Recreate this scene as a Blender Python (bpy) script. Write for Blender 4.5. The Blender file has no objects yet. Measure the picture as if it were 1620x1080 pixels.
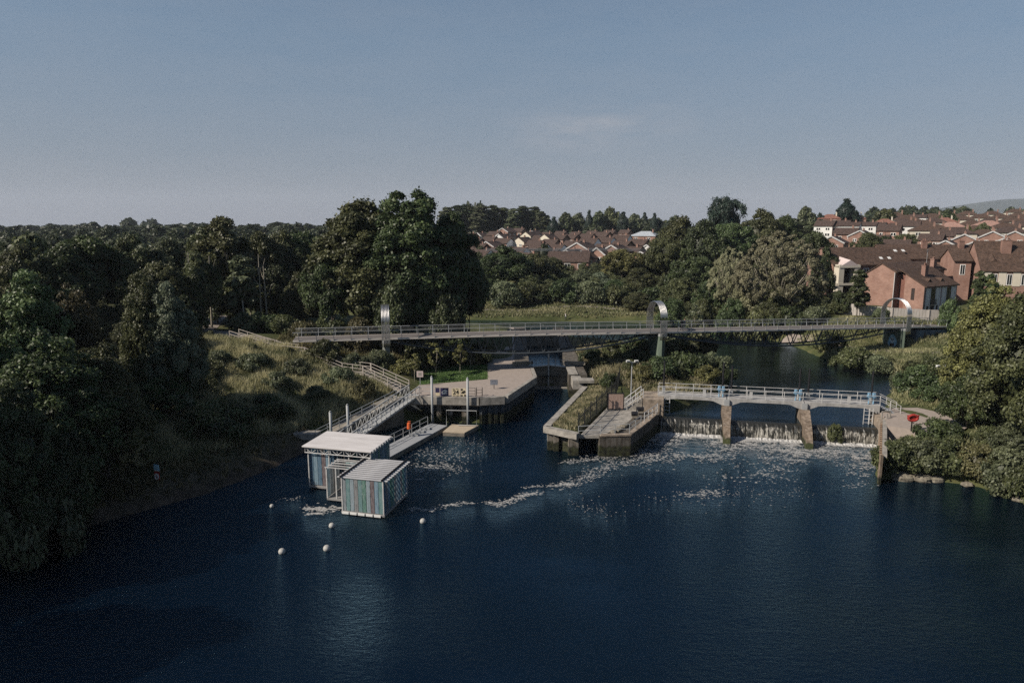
import bpy, bmesh, math, random
import numpy as np
from mathutils import Vector, Matrix
R = math.radians
sc = bpy.context.scene
C = sc.collection

# ------------------------------------------------------------ camera, sky, sun, exposure
CAM_H, PITCH = 24.0, 9.62
cam_d = bpy.data.cameras.new('camera')
cam_d.lens = 24; cam_d.sensor_width = 36; cam_d.clip_start = 0.5; cam_d.clip_end = 30000
cam = bpy.data.objects.new('camera', cam_d); C.objects.link(cam)
cam.location = (0, 0, CAM_H); cam.rotation_euler = (R(90 - PITCH), 0, 0)
sc.camera = cam

SUN_EL, SUN_AZ = 36.0, 248.0            # azimuth clockwise from +Y, so the sun stands behind the camera on the left
w = bpy.data.worlds.new('World'); sc.world = w; w.use_nodes = True
nt = w.node_tree; nt.nodes.clear()
sky = nt.nodes.new('ShaderNodeTexSky'); sky.sky_type = 'NISHITA'; sky.sun_disc = False
sky.sun_elevation = R(SUN_EL); sky.sun_rotation = R(SUN_AZ)
sky.altitude = 60; sky.air_density = 1.0; sky.dust_density = 0.8; sky.ozone_density = 4.0
hsv = nt.nodes.new('ShaderNodeHueSaturation'); hsv.inputs['Saturation'].default_value = 1.05; hsv.inputs['Value'].default_value = 0.9
nt.links.new(sky.outputs[0], hsv.inputs['Color'])
veil = nt.nodes.new('ShaderNodeMixRGB'); veil.inputs[0].default_value = 0.6; veil.inputs[2].default_value = (2.45, 3.15, 3.9, 1)   # even high haze over the whole sky
nt.links.new(hsv.outputs[0], veil.inputs[1])
vg = nt.nodes.new('ShaderNodeNewGeometry'); vs = nt.nodes.new('ShaderNodeTexCoord'); vx = nt.nodes.new('ShaderNodeSeparateXYZ'); vr = nt.nodes.new('ShaderNodeMapRange')
vr.inputs[1].default_value = 0.0; vr.inputs[2].default_value = 0.62; vr.inputs[3].default_value = 0.92; vr.inputs[4].default_value = 0.05
kr = nt.nodes.new('ShaderNodeMapRange'); kr.inputs[1].default_value = 0.0; kr.inputs[2].default_value = 0.24
km = nt.nodes.new('ShaderNodeMixRGB'); km.inputs[1].default_value = (2.62, 2.82, 3.36, 1); km.inputs[2].default_value = (2.35, 3.25, 4.15, 1)
nt.links.new(kr.outputs[0], km.inputs[0]); nt.links.new(km.outputs[0], veil.inputs[2])
nt.links.new(vs.outputs['Generated'], vx.inputs[0]); nt.links.new(vx.outputs[2], kr.inputs[0]); nt.links.new(vx.outputs[2], vr.inputs[0]); nt.links.new(vr.outputs[0], veil.inputs[0])
# thin cirrus: noise on the sky direction, only in a few faint wisps
tc = nt.nodes.new('ShaderNodeTexCoord'); mp = nt.nodes.new('ShaderNodeMapping')
mp.inputs['Scale'].default_value = (2.6, 2.6, 11.0); mp.inputs['Location'].default_value = (0.35, 0.1, 1.9)
nz = nt.nodes.new('ShaderNodeTexNoise'); nz.inputs['Scale'].default_value = 1.6; nz.inputs['Detail'].default_value = 7; nz.inputs['Roughness'].default_value = 0.6
cr = nt.nodes.new('ShaderNodeValToRGB')
cr.color_ramp.elements[0].position = 0.52; cr.color_ramp.elements[0].color = (0, 0, 0, 1)
cr.color_ramp.elements[1].position = 0.82; cr.color_ramp.elements[1].color = (0.3, 0.3, 0.3, 1)
mixc = nt.nodes.new('ShaderNodeMixRGB'); mixc.inputs[2].default_value = (4.4, 4.5, 4.9, 1)
nt.links.new(tc.outputs['Generated'], mp.inputs[0]); nt.links.new(mp.outputs[0], nz.inputs[0])
nt.links.new(nz.outputs[0], cr.inputs[0])
cdir = Vector((0.115, 0.985, 0.135)).normalized()         # the one clear wisp stands right of centre
cs = nt.nodes.new('ShaderNodeVectorMath'); cs.operation = 'SUBTRACT'; cs.inputs[1].default_value = cdir
cm = nt.nodes.new('ShaderNodeVectorMath'); cm.operation = 'MULTIPLY'; cm.inputs[1].default_value = (7.5, 1.0, 26.0)
cl_ = nt.nodes.new('ShaderNodeVectorMath'); cl_.operation = 'LENGTH'
cf = nt.nodes.new('ShaderNodeMapRange'); cf.inputs[1].default_value = 0.1; cf.inputs[2].default_value = 1.1; cf.inputs[3].default_value = 1.0; cf.inputs[4].default_value = 0.12
nz2 = nt.nodes.new('ShaderNodeTexNoise'); nz2.inputs['Scale'].default_value = 9.0; nz2.inputs['Detail'].default_value = 8; nz2.inputs['Roughness'].default_value = 0.62
mp3 = nt.nodes.new('ShaderNodeMapping'); mp3.inputs['Scale'].default_value = (1, 1, 4.2); nt.links.new(tc.outputs['Generated'], mp3.inputs[0]); nt.links.new(mp3.outputs[0], nz2.inputs['Vector'])
cr2 = nt.nodes.new('ShaderNodeValToRGB'); cr2.color_ramp.elements[0].position = 0.36; cr2.color_ramp.elements[0].color = (0, 0, 0, 1); cr2.color_ramp.elements[1].position = 0.8; cr2.color_ramp.elements[1].color = (0.9, 0.9, 0.9, 1)
nt.links.new(nz2.outputs[0], cr2.inputs[0])
nt.links.new(tc.outputs['Generated'], cs.inputs[0]); nt.links.new(cs.outputs[0], cm.inputs[0]); nt.links.new(cm.outputs[0], cl_.inputs[0]); nt.links.new(cl_.outputs['Value'], cf.inputs[0])
cmul = nt.nodes.new('ShaderNodeMath'); cmul.operation = 'MULTIPLY'; nt.links.new(cf.outputs[0], cmul.inputs[0]); nt.links.new(cr2.outputs[0], cmul.inputs[1]); nt.links.new(cmul.outputs[0], mixc.inputs[0]); nt.links.new(veil.outputs[0], mixc.inputs[1])
bg = nt.nodes.new('ShaderNodeBackground'); bg.inputs['Strength'].default_value = 0.062
nt.links.new(mixc.outputs[0], bg.inputs['Color'])
wo = nt.nodes.new('ShaderNodeOutputWorld'); nt.links.new(bg.outputs[0], wo.inputs['Surface'])

sd = bpy.data.lights.new('sun', 'SUN'); sd.energy = 4.7; sd.angle = R(0.5); sd.color = (1.0, 0.90, 0.78)
sun = bpy.data.objects.new('sun', sd); C.objects.link(sun)
sv = Vector((math.sin(R(SUN_AZ)) * math.cos(R(SUN_EL)), math.cos(R(SUN_AZ)) * math.cos(R(SUN_EL)), math.sin(R(SUN_EL))))
sun.rotation_euler = (-sv).to_track_quat('-Z', 'Y').to_euler()
sun.location = (-60, -60, 80)

sc.view_settings.view_transform = 'Standard'; sc.view_settings.look = 'None'
sc.view_settings.exposure = 0.48; sc.view_settings.gamma = 1.0
sc.render.engine = 'CYCLES'
sc.cycles.use_denoising = False; sc.cycles.sample_clamp_direct = 2.5; sc.cycles.sample_clamp_indirect = 3.0
sc.cycles.max_bounces = 5; sc.cycles.diffuse_bounces = 2; sc.cycles.glossy_bounces = 3
sc.cycles.transmission_bounces = 3; sc.cycles.transparent_max_bounces = 6; sc.cycles.volume_bounces = 0
sc.cycles.caustics_reflective = False; sc.cycles.caustics_refractive = False

# ------------------------------------------------------------ measuring helpers
_c, _s = math.cos(R(PITCH)), math.sin(R(PITCH))
def ray(px, py):
    u = (px - 810) / 1080; v = (py - 540) / 1080
    return Vector((u, _c - v * _s, -_s - v * _c))
def P(px, py, z):
    d = ray(px, py); t = (z - CAM_H) / d.z
    return Vector((d.x * t, d.y * t, z))
def PY(px, py, Y):
    d = ray(px, py); t = Y / d.y
    return Vector((d.x * t, Y, CAM_H + d.z * t))
def mpp(px, py, Y):                      # metres per photo pixel at depth Y
    d = ray(px, py); return (Y / d.y) / 1080

# ------------------------------------------------------------ mesh helpers
class MB:
    def __init__(s): s.v = []; s.f = []
    def poly(s, pts):
        n = len(s.v); s.v += [tuple(p) for p in pts]; s.f.append(tuple(range(n, n + len(pts)))); return s
    def hexa(s, b, t):
        n = len(s.v); s.v += [tuple(p) for p in b] + [tuple(p) for p in t]; k = len(b)
        s.f.append(tuple(n + i for i in reversed(range(k)))); s.f.append(tuple(n + k + i for i in range(k)))
        for i in range(k):
            j = (i + 1) % k; s.f.append((n + i, n + j, n + k + j, n + k + i))
        return s
    def box(s, x0, x1, y0, y1, z0, z1):
        return s.hexa([(x0, y0, z0), (x1, y0, z0), (x1, y1, z0), (x0, y1, z0)], [(x0, y0, z1), (x1, y0, z1), (x1, y1, z1), (x0, y1, z1)])
    def beam(s, a, b, wd, ht, up=(0, 0, 1)):
        a = Vector(a); b = Vector(b); d = (b - a).normalized(); up = Vector(up)
        sd_ = d.cross(up)
        if sd_.length < 1e-4: sd_ = d.cross(Vector((1, 0, 0)))
        sd_.normalize(); u2 = sd_.cross(d).normalized()
        q = lambda p: [p - sd_ * wd / 2 - u2 * ht / 2, p + sd_ * wd / 2 - u2 * ht / 2, p + sd_ * wd / 2 + u2 * ht / 2, p - sd_ * wd / 2 + u2 * ht / 2]
        return s.hexa(q(a), q(b))
    def sweep(s, pts, r, n=8, r2=None):
        pts = [Vector(p) for p in pts]; m = len(pts); rings = []
        ref = Vector((0, 0, 1))
        for i, p in enumerate(pts):
            d = (pts[min(i + 1, m - 1)] - pts[max(i - 1, 0)]).normalized()
            a = d.cross(ref)
            if a.length < 0.05: a = d.cross(Vector((0.3, 1, 0)))
            a.normalize(); b = d.cross(a)
            rr = r if r2 is None else r + (r2 - r) * i / max(1, m - 1)
            base = len(s.v)
            for k in range(n):
                t = 2 * math.pi * k / n
                s.v.append(tuple(p + a * math.cos(t) * rr + b * math.sin(t) * rr))
            rings.append(base)
        for i in range(m - 1):
            for k in range(n):
                j = (k + 1) % n
                s.f.append((rings[i] + k, rings[i] + j, rings[i + 1] + j, rings[i + 1] + k))
        s.f.append(tuple(rings[0] + k for k in reversed(range(n)))); s.f.append(tuple(rings[-1] + k for k in range(n)))
        return s
    def tube(s, a, b, r, n=8, r2=None): return s.sweep([a, b], r, n, r2)
    def prism(s, pts, z0, z1):
        return s.hexa([(p[0], p[1], z0) for p in pts], [(p[0], p[1], z1) for p in pts])
    def ball(s, c, r, n=14, m=9, sz=1.0):
        base = len(s.v)
        for i in range(m + 1):
            th = math.pi * i / m
            for k in range(n):
                ph = 2 * math.pi * k / n
                s.v.append((c[0] + r * math.sin(th) * math.cos(ph), c[1] + r * math.sin(th) * math.sin(ph), c[2] + r * sz * math.cos(th)))
        for i in range(m):
            for k in range(n):
                j = (k + 1) % n
                s.f.append((base + i * n + k, base + (i + 1) * n + k, base + (i + 1) * n + j, base + i * n + j))
        return s
    def mesh(s, name, mat, smooth=False):
        me = bpy.data.meshes.new(name); me.from_pydata(s.v, [], s.f)
        bm = bmesh.new(); bm.from_mesh(me)
        bmesh.ops.recalc_face_normals(bm, faces=bm.faces)
        big = [f for f in bm.faces if len(f.verts) > 4]
        if big: bmesh.ops.triangulate(bm, faces=big)
        bm.to_mesh(me); bm.free()
        if mat: me.materials.append(mat)
        if smooth:
            for p in me.polygons: p.use_smooth = True
        return me
    def build(s, name, mat, parent=None, smooth=False):
        o = bpy.data.objects.new(name, s.mesh(name, mat, smooth)); C.objects.link(o)
        if parent: o.parent = parent
        return o

def np_mesh(name, V, F, mat, tint=None, nper=4):
    me = bpy.data.meshes.new(name)
    V = np.asarray(V, np.float32); F = np.asarray(F, np.int32)
    me.vertices.add(len(V)); me.vertices.foreach_set('co', V.ravel())
    me.loops.add(F.size); me.loops.foreach_set('vertex_index', F.ravel())
    me.polygons.add(len(F)); me.polygons.foreach_set('loop_start', np.arange(len(F), dtype=np.int32) * nper)
    me.update(calc_edges=True)
    if tint is not None:
        a = me.attributes.new('tint', 'FLOAT', 'FACE'); a.data.foreach_set('value', np.asarray(tint, np.float32))
    me.materials.append(mat)
    return me

def tag(o, label=None, cat=None, group=None, kind=None):
    if label: o['label'] = label
    if cat: o['category'] = cat
    if group: o['group'] = group
    if kind: o['kind'] = kind
    return o
def thing(name, label, cat, loc=(0, 0, 0), rz=0.0, group=None):
    o = bpy.data.objects.new(name, None); C.objects.link(o); o.location = loc; o.rotation_euler = (0, 0, rz)
    o.empty_display_size = 0.3
    return tag(o, label, cat, group)
def link_mesh(name, me, parent=None):
    o = bpy.data.objects.new(name, me); C.objects.link(o)
    if parent: o.parent = parent
    return o
KIDS = {}
def kids_of(o): return [c for c in o.children]
def dup(root, loc, rz=None, label=None, group=None, scale=None):
    r = root.copy(); C.objects.link(r); r.location = loc
    if rz is not None: r.rotation_euler = (0, 0, rz)
    if scale is not None: r.scale = scale
    if label: r['label'] = label
    if group: r['group'] = group
    for ch in KIDS[root.name]:
        c = ch.copy(); C.objects.link(c); c.parent = r
        for g in KIDS.get(ch.name, []):
            d = g.copy(); C.objects.link(d); d.parent = c
    return r
def remember(root):
    KIDS[root.name] = list(root.children)
    for ch in root.children: KIDS[ch.name] = list(ch.children)

# ------------------------------------------------------------ materials
def new_mat(name):
    m = bpy.data.materials.new(name); m.use_nodes = True
    b = m.node_tree.nodes['Principled BSDF']; return m, m.node_tree, b
def pm(name, col, rough=0.7, metal=0.0, var=0.25, scale=3.0, bump=0.0, stretch=(1, 1, 1), spec=0.3, col2=None, detail=5):
    m, t, b = new_mat(name)
    b.inputs['Roughness'].default_value = rough; b.inputs['Metallic'].default_value = metal
    b.inputs['Specular IOR Level'].default_value = spec
    tc = t.nodes.new('ShaderNodeTexCoord'); mp = t.nodes.new('ShaderNodeMapping'); mp.inputs['Scale'].default_value = stretch
    n = t.nodes.new('ShaderNodeTexNoise'); n.inputs['Scale'].default_value = scale; n.inputs['Detail'].default_value = detail; n.inputs['Roughness'].default_value = 0.65
    t.links.new(tc.outputs['Object'], mp.inputs[0]); t.links.new(mp.outputs[0], n.inputs['Vector'])
    r = t.nodes.new('ShaderNodeValToRGB'); r.color_ramp.elements[0].position = 0.3; r.color_ramp.elements[1].position = 0.7
    c2 = col2 if col2 else tuple(min(1, c * (1 + var)) for c in col)
    c1 = col if col2 else tuple(c * (1 - var) for c in col)
    r.color_ramp.elements[0].color = (*c1, 1); r.color_ramp.elements[1].color = (*c2, 1)
    t.links.new(n.outputs[0], r.inputs[0]); t.links.new(r.outputs[0], b.inputs['Base Color'])
    if bump:
        bp = t.nodes.new('ShaderNodeBump'); bp.inputs['Strength'].default_value = bump; bp.inputs['Distance'].default_value = 0.05
        t.links.new(n.outputs[0], bp.inputs['Height']); t.links.new(bp.outputs[0], b.inputs['Normal'])
    return m
def brick_mat(name, c1, c2, mortar):
    m, t, b = new_mat(name); b.inputs['Roughness'].default_value = 0.85; b.inputs['Specular IOR Level'].default_value = 0.2
    tc = t.nodes.new('ShaderNodeTexCoord')
    sp = t.nodes.new('ShaderNodeSeparateXYZ'); ad = t.nodes.new('ShaderNodeMath'); ad.operation = 'ADD'; cb = t.nodes.new('ShaderNodeCombineXYZ')
    t.links.new(tc.outputs['Object'], sp.inputs[0]); t.links.new(sp.outputs[0], ad.inputs[0]); t.links.new(sp.outputs[1], ad.inputs[1])
    t.links.new(ad.outputs[0], cb.inputs[0]); t.links.new(sp.outputs[2], cb.inputs[1])
    br = t.nodes.new('ShaderNodeTexBrick'); br.inputs['Scale'].default_value = 1.0
    br.inputs['Color1'].default_value = (*c1, 1); br.inputs['Color2'].default_value = (*c2, 1); br.inputs['Mortar'].default_value = (*mortar, 1)
    br.inputs['Brick Width'].default_value = 0.45; br.inputs['Row Height'].default_value = 0.16; br.inputs['Mortar Size'].default_value = 0.02
    t.links.new(cb.outputs[0], br.inputs['Vector'])
    n = t.nodes.new('ShaderNodeTexNoise'); n.inputs['Scale'].default_value = 0.55; n.inputs['Detail'].default_value = 6
    t.links.new(tc.outputs['Object'], n.inputs['Vector'])
    mx = t.nodes.new('ShaderNodeMixRGB'); mx.blend_type = 'MULTIPLY'; mx.inputs[0].default_value = 0.6
    rr = t.nodes.new('ShaderNodeValToRGB'); rr.color_ramp.elements[0].color = (0.55, 0.5, 0.5, 1); rr.color_ramp.elements[0].position = 0.3; rr.color_ramp.elements[1].color = (1.1, 1.1, 1.1, 1); rr.color_ramp.elements[1].position = 0.7
    t.links.new(n.outputs[0], rr.inputs[0]); t.links.new(br.outputs[0], mx.inputs[1]); t.links.new(rr.outputs[0], mx.inputs[2])
    t.links.new(mx.outputs[0], b.inputs['Base Color']); return m
def tile_mat(name, c1, c2):
    m, t, b = new_mat(name); b.inputs['Roughness'].default_value = 0.8; b.inputs['Specular IOR Level'].default_value = 0.25
    tc = t.nodes.new('ShaderNodeTexCoord'); wv = t.nodes.new('ShaderNodeTexWave'); wv.wave_type = 'BANDS'; wv.bands_direction = 'Z'
    wv.inputs['Scale'].default_value = 1.6; wv.inputs['Distortion'].default_value = 0.6; wv.inputs['Detail'].default_value = 2
    n = t.nodes.new('ShaderNodeTexNoise'); n.inputs['Scale'].default_value = 1.6; n.inputs['Detail'].default_value = 9; n.inputs['Roughness'].default_value = 0.85
    t.links.new(tc.outputs['Object'], wv.inputs['Vector']); t.links.new(tc.outputs['Object'], n.inputs['Vector'])
    r = t.nodes.new('ShaderNodeValToRGB'); r.color_ramp.elements[0].color = (*[c * .6 for c in c1], 1); r.color_ramp.elements[0].position = 0.36
    r.color_ramp.elements[1].color = (*[c * 1.2 for c in c2], 1); r.color_ramp.elements[1].position = 0.66
    t.links.new(n.outputs[0], r.inputs[0]); t.links.new(r.outputs[0], b.inputs['Base Color'])
    bp = t.nodes.new('ShaderNodeBump'); bp.inputs['Strength'].default_value = 0.5; bp.inputs['Distance'].default_value = 0.06
    t.links.new(wv.outputs['Fac'], bp.inputs['Height']); t.links.new(bp.outputs[0], b.inputs['Normal']); return m
def leaf_mat(name, dark, light, trans=0.25, rough=0.5, spec=0.32):
    m, t, b = new_mat(name); b.inputs['Roughness'].default_value = rough; b.inputs['Specular IOR Level'].default_value = spec
    at = t.nodes.new('ShaderNodeAttribute'); at.attribute_name = 'tint'
    r = t.nodes.new('ShaderNodeValToRGB'); r.color_ramp.elements[0].color = (*dark, 1); r.color_ramp.elements[1].color = (*light, 1)
    t.links.new(at.outputs['Fac'], r.inputs[0])
    oi = t.nodes.new('ShaderNodeObjectInfo'); hs = t.nodes.new('ShaderNodeHueSaturation')
    mr = t.nodes.new('ShaderNodeMapRange'); mr.inputs[3].default_value = 0.485; mr.inputs[4].default_value = 0.515
    mv = t.nodes.new('ShaderNodeMapRange'); mv.inputs[3].default_value = 0.8; mv.inputs[4].default_value = 1.2
    t.links.new(oi.outputs['Random'], mr.inputs[0]); t.links.new(mr.outputs[0], hs.inputs['Hue'])
    t.links.new(oi.outputs['Random'], mv.inputs[0]); t.links.new(mv.outputs[0], hs.inputs['Value'])
    t.links.new(r.outputs[0], hs.inputs['Color']); t.links.new(hs.outputs[0], b.inputs['Base Color'])
    tr = t.nodes.new('ShaderNodeBsdfTranslucent'); t.links.new(hs.outputs[0], tr.inputs['Color'])
    mx = t.nodes.new('ShaderNodeMixShader'); mx.inputs[0].default_value = trans
    out = t.nodes['Material Output']
    t.links.new(b.outputs[0], mx.inputs[1]); t.links.new(tr.outputs[0], mx.inputs[2]); t.links.new(mx.outputs[0], out.inputs['Surface'])
    return m

M = {}
M['concrete'] = pm('concrete', (0.24, 0.225, 0.20), 0.85, var=0.42, scale=1.4, bump=0.2)
M['concrete_dark'] = pm('weathered_concrete', (0.16, 0.145, 0.12), 0.9, var=0.5, scale=0.9, bump=0.4)
M['paving'] = pm('paving', (0.27, 0.23, 0.20), 0.9, var=0.14, scale=2.5)
M['stone'] = pm('wall_stone', (0.09, 0.08, 0.065), 0.9, scale=1.6, bump=0.8, col2=(0.24, 0.21, 0.17))
M['pier_stone'] = pm('pier_stone', (0.11, 0.09, 0.07), 0.9, scale=1.4, bump=0.7, col2=(0.34, 0.28, 0.22))
M['sheet_pile'] = pm('steel_sheet_pile', (0.025, 0.032, 0.04), 0.65, metal=0.2, scale=0.8, stretch=(2, 2, 0.5), col2=(0.07, 0.085, 0.10))
M['galv'] = pm('galvanised_steel', (0.34, 0.35, 0.35), 0.5, metal=0.3, var=0.12, scale=2)
M['steel'] = pm('stainless_steel', (0.58, 0.57, 0.56), 0.36, metal=1.0, var=0.12, scale=3)
M['stair_rail'] = pm('weathered_rail', (0.30, 0.27, 0.24), 0.8, var=0.25, scale=3)
M['white_paint'] = pm('white_paint', (0.40, 0.40, 0.395), 0.5, var=0.25, scale=2.0)
M['deck_edge'] = pm('bridge_fascia', (0.58, 0.53, 0.47), 0.6, var=0.12, scale=0.8)
M['bridge_deck'] = pm('bridge_deck', (0.11, 0.10, 0.095), 0.85, var=0.15)
M['chord'] = pm('chord_steel', (0.05, 0.06, 0.07), 0.6, metal=0.0, var=0.2)
M['pier_green'] = pm('green_concrete', (0.055, 0.11, 0.075), 0.8, scale=0.7, stretch=(1, 1, 0.3), col2=(0.15, 0.23, 0.16))
M['pier_grey'] = pm('grey_concrete', (0.10, 0.11, 0.10), 0.8, scale=0.7, stretch=(1, 1, 0.3), col2=(0.22, 0.23, 0.21))
M['black_metal'] = pm('black_metal', (0.012, 0.012, 0.014), 0.5, var=0.2)
M['dark_fence'] = pm('dark_fence_paint', (0.02, 0.022, 0.02), 0.6, var=0.2)
M['blue_box'] = pm('blue_enamel', (0.17, 0.30, 0.42), 0.4, var=0.1)
M['red'] = pm('red_plastic', (0.30, 0.035, 0.028), 0.45, var=0.12)
M['orange'] = pm('orange_plastic', (0.50, 0.10, 0.03), 0.45, var=0.12)
M['white'] = pm('white_plastic', (0.60, 0.60, 0.58), 0.45, var=0.08)
M['buoy'] = pm('buoy_plastic', (0.22, 0.22, 0.20), 0.55, scale=2.5, col2=(0.46, 0.45, 0.43))
M['sign_blue'] = pm('sign_blue', (0.26, 0.50, 0.62), 0.4, var=0.08)
M['sign_navy'] = pm('sign_navy', (0.035, 0.03, 0.08), 0.4, var=0.1)
M['sign_cream'] = pm('sign_cream', (0.62, 0.53, 0.36), 0.5, var=0.06)
M['sign_pink'] = pm('sign_pink', (0.50, 0.42, 0.40), 0.5, var=0.06)
M['ink'] = pm('sign_ink', (0.02, 0.016, 0.012), 0.6, var=0.1)
M['timber'] = pm('weathered_timber', (0.26, 0.21, 0.15), 0.85, scale=2.5, stretch=(1, 6, 1), col2=(0.42, 0.36, 0.27))
M['fence_timber'] = pm('fence_timber', (0.27, 0.25, 0.23), 0.9, scale=1.6, stretch=(4, 4, 0.6), col2=(0.42, 0.39, 0.36))
M['brick'] = brick_mat('red_brick', (0.19, 0.10, 0.075), (0.25, 0.145, 0.115), (0.24, 0.18, 0.15))
M['brick2'] = brick_mat('orange_brick', (0.225, 0.12, 0.09), (0.29, 0.168, 0.132), (0.27, 0.21, 0.175))
M['brick_dark'] = brick_mat('dark_shade_brick', (0.16, 0.06, 0.045), (0.2, 0.085, 0.06), (0.18, 0.13, 0.11))  # darker brick copy; puts shade into the flats' recess and right-edge house
M['tile'] = tile_mat('brown_tile', (0.030, 0.021, 0.018), (0.085, 0.058, 0.048))
M['tile2'] = tile_mat('warm_brown_tile', (0.034, 0.023, 0.018), (0.10, 0.064, 0.047))
M['tile_red'] = tile_mat('red_tile', (0.13, 0.06, 0.045), (0.24, 0.12, 0.09))
M['tile_pink'] = tile_mat('pink_tile', (0.25, 0.15, 0.12), (0.34, 0.21, 0.17))
M['tile_pale'] = tile_mat('pale_slate', (0.26, 0.29, 0.32), (0.38, 0.41, 0.44))
M['render_white'] = pm('white_render', (0.56, 0.56, 0.54), 0.85, var=0.07, scale=0.8)
M['render_cream'] = pm('cream_render', (0.50, 0.46, 0.38), 0.85, var=0.08, scale=0.8)
M['clad_white'] = pm('white_cladding', (0.86, 0.88, 0.90), 0.6, var=0.08, stretch=(1, 1, 8), scale=1)
M['clad_green'] = pm('green_cladding', (0.16, 0.27, 0.25), 0.6, var=0.1)
M['frame_white'] = pm('window_frame', (0.70, 0.69, 0.66), 0.5, var=0.05)
M['frame_shaded'] = pm('shaded_white_frame', (0.46, 0.46, 0.47), 0.6, var=0.08)  # white frame greyed in its colour, as on the shaded front
m, t, b = new_mat('window_glass'); b.inputs['Base Color'].default_value = (0.014, 0.017, 0.02, 1); b.inputs['Roughness'].default_value = 0.08; M['glass'] = m
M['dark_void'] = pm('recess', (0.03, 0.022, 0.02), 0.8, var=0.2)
M['bark'] = pm('bark', (0.05, 0.042, 0.033), 0.95, scale=2, stretch=(1, 1, 0.25), bump=0.5, col2=(0.13, 0.11, 0.09))
M['bark_pale'] = pm('pale_bark', (0.22, 0.20, 0.16), 0.95, scale=2, stretch=(1, 1, 0.25), col2=(0.42, 0.38, 0.31))
M['rock'] = pm('boulder_stone', (0.07, 0.062, 0.05), 0.9, scale=1.6, bump=0.9, col2=(0.27, 0.245, 0.19))
M['path'] = pm('path_tarmac', (0.22, 0.19, 0.165), 0.9, var=0.15, scale=1.5)
M['rubber'] = pm('rubber', (0.02, 0.02, 0.02), 0.8)
M['car_white'] = pm('car_paint', (0.62, 0.63, 0.65), 0.25, var=0.03)
M['slab_roof'] = pm('white_roof_sheet', (0.44, 0.42, 0.41), 0.55, scale=1.1, stretch=(0.4, 1.4, 1), col2=(0.57, 0.55, 0.54))
def tide_mat(name, c1, c2, top=0.95, sc_=1.2):
    m = pm(name, c1, 0.9, scale=sc_, bump=0.45, col2=c2); t = m.node_tree; b = t.nodes['Principled BSDF']
    src = b.inputs['Base Color'].links[0].from_socket
    tc = t.nodes.new('ShaderNodeTexCoord'); sp = t.nodes.new('ShaderNodeSeparateXYZ'); t.links.new(tc.outputs['Object'], sp.inputs[0])
    n = t.nodes.new('ShaderNodeTexNoise'); n.inputs['Scale'].default_value = 1.7; n.inputs['Detail'].default_value = 6; t.links.new(tc.outputs['Object'], n.inputs['Vector'])
    ma = t.nodes.new('ShaderNodeMath'); ma.operation = 'MULTIPLY_ADD'; ma.inputs[1].default_value = -0.9; t.links.new(n.outputs[0], ma.inputs[0]); t.links.new(sp.outputs[2], ma.inputs[2])
    mr = t.nodes.new('ShaderNodeMapRange'); mr.inputs[1].default_value = top - 0.55; mr.inputs[2].default_value = top - 0.3; mr.inputs[3].default_value = 1; mr.inputs[4].default_value = 0; t.links.new(ma.outputs[0], mr.inputs[0])
    n2 = t.nodes.new('ShaderNodeTexNoise'); n2.inputs['Scale'].default_value = 3; t.links.new(tc.outputs['Object'], n2.inputs['Vector'])
    rp = t.nodes.new('ShaderNodeValToRGB'); rp.color_ramp.elements[0].color = (0.010, 0.010, 0.007, 1); rp.color_ramp.elements[0].position = 0.35; rp.color_ramp.elements[1].color = (0.045, 0.048, 0.022, 1); rp.color_ramp.elements[1].position = 0.7; t.links.new(n2.outputs[0], rp.inputs[0])
    mp2 = t.nodes.new('ShaderNodeMapping'); mp2.inputs['Scale'].default_value = (3.5, 3.5, 0.12); n3 = t.nodes.new('ShaderNodeTexNoise'); n3.inputs['Scale'].default_value = 1.0; n3.inputs['Detail'].default_value = 5; t.links.new(tc.outputs['Object'], mp2.inputs[0]); t.links.new(mp2.outputs[0], n3.inputs['Vector'])
    r3 = t.nodes.new('ShaderNodeValToRGB'); r3.color_ramp.elements[0].position = 0.38; r3.color_ramp.elements[0].color = (0.45, 0.40, 0.34, 1); r3.color_ramp.elements[1].position = 0.58; t.links.new(n3.outputs[0], r3.inputs[0])
    mu = t.nodes.new('ShaderNodeMixRGB'); mu.blend_type = 'MULTIPLY'; mu.inputs[0].default_value = 0.75; t.links.new(src, mu.inputs[1]); t.links.new(r3.outputs[0], mu.inputs[2])
    mx = t.nodes.new('ShaderNodeMixRGB'); t.links.new(mr.outputs[0], mx.inputs[0]); t.links.new(mu.outputs[0], mx.inputs[1]); t.links.new(rp.outputs[0], mx.inputs[2]); t.links.new(mx.outputs[0], b.inputs['Base Color'])
    return m
M['tide_concrete'] = tide_mat('tide_marked_concrete', (0.10, 0.09, 0.075), (0.26, 0.235, 0.20))
M['tide_dark'] = tide_mat('tide_marked_dark_wall', (0.05, 0.046, 0.04), (0.15, 0.135, 0.115), 1.1)
M['tide_pile'] = tide_mat('tide_marked_piles', (0.03, 0.037, 0.045), (0.085, 0.10, 0.115), 1.25)
M['tide_pier'] = tide_mat('tide_marked_pier', (0.09, 0.072, 0.056), (0.28, 0.225, 0.175), 0.7, 1.8)
L = {}
L['olive'] = leaf_mat('leaf_olive', (0.020, 0.026, 0.010), (0.136, 0.147, 0.064))
L['green'] = leaf_mat('leaf_green', (0.014, 0.025, 0.010), (0.106, 0.144, 0.057))
L['bright'] = leaf_mat('leaf_bright', (0.024, 0.040, 0.015), (0.155, 0.207, 0.086))
L['silver'] = leaf_mat('leaf_silver', (0.026, 0.042, 0.022), (0.265, 0.310, 0.207))
L['pale'] = leaf_mat('leaf_pale', (0.10, 0.10, 0.055), (0.345, 0.339, 0.207))
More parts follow.
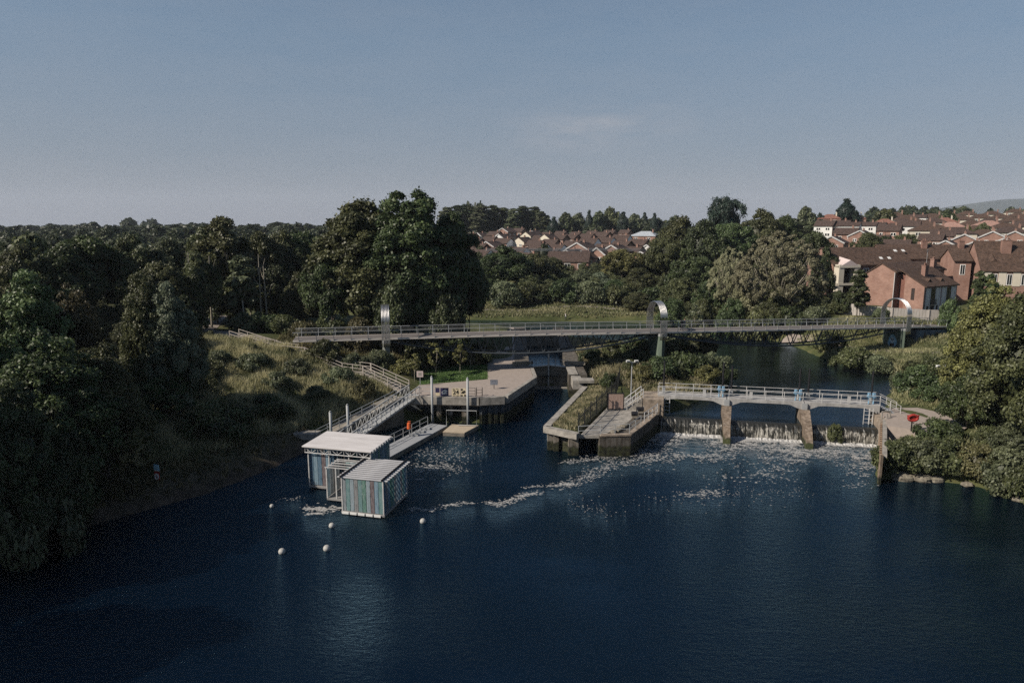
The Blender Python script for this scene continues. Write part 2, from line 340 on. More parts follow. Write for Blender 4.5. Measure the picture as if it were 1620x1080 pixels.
L['dark'] = leaf_mat('leaf_dark', (0.011, 0.017, 0.008), (0.098, 0.122, 0.053))
L['conifer'] = leaf_mat('leaf_conifer', (0.006, 0.013, 0.009), (0.034, 0.057, 0.039), trans=0.08)
L['brown'] = leaf_mat('leaf_brown', (0.028, 0.026, 0.011), (0.155, 0.143, 0.069))
L['yellow'] = leaf_mat('leaf_yellow', (0.036, 0.040, 0.013), (0.236, 0.230, 0.086))
L['sage'] = leaf_mat('leaf_sage', (0.026, 0.036, 0.018), (0.184, 0.207, 0.115))
L['hay'] = leaf_mat('grass_hay', (0.075, 0.09, 0.034), (0.50, 0.45, 0.275), trans=0.35)
L['meadow'] = leaf_mat('grass_meadow', (0.11, 0.125, 0.052), (0.32, 0.30, 0.17), trans=0.35)
L['lawn'] = leaf_mat('grass_lawn', (0.06, 0.12, 0.034), (0.15, 0.25, 0.08), trans=0.3)
L['reed'] = leaf_mat('grass_reed', (0.04, 0.042, 0.018), (0.20, 0.165, 0.085), trans=0.3)

# ------------------------------------------------------------ houses of the two estates: photo column, ridge row, depth, kind
HH = 7.0
CEN = [(838,399,238,'Ak'),(906,394,236,'Bk'),(929,397,228,'Bs'),(951,393,231,'Bs'),(976,387,234,'Bk'),(1023,397,216,'Bk'),(1031,386,244,'Bw'),(1000,392,240,'Ak'),(922,385,254,'Bk'),(870,394,250,'Ak'),
 (764,396,258,'Aw'),(792,393,263,'Aw'),(821,390,268,'Aw'),(853,386,274,'Aw'),(881,386,280,'Aw'),(907,380,286,'Aw'),(933,378,291,'Aw'),(959,375,297,'Aw'),(984,372,303,'Aw'),
 (758,387,300,'Ak'),(779,382,304,'Bk'),(798,377,312,'Aw'),(828,375,312,'Bc'),(848,379,306,'Ak'),(985,382,276,'Ak'),(1012,379,282,'Ak'),(958,386,266,'Ak'),(872,378,312,'Ak'),
 (754,377,352,'Ak'),(776,374,352,'Ak'),(796,371,356,'Bw'),(838,367,362,'Bc'),(855,372,350,'Ak'),(868,370,346,'Bc'),(886,372,350,'Ak'),(905,371,366,'Ak'),(930,370,366,'Ak'),(955,368,366,'Ak'),(1022,367,350,'Ap'),
 (745,370,420,'Ak'),(762,368,424,'Bw'),(783,367,420,'Ak'),(802,362,430,'Bk'),(822,362,440,'Ak'),(846,364,430,'Bw'),(866,367,430,'Ak'),(888,367,440,'Ak'),(912,366,430,'Ak'),(938,365,430,'Ak'),(965,364,440,'Ak'),(990,363,430,'Ak')]
RIG = [(1313,338,330,'Hr'),(1352,338,334,'Hr'),(1307,349,292,'Wa'),(1329,350,290,'Wa'),(1345,351,280,'Wb'),(1372,351,286,'Wb'),(1390,351,284,'Wg'),(1416,337,344,'Hb'),(1434,341,324,'Hb'),(1452,339,336,'Wb'),(1475,338,350,'Hb'),(1439,350,284,'Wa'),
 (1424,352,300,'Wa'),(1464,356,268,'Hb'),(1320,373,236,'Bk'),(1505,350,300,'Hp'),(1564,350,292,'Hp'),(1537,348,312,'Hb'),(1492,364,250,'Ak'),(1526,372,232,'Bk'),(1572,366,236,'Bk'),(1606,366,240,'Bk'),(1500,380,214,'Bk'),(1590,351,282,'Hb'),(1614,350,286,'Hc'),
 (1522,341,352,'Hb'),(1552,338,362,'Hb'),(1583,338,372,'Hb'),(1610,336,380,'Hb'),(1600,343,330,'Hb'),(1500,336,390,'Hb'),(1530,334,410,'Hb'),(1570,333,420,'Hb'),(1605,330,430,'Hb'),(1478,345,318,'Hc'),(1545,356,276,'Hb'),(1388,372,232,'Ak'),(1458,388,192,'Ak'),
 (1478,356,272,'Hb'),(1515,361,258,'Hc'),(1556,362,256,'Hb'),(1598,359,262,'Hc'),(1408,357,270,'Ak'),(1340,362,262,'Ak'),(1365,364,256,'Bk'),(1545,380,210,'Bk'),(1590,379,212,'Bk'),(1495,343,330,'Hr'),(1460,347,312,'Hb'),(1565,345,325,'Hc'),(1618,341,345,'Hb'),(1430,346,310,'Hc'),(1400,345,308,'Hr'),(1475,369,236,'Ak'),(1420,378,214,'Ak')]
def house_base(px, y, Y):
    q = PY(px, y, Y); return (q.x, q.y, q.z - HH)

# ------------------------------------------------------------ the terrain
CP = [(-24,74,1.4),(-30,66,1.2),(-36,58,1.0),(-45,45,1.6),(-60,30,2),(-40,66,3.0),(-30,76,4.0),(-30,82,5.0),(-25,79,3.4),(-22,85,4.6),(-18,89,4.6),(-16,84,3.4),(-8,90,3.1),(-2,90,3.05),(-8,96,3.2),(-1,98,3.1),(-6,86,3.0),(-10,86.5,3.05),(-1,112,3.4),(-12,100,3.6),(-20,96,5),
 (-28,92,6.6),(-31,92,7.2),(-38,96,8.0),(-34,95,7.8),(-45,100,8.3),(-50,86,7.2),(-60,62,5.5),(-60,100,8.5),(-80,120,8),(-40,120,7.5),(-20,115,5.5),(-12,118,4.5),(-60,160,7),(-120,150,8),(-200,200,8),(-400,400,9),(-300,800,9),(-900,900,10),(-120,60,8),(-90,40,6),
 (0,166,2.8),(30,166,3.2),(-20,172,3),(20,180,4.2),(44,170,4),(0,192,5.6),(40,200,7.4),(60,140,4.6),(62,155,6),(-60,200,6),(12,204,7),
 (12,104,3.0),(12,96,3.2),(14,112,3.4),(24,104,3.0),(20,96,2.9),(26,99,2.9),(16,118,3.1),(13,90,3.0),(20,84,2.8),(14,79,1.5),(15,82,1.5),(13.6,77,1.5),(16.4,84.5,2.0),(14.6,80.5,1.5),
 (57,111,2.8),(60,117,2.7),(66,117,2.7),(64,109,2.9),(70,110,3.1),(80,104,4),(62,104,2.7),(72,126,7.0),(84,128,7.7),(64,129,7.0),(58,134,6.6),(72,136,8.0),(90,142,8.4),(100,120,7),(84,118,5.0),(78,118,4.2),(76,114,3.4),
 (45,70,2.9),(47,74,2.9),(46,66,2.8),(42,64,1.6),(48,62,2.2),(55,82,3),(55,70,4),(62,62,5),(60,96,2.9),(72,96,3.4),(52,52,3),(60,40,4),(60,0,4),
 (90,172,10.5),(110,160,10),(150,110,11),(300,150,18),(300,420,30),(500,500,36),(1200,900,60),(60,520,18),(-40,540,17),(100,560,20),(-300,560,13)]
for (a, b_, c_, k) in CEN + RIG:
    q = house_base(a, b_, c_); CP.append((q[0], q[1], q[2]))
CPA = np.array(CP, float)
LOW = np.array([(-33,-90),(-34,0),(-35.5,25),(-37.5,44),(-35.2,51.1),(-31.7,54.8),(-27.6,59),(-24.1,65.5),(-22.5,70),(-21.3,72.3),(-14.2,80.2),(-11.2,82.0),(-4,81.4),(-1,82),(2.9,92.6),(2.6,100.5),(8.4,100.5),(8,95),(9.8,89.4),(5.6,75.0),(8.5,76.0),(11.5,75.0),(13.5,73.5),(17.2,77.6),(40.7,72.8),(35.0,62.6),(40.6,62.0),(43.4,60.6),(45.4,58.0),(47,45),(48,30),(48,-90)], float)
UPP = np.array([(17.2,77.6),(22,83),(30,93),(33,100),(33,106),(28,116),(19,124),(12,132),(8.4,138),(8.4,100.5),(2.6,100.5),(2.6,138),(-5,143),(-30,148),(-90,158),(-90,176),(-30,166),(0,161),(25,159),(45,150),(53,128),(53,114.7),(56.3,104.4),(58.4,97.8),(50,88.7),(45.6,80.8),(42,76.5),(40.7,72.8)], float)
UP_Z = 1.7
def poly_sd(x, y, poly):                 # signed distance, positive outside
    d = np.full(x.shape, 1e9); ins = np.zeros(x.shape, bool); n = len(poly)
    for i in range(n):
        ax, ay = poly[i]; bx, by = poly[(i + 1) % n]
        dx, dy = bx - ax, by - ay
        t = np.clip(((x - ax) * dx + (y - ay) * dy) / (dx * dx + dy * dy), 0, 1)
        d = np.minimum(d, np.hypot(x - ax - t * dx, y - ay - t * dy))
        cond = ((ay > y) != (by > y))
        with np.errstate(divide='ignore', invalid='ignore'):
            xi = (bx - ax) * (y - ay) / (by - ay if by != ay else 1e-9) + ax
        ins ^= cond & (x < xi)
    return np.where(ins, -d, d)
def vn(x, y, s, seed=0):                 # cheap smooth noise, about -1..1
    r = np.random.RandomState(seed); o = 0
    for k in range(6):
        a = r.uniform(0, 6.28); f = r.uniform(0.6, 1.9) / s; ph = r.uniform(0, 6.28)
        o = o + np.sin((x * math.cos(a) + y * math.sin(a)) * f * 6.28 / 2 + ph + 1.3 * np.sin((x * math.sin(a) - y * math.cos(a)) * f * 2.1 + ph * 2))
    return o / 3.2
def raw_h(x, y):
    num = np.zeros(x.shape); den = np.zeros(x.shape)
    for cx, cy, cz in CPA:
        wgt = 1.0 / ((x - cx) ** 2 + (y - cy) ** 2 + 6.0) ** 1.9
        num += wgt * cz; den += wgt
    return num / den + 0.12 * vn(x, y, 5, 3)
def hgt(x, y):
    x = np.asarray(x, float); y = np.asarray(y, float)
    h = raw_h(x, y)
    dl = poly_sd(x, y, LOW); du = poly_sd(x, y, UPP)
    for d, lv in ((dl, 0.0), (du, UP_Z)):
        h = np.minimum(h, np.where(d > 0, lv + 0.12 + 0.62 * d, lv - 0.1 - np.minimum(1.6, -d * 0.7)))
    return h
def hz(x, y): return float(hgt(np.array([x]), np.array([y]))[0])
def G(px, py, lo=30, hi=900):            # where the view ray of a photo pixel meets the terrain
    d = ray(px, py); Ys = np.concatenate([np.arange(lo, 260, 0.5), np.arange(260, hi, 3)])
    xs = d.x / d.y * Ys; zs = CAM_H + d.z / d.y * Ys
    hh = hgt(xs, Ys); k = np.argmax(zs <= hh)
    return Vector((xs[k], Ys[k], hh[k]))
def axis(a, b, step, ext, g):
    core = list(np.arange(a, b + 1e-6, step)); out = []; p = b; s_ = step
    while p < ext[1]: s_ *= g; p += s_; out.append(p)
    lo_ = []; p = a; s_ = step
    while p > ext[0]: s_ *= g; p -= s_; lo_.append(p)
    return np.array(lo_[::-1] + core + out)
gx = axis(-62, 100, 1.0, (-7000, 7000), 1.12); gy = axis(38, 175, 1.0, (-300, 9000), 1.1)
X, Y = np.meshgrid(gx, gy); Z = hgt(X.ravel(), Y.ravel())
V = np.column_stack([X.ravel(), Y.ravel(), Z]); nx, ny = len(gx), len(gy)
idx = np.arange(nx * ny).reshape(ny, nx)
F = np.column_stack([idx[:-1, :-1].ravel(), idx[:-1, 1:].ravel(), idx[1:, 1:].ravel(), idx[1:, :-1].ravel()])
fx = V[F[:, 0], 0]; fy = V[F[:, 0], 1]
dl = poly_sd(fx, fy, LOW)
shore = np.clip(1 - dl / 7.0, 0, 1) * ((fx < -18) & (fy < 74))
m, t, b = new_mat('ground'); b.inputs['Roughness'].default_value = 0.95; b.inputs['Specular IOR Level'].default_value = 0.15
tcn = t.nodes.new('ShaderNodeTexCoord'); n1 = t.nodes.new('ShaderNodeTexNoise'); n1.inputs['Scale'].default_value = 0.22; n1.inputs['Detail'].default_value = 9; n1.inputs['Roughness'].default_value = 0.7
t.links.new(tcn.outputs['Object'], n1.inputs['Vector'])
rp = t.nodes.new('ShaderNodeValToRGB'); e = rp.color_ramp.elements
e[0].position = 0.32; e[0].color = (0.030, 0.038, 0.014, 1); e[1].position = 0.72; e[1].color = (0.12, 0.105, 0.05, 1)
k = e.new(0.52); k.color = (0.058, 0.066, 0.026, 1)
t.links.new(n1.outputs[0], rp.inputs[0])
at = t.nodes.new('ShaderNodeAttribute'); at.attribute_name = 'tint'
mud = t.nodes.new('ShaderNodeValToRGB'); mud.color_ramp.elements[0].position = 0.35; mud.color_ramp.elements[0].color = (0.028, 0.023, 0.018, 1); mud.color_ramp.elements[1].color = (0.085, 0.066, 0.052, 1); mud.color_ramp.elements[1].position = 0.7
n2 = t.nodes.new('ShaderNodeTexNoise'); n2.inputs['Scale'].default_value = 1.3; n2.inputs['Detail'].default_value = 8; t.links.new(tcn.outputs['Object'], n2.inputs['Vector']); t.links.new(n2.outputs[0], mud.inputs[0])
mx = t.nodes.new('ShaderNodeMixRGB'); t.links.new(at.outputs['Fac'], mx.inputs[0]); t.links.new(rp.outputs[0], mx.inputs[1]); t.links.new(mud.outputs[0], mx.inputs[2])
t.links.new(mx.outputs[0], b.inputs['Base Color'])
bp = t.nodes.new('ShaderNodeBump'); bp.inputs['Strength'].default_value = 0.7; bp.inputs['Distance'].default_value = 0.15; t.links.new(n2.outputs[0], bp.inputs['Height']); t.links.new(bp.outputs[0], b.inputs['Normal'])
M['ground'] = m
tag(link_mesh('ground', np_mesh('ground', V, F, m, shore)), kind='structure')

# distant blue hill beyond the estate
hv = []; hf = []
prof = [(-500, 0), (200, 40), (700, 95), (1250, 170), (1800, 235), (2500, 260), (3400, 280), (4500, 200), (5600, 0)]
for j in range(8):
    for i, (x, z) in enumerate(prof):
        tt = j / 7; hv.append((2400 + x * 0.9, 4600 + 1500 * tt, z * math.sin(math.pi * min(1, 0.06 + tt * 0.62)) - 6 + 8 * math.sin(i * 2.1 + j)))
for j in range(7):
    for i in range(len(prof) - 1):
        a = j * len(prof) + i; hf.append((a, a + 1, a + 1 + len(prof), a + len(prof)))
tag(link_mesh('hills', np_mesh('hills', hv, hf, pm('hillside', (0.025, 0.038, 0.034), 0.95, scale=0.004, col2=(0.05, 0.062, 0.052)))), kind='structure')

# ------------------------------------------------------------ water
def water_mat(name, col, rough, sc1, st1, sc2, st2, tint=(0.41, 0.70, 0.93), ior=1.55):
    """peaty water: almost black body, blue tinted skin reflection, ripples that come and go in broad patches"""
    m = bpy.data.materials.new(name); m.use_nodes = True; t = m.node_tree; t.nodes.clear()
    tc = t.nodes.new('ShaderNodeTexCoord'); mp = t.nodes.new('ShaderNodeMapping'); mp.inputs['Scale'].default_value = (0.5, 1.0, 1); mp.inputs['Rotation'].default_value = (0, 0, R(8))
    t.links.new(tc.outputs['Object'], mp.inputs[0])
    a = t.nodes.new('ShaderNodeTexNoise'); a.inputs['Scale'].default_value = sc1; a.inputs['Detail'].default_value = 5; a.inputs['Roughness'].default_value = 0.7
    c = t.nodes.new('ShaderNodeTexNoise'); c.inputs['Scale'].default_value = sc2; c.inputs['Detail'].default_value = 3
    g = t.nodes.new('ShaderNodeTexNoise'); g.inputs['Scale'].default_value = 0.07; g.inputs['Detail'].default_value = 4
    for q in (a, c, g): t.links.new(mp.outputs[0], q.inputs['Vector'])
    gr = t.nodes.new('ShaderNodeMapRange'); gr.inputs[1].default_value = 0.36; gr.inputs[2].default_value = 0.62; gr.inputs[3].default_value = st1 * 0.45; gr.inputs[4].default_value = st1 * 1.25; t.links.new(g.outputs[0], gr.inputs[0])
    b1 = t.nodes.new('ShaderNodeBump'); b1.inputs['Distance'].default_value = 0.2; t.links.new(gr.outputs[0], b1.inputs['Strength'])
    b2 = t.nodes.new('ShaderNodeBump'); b2.inputs['Strength'].default_value = st2; b2.inputs['Distance'].default_value = 0.4
    t.links.new(a.outputs[0], b1.inputs['Height']); t.links.new(c.outputs[0], b2.inputs['Height']); t.links.new(b2.outputs[0], b1.inputs['Normal'])
    df = t.nodes.new('ShaderNodeBsdfDiffuse'); df.inputs['Color'].default_value = (*col, 1)
    gl = t.nodes.new('ShaderNodeBsdfGlossy'); gl.inputs['Color'].default_value = (*tint, 1); gl.inputs['Roughness'].default_value = rough; t.links.new(b1.outputs[0], gl.inputs['Normal'])
    fr = t.nodes.new('ShaderNodeFresnel'); fr.inputs['IOR'].default_value = ior; t.links.new(b1.outputs[0], fr.inputs['Normal'])
    mx = t.nodes.new('ShaderNodeMixShader'); t.links.new(fr.outputs[0], mx.inputs[0]); t.links.new(df.outputs[0], mx.inputs[1]); t.links.new(gl.outputs[0], mx.inputs[2])
    last = mx
    if name == 'river_water':            # aerated film of bubbles thinning out downstream of the weir
        vd = t.nodes.new('ShaderNodeVectorMath'); vd.operation = 'DOT_PRODUCT'; vd.inputs[1].default_value = (-0.2009, -0.9796, 0); t.links.new(tc.outputs['Object'], vd.inputs[0])
        md = t.nodes.new('ShaderNodeMapRange'); md.inputs[1].default_value = -79.4; md.inputs[2].default_value = -70.5; md.inputs[3].default_value = 1.0; md.inputs[4].default_value = 0.0; t.links.new(vd.outputs['Value'], md.inputs[0])
        ve = t.nodes.new('ShaderNodeVectorMath'); ve.operation = 'DOT_PRODUCT'; ve.inputs[1].default_value = (0.9796, -0.2009, 0); t.links.new(tc.outputs['Object'], ve.inputs[0])
        me_ = t.nodes.new('ShaderNodeMapRange'); me_.inputs[1].default_value = -1.0; me_.inputs[2].default_value = 4.0; t.links.new(ve.outputs['Value'], me_.inputs[0])
        fn_ = t.nodes.new('ShaderNodeTexNoise'); fn_.inputs['Scale'].default_value = 0.75; fn_.inputs['Detail'].default_value = 9; fn_.inputs['Roughness'].default_value = 0.72; fn_.inputs['Distortion'].default_value = 1.6; t.links.new(mp.outputs[0], fn_.inputs['Vector'])
        fr_ = t.nodes.new('ShaderNodeMapRange'); fr_.inputs[1].default_value = 0.47; fr_.inputs[2].default_value = 0.66; t.links.new(fn_.outputs[0], fr_.inputs[0])
        k1 = t.nodes.new('ShaderNodeMath'); k1.operation = 'MULTIPLY'; t.links.new(md.outputs[0], k1.inputs[0]); t.links.new(fr_.outputs[0], k1.inputs[1])
        k2 = t.nodes.new('ShaderNodeMath'); k2.operation = 'MULTIPLY'; t.links.new(k1.outputs[0], k2.inputs[0]); t.links.new(me_.outputs[0], k2.inputs[1])
        k3 = t.nodes.new('ShaderNodeMath'); k3.operation = 'MULTIPLY'; k3.inputs[1].default_value = 0.75; t.links.new(k2.outputs[0], k3.inputs[0])
        fd = t.nodes.new('ShaderNodeBsdfDiffuse'); fd.inputs['Color'].default_value = (0.36, 0.37, 0.37, 1)
        last = t.nodes.new('ShaderNodeMixShader'); t.links.new(k3.outputs[0], last.inputs[0]); t.links.new(mx.outputs[0], last.inputs[1]); t.links.new(fd.outputs[0], last.inputs[2])
    o_ = t.nodes.new('ShaderNodeOutputMaterial'); t.links.new(last.outputs[0], o_.inputs['Surface']); return m
M['water'] = water_mat('river_water', (0.0008, 0.003, 0.007), 0.04, 3.0, 0.75, 0.6, 0.14)
M['water_up'] = water_mat('pool_water', (0.003, 0.004, 0.005), 0.05, 2.4, 0.22, 0.3, 0.06, (0.58, 0.80, 1.0), 1.62)
mb = MB(); mb.poly([(-120, -200, 0), (120, -200, 0), (120, 60, 0), (41.2, 73.0, 0), (17.3, 77.9, 0), (17.3, 100.2, 0), (-20, 100.2, 0), (-120, 100.2, 0)])
tag(mb.build('river_water', M['water']), kind='structure')
mb = MB(); mb.poly([(17.3, 78.0, UP_Z), (41.2, 73.1, UP_Z), (70, 80, UP_Z), (70, 180, UP_Z), (-110, 180, UP_Z), (-110, 130, UP_Z), (1.0, 130, UP_Z), (1.0, 100.3, UP_Z), (17.3, 100.3, UP_Z)])
tag(mb.build('upper_river_water', M['water_up']), kind='structure')

# ------------------------------------------------------------ foam: many small flakes lying on the lower river
rng = np.random.RandomState(5)
W0 = np.array([17.3, 77.6]); W1 = np.array([40.7, 72.8])
fl = []
def foam_noise(x, y): return vn(x, y, 2.4, 11) + 0.5 * vn(x, y, 1.0, 12)
N = 330000
xx = rng.uniform(4, 41, N); yy = rng.uniform(52, 78, N)
base = W0[1] + (xx - W0[0]) * (W1[1] - W0[1]) / (W1[0] - W0[0])
dd = base - yy - 0.2 + np.where(xx < 17, (17 - xx) * 0.6, 0)
lace = np.exp(-(foam_noise(xx * 0.6, yy) / 0.20) ** 2) + 0.8 * np.exp(-(foam_noise(xx * 0.6 + 31, yy * 1.1 + 7) / 0.14) ** 2)
patchy = np.clip(0.45 + 0.75 * vn(xx * 0.8, yy, 5.0, 21), 0, 1.3)
p = (0.05 + 0.60 * lace) * patchy * np.exp(-np.maximum(dd, 0) / 5.6) + 0.03 * np.exp(-np.maximum(dd - 5, 0) / 3.0) * patchy
p = p * np.clip((15.5 - dd) / 5, 0, 1) * np.clip((40.9 - (base - yy) * 0.48 - xx) / 1.2, 0, 1)
p = np.where((dd < 0.9) & (xx > 17), 0.5, p)
ok = (dd > 0) & (rng.rand(N) < p) & (poly_sd(xx, yy, LOW) < -0.1)
for x, y, d_ in zip(xx[ok], yy[ok], dd[ok]):
    fl.append((x, y, rng.uniform(0.03, 0.10) * (1.5 if d_ < 1.5 else 1)))
def streak(pts, width, per_m, smin, smax):
    for (a, b_) in zip(pts[:-1], pts[1:]):
        a = P(a[0], a[1], 0); b_ = P(b_[0], b_[1], 0); Ln = (b_ - a).length
        for _ in range(int(Ln * per_m * 2.6)):
            t_ = rng.rand(); q = a.lerp(b_, t_)
            fl.append((q.x + rng.normal(0, width * 1.5), q.y + rng.normal(0, width * 1.2) * (0.4 + abs(math.sin(q.x * 1.7))), rng.uniform(smin, smax) * 0.55))
streak([(646,804),(664,805),(682,808)], 0.13, 12, .05, .16); streak([(682,807),(705,799),(727,796),(750,796)], 0.16, 12, .05, .17)
streak([(770,795),(799,798),(810,789),(830,783),(853,779)], 0.22, 16, .06, .19)
streak([(827,772),(844,769),(884,768)], 0.1, 10, .05, .13); streak([(884,768),(904,765)], 0.3, 30, .06, .2); streak([(904,764),(924,757),(941,748),(967,734)], 0.42, 16, .05, .18)
streak([(895,732),(930,726),(970,724)], 0.35, 14, .05, .18); streak([(967,734),(1010,728),(1050,720)], 0.7, 16, .05, .18); streak([(1080,778),(1100,783),(1140,775)], 0.4, 12, .05, .18)
streak([(1030,792),(1170,780),(1280,775)], 0.9, 5, .03, .1); streak([(915,790),(930,800),(960,815)], 0.7, 7, .04, .1)
streak([(484,803),(520,806),(545,802)], 0.22, 24, .06, .22); streak([(490,812),(512,812)], 0.14, 22, .05, .2); streak([(452,790),(478,786)], .2, 6, .04, .12)
streak([(655,742),(690,738),(720,742)], 0.7, 32, .05, .17); streak([(660,720),(700,716),(745,722)], 0.9, 18, .04, .15); streak([(655,758),(668,758)], .1, 12, .05, .15); streak([(700,700),(760,700)], 1.0, 14, .03, .1)
vv = []; ff = []; rf = rng.rand(len(fl), 8)
for i, (x, y, s_) in enumerate(fl):
    n0 = len(vv); vv.append((x, y, 0.03 + s_ * 0.12)); k0 = rf[i]
    for j in range(6):
        a = j * 1.0472 + k0[6] * 2; r_ = s_ * (0.55 + 0.75 * k0[j]); vv.append((x + math.cos(a) * r_ * 1.7, y + math.sin(a) * r_ * 1.15, 0.006))
    for j in range(6): ff.append((n0, n0 + 1 + j, n0 + 1 + (j + 1) % 6))
m, t, b = new_mat('foam'); b.inputs['Base Color'].default_value = (0.42, 0.415, 0.40, 1); b.inputs['Roughness'].default_value = 0.85
at = t.nodes.new('ShaderNodeAttribute'); at.attribute_name = 'soft'; tr = t.nodes.new('ShaderNodeBsdfTransparent'); mx = t.nodes.new('ShaderNodeMixShader')
t.links.new(at.outputs['Fac'], mx.inputs[0]); t.links.new(tr.outputs[0], mx.inputs[1]); t.links.new(b.outputs[0], mx.inputs[2]); t.links.new(mx.outputs[0], t.nodes['Material Output'].inputs['Surface'])
M['foam'] = m
al = np.zeros((len(fl), 7), np.float32); al[:, 0] = np.clip(rng.normal(0.85, 0.2, len(fl)), 0.3, 1.0); al[:, 1:] = rng.uniform(0.0, 0.28, (len(fl), 6))
fme = np_mesh('foam', vv, ff, M['foam'], None, 3); fa = fme.attributes.new('soft', 'FLOAT', 'POINT'); fa.data.foreach_set('value', al.ravel())
tag(link_mesh('foam', fme), 'patches and streaks of off-white foam floating on the dark river', kind='stuff')
M['foam_thick'] = pm('thick_foam', (0.24, 0.24, 0.23), 0.85, scale=2.6, col2=(0.52, 0.51, 0.49), detail=8)

# ------------------------------------------------------------ quay, lock and island
Q = 3.4
def sheet_pile(mb, a, b_, z0, z1, pitch=0.7, dep=0.25):
    a = Vector(a); b_ = Vector(b_); d = b_ - a; n = max(2, int(d.length / pitch)); u = d.normalized(); nn = Vector((u.y, -u.x))
    pts = []
    for i in range(n):
        for (f, o) in ((0, 0), (0.3, 0), (0.42, dep), (0.88, dep)): pts.append(a + d * ((i + f) / n) + nn * o)
    pts.append(b_)
    for p0, p1 in zip(pts[:-1], pts[1:]):
        mb.poly([(p0.x, p0.y, z0), (p1.x, p1.y, z0), (p1.x, p1.y, z1), (p0.x, p0.y, z1)])
    return mb
quay = thing('quay', 'brown paved quay with concrete edge and steel piles beside the lock entrance', 'quay', (-4, 86, 0))
quay_pts = [(-12.6, 81.7), (-4, 81.0), (-1, 81.6), (2.9, 92.3), (2.55, 100.0), (2.55, 139), (-4.2, 139), (-3.7, 101), (-3.3, 90.8), (-12.2, 87.4)]
def off(pts, o): return [(p[0] - o[0], p[1] - o[1]) for p in pts]
def part(mb, name, mat, par, smooth=False):
    L0 = par.location; mb.v = [(v[0] - L0[0], v[1] - L0[1], v[2] - L0[2]) for v in mb.v]
    return mb.build(name, mat, par, smooth)
mb = MB(); mb.prism(quay_pts, 2.2, Q); part(mb, 'paving', M['paving'], quay)
mb = MB(); edge = [(-12.6, 81.7), (-4, 81.0), (-1, 81.6), (2.9, 92.3), (2.55, 100.0)]
for a, b_ in zip(edge[:-1], edge[1:]):
    d = (Vector(b_) - Vector(a)).normalized(); n_ = Vector((d.y, -d.x))
    a2 = Vector(a) + n_ * 0.3; b2 = Vector(b_) + n_ * 0.3
    mb.beam((a2.x, a2.y, Q - 0.44), (b2.x, b2.y, Q - 0.44), 0.5, 0.95)
part(mb, 'concrete_capping', M['concrete'], quay)
mb = MB()
for a, b_ in (((-4, 81.05), (-1, 81.65)), ((-1, 81.65), (2.85, 92.3)), ((2.85, 92.3), (2.5, 101))): sheet_pile(mb, a, b_, -2, 2.7)
part(mb, 'sheet_piling', M['tide_pile'], quay)
mb = MB(); mb.prism([(-13.2, 82.9), (-4.1, 82.2), (-2, 86), (-13, 87)], -2, 2.3); part(mb, 'back_wall', M['tide_pile'], quay)  # dark colour also carries the shade behind the columns
for x in (-9.0, -7.6, -5.9):
    mb = MB(); mb.box(x - 0.28, x + 0.28, 81.5 - (x + 9) * 0.08, 82.6, -2, 2.5); part(mb, 'column', M['tide_concrete'], quay)
mb = MB(); mb.prism([(2.6, 139), (2.6, 101), (0.4, 101), (0.4, 139)], -1, Q + 0.06); part(mb, 'lock_side_wall', M['tide_dark'], quay)
# lock gates
lg = thing('lock_gate', 'dark timber lock gates with handrails closing the narrow lock under the footbridge', 'lock gate', (5.5, 100.2, 0))
for s_ in (-1, 1):
    mb = MB(); mb.beam((5.5 + s_ * 2.95, 100.2, 1.3), (5.5, 101.4, 1.3), 0.35, 3.6); part(mb, 'gate_leaf', M['concrete_dark'], lg)
    mb = MB()
    for z_ in (0.7, 1.8, 2.7): mb.beam((5.5 + s_ * 2.9, 99.95, z_), (5.5 + s_ * 0.1, 101.15, z_), 0.16, 0.26)
    part(mb, 'gate_rail', M['concrete_dark'], lg)
    mb = MB(); mb.beam((5.5 + s_ * 2.7, 99.9, 3.25), (5.5, 101.1, 3.25), 0.7, 0.1); part(mb, 'gate_walkway', M['galv'], lg)
    mb = MB()
    for z_ in (3.75, 4.3): mb.tube((5.5 + s_ * 2.8, 99.6, z_), (5.5 + s_ * 0.1, 100.8, z_), 0.035, 6)
    for f in (0, 0.33, 0.66, 1): mb.tube((5.5 + s_ * (2.8 - 2.7 * f), 99.6 + 1.2 * f, 3.2), (5.5 + s_ * (2.8 - 2.7 * f), 99.6 + 1.2 * f, 4.3), 0.035, 6)
    part(mb, 'handrail', M['galv'], lg)
    mb = MB(); mb.beam((5.5 + s_ * 2.4, 100.4, 3.75), (5.5 + s_ * 5.4, 99.6, 3.8), 0.42, 0.45); part(mb, 'balance_beam', M['concrete_dark'], lg)
mb = MB(); mb.box(5.4, 5.62, 100.7, 100.95, 0.2, 5.5); part(mb, 'centre_post', M['galv'], lg)
mb = MB(); mb.box(2.75, 8.25, 99.2, 100.6, -1, 0.16); part(mb, 'sill', M['concrete'], lg)

ug = thing('lock_gate', 'far pair of dark lock gates at the upper lock end, raised to block sky reflection', 'lock gate', (5.5, 126, 0))  # added and heightened to block bright sky reflection on the chamber water
for s_ in (-1, 1):
    mb = MB(); mb.beam((5.5 + s_ * 2.95, 126, 2.2), (5.5, 127.2, 2.2), 0.35, 4.6); part(mb, 'gate_leaf', M['concrete_dark'], ug)
    mb = MB(); mb.beam((5.5 + s_ * 2.4, 126.2, 4.75), (5.5 + s_ * 6.4, 125.0, 4.8), 0.42, 0.45); part(mb, 'balance_beam', M['concrete_dark'], ug)
    mb = MB()
    for z_ in (5.1, 5.6): mb.tube((5.5 + s_ * 2.8, 125.6, z_), (5.5 + s_ * 0.1, 126.8, z_), 0.035, 6)
    part(mb, 'handrail', M['galv'], ug)
isl = thing('lock_island', 'concrete lock island with grassy planter and stone walkway pointing downstream', 'island', (8, 78, 0))
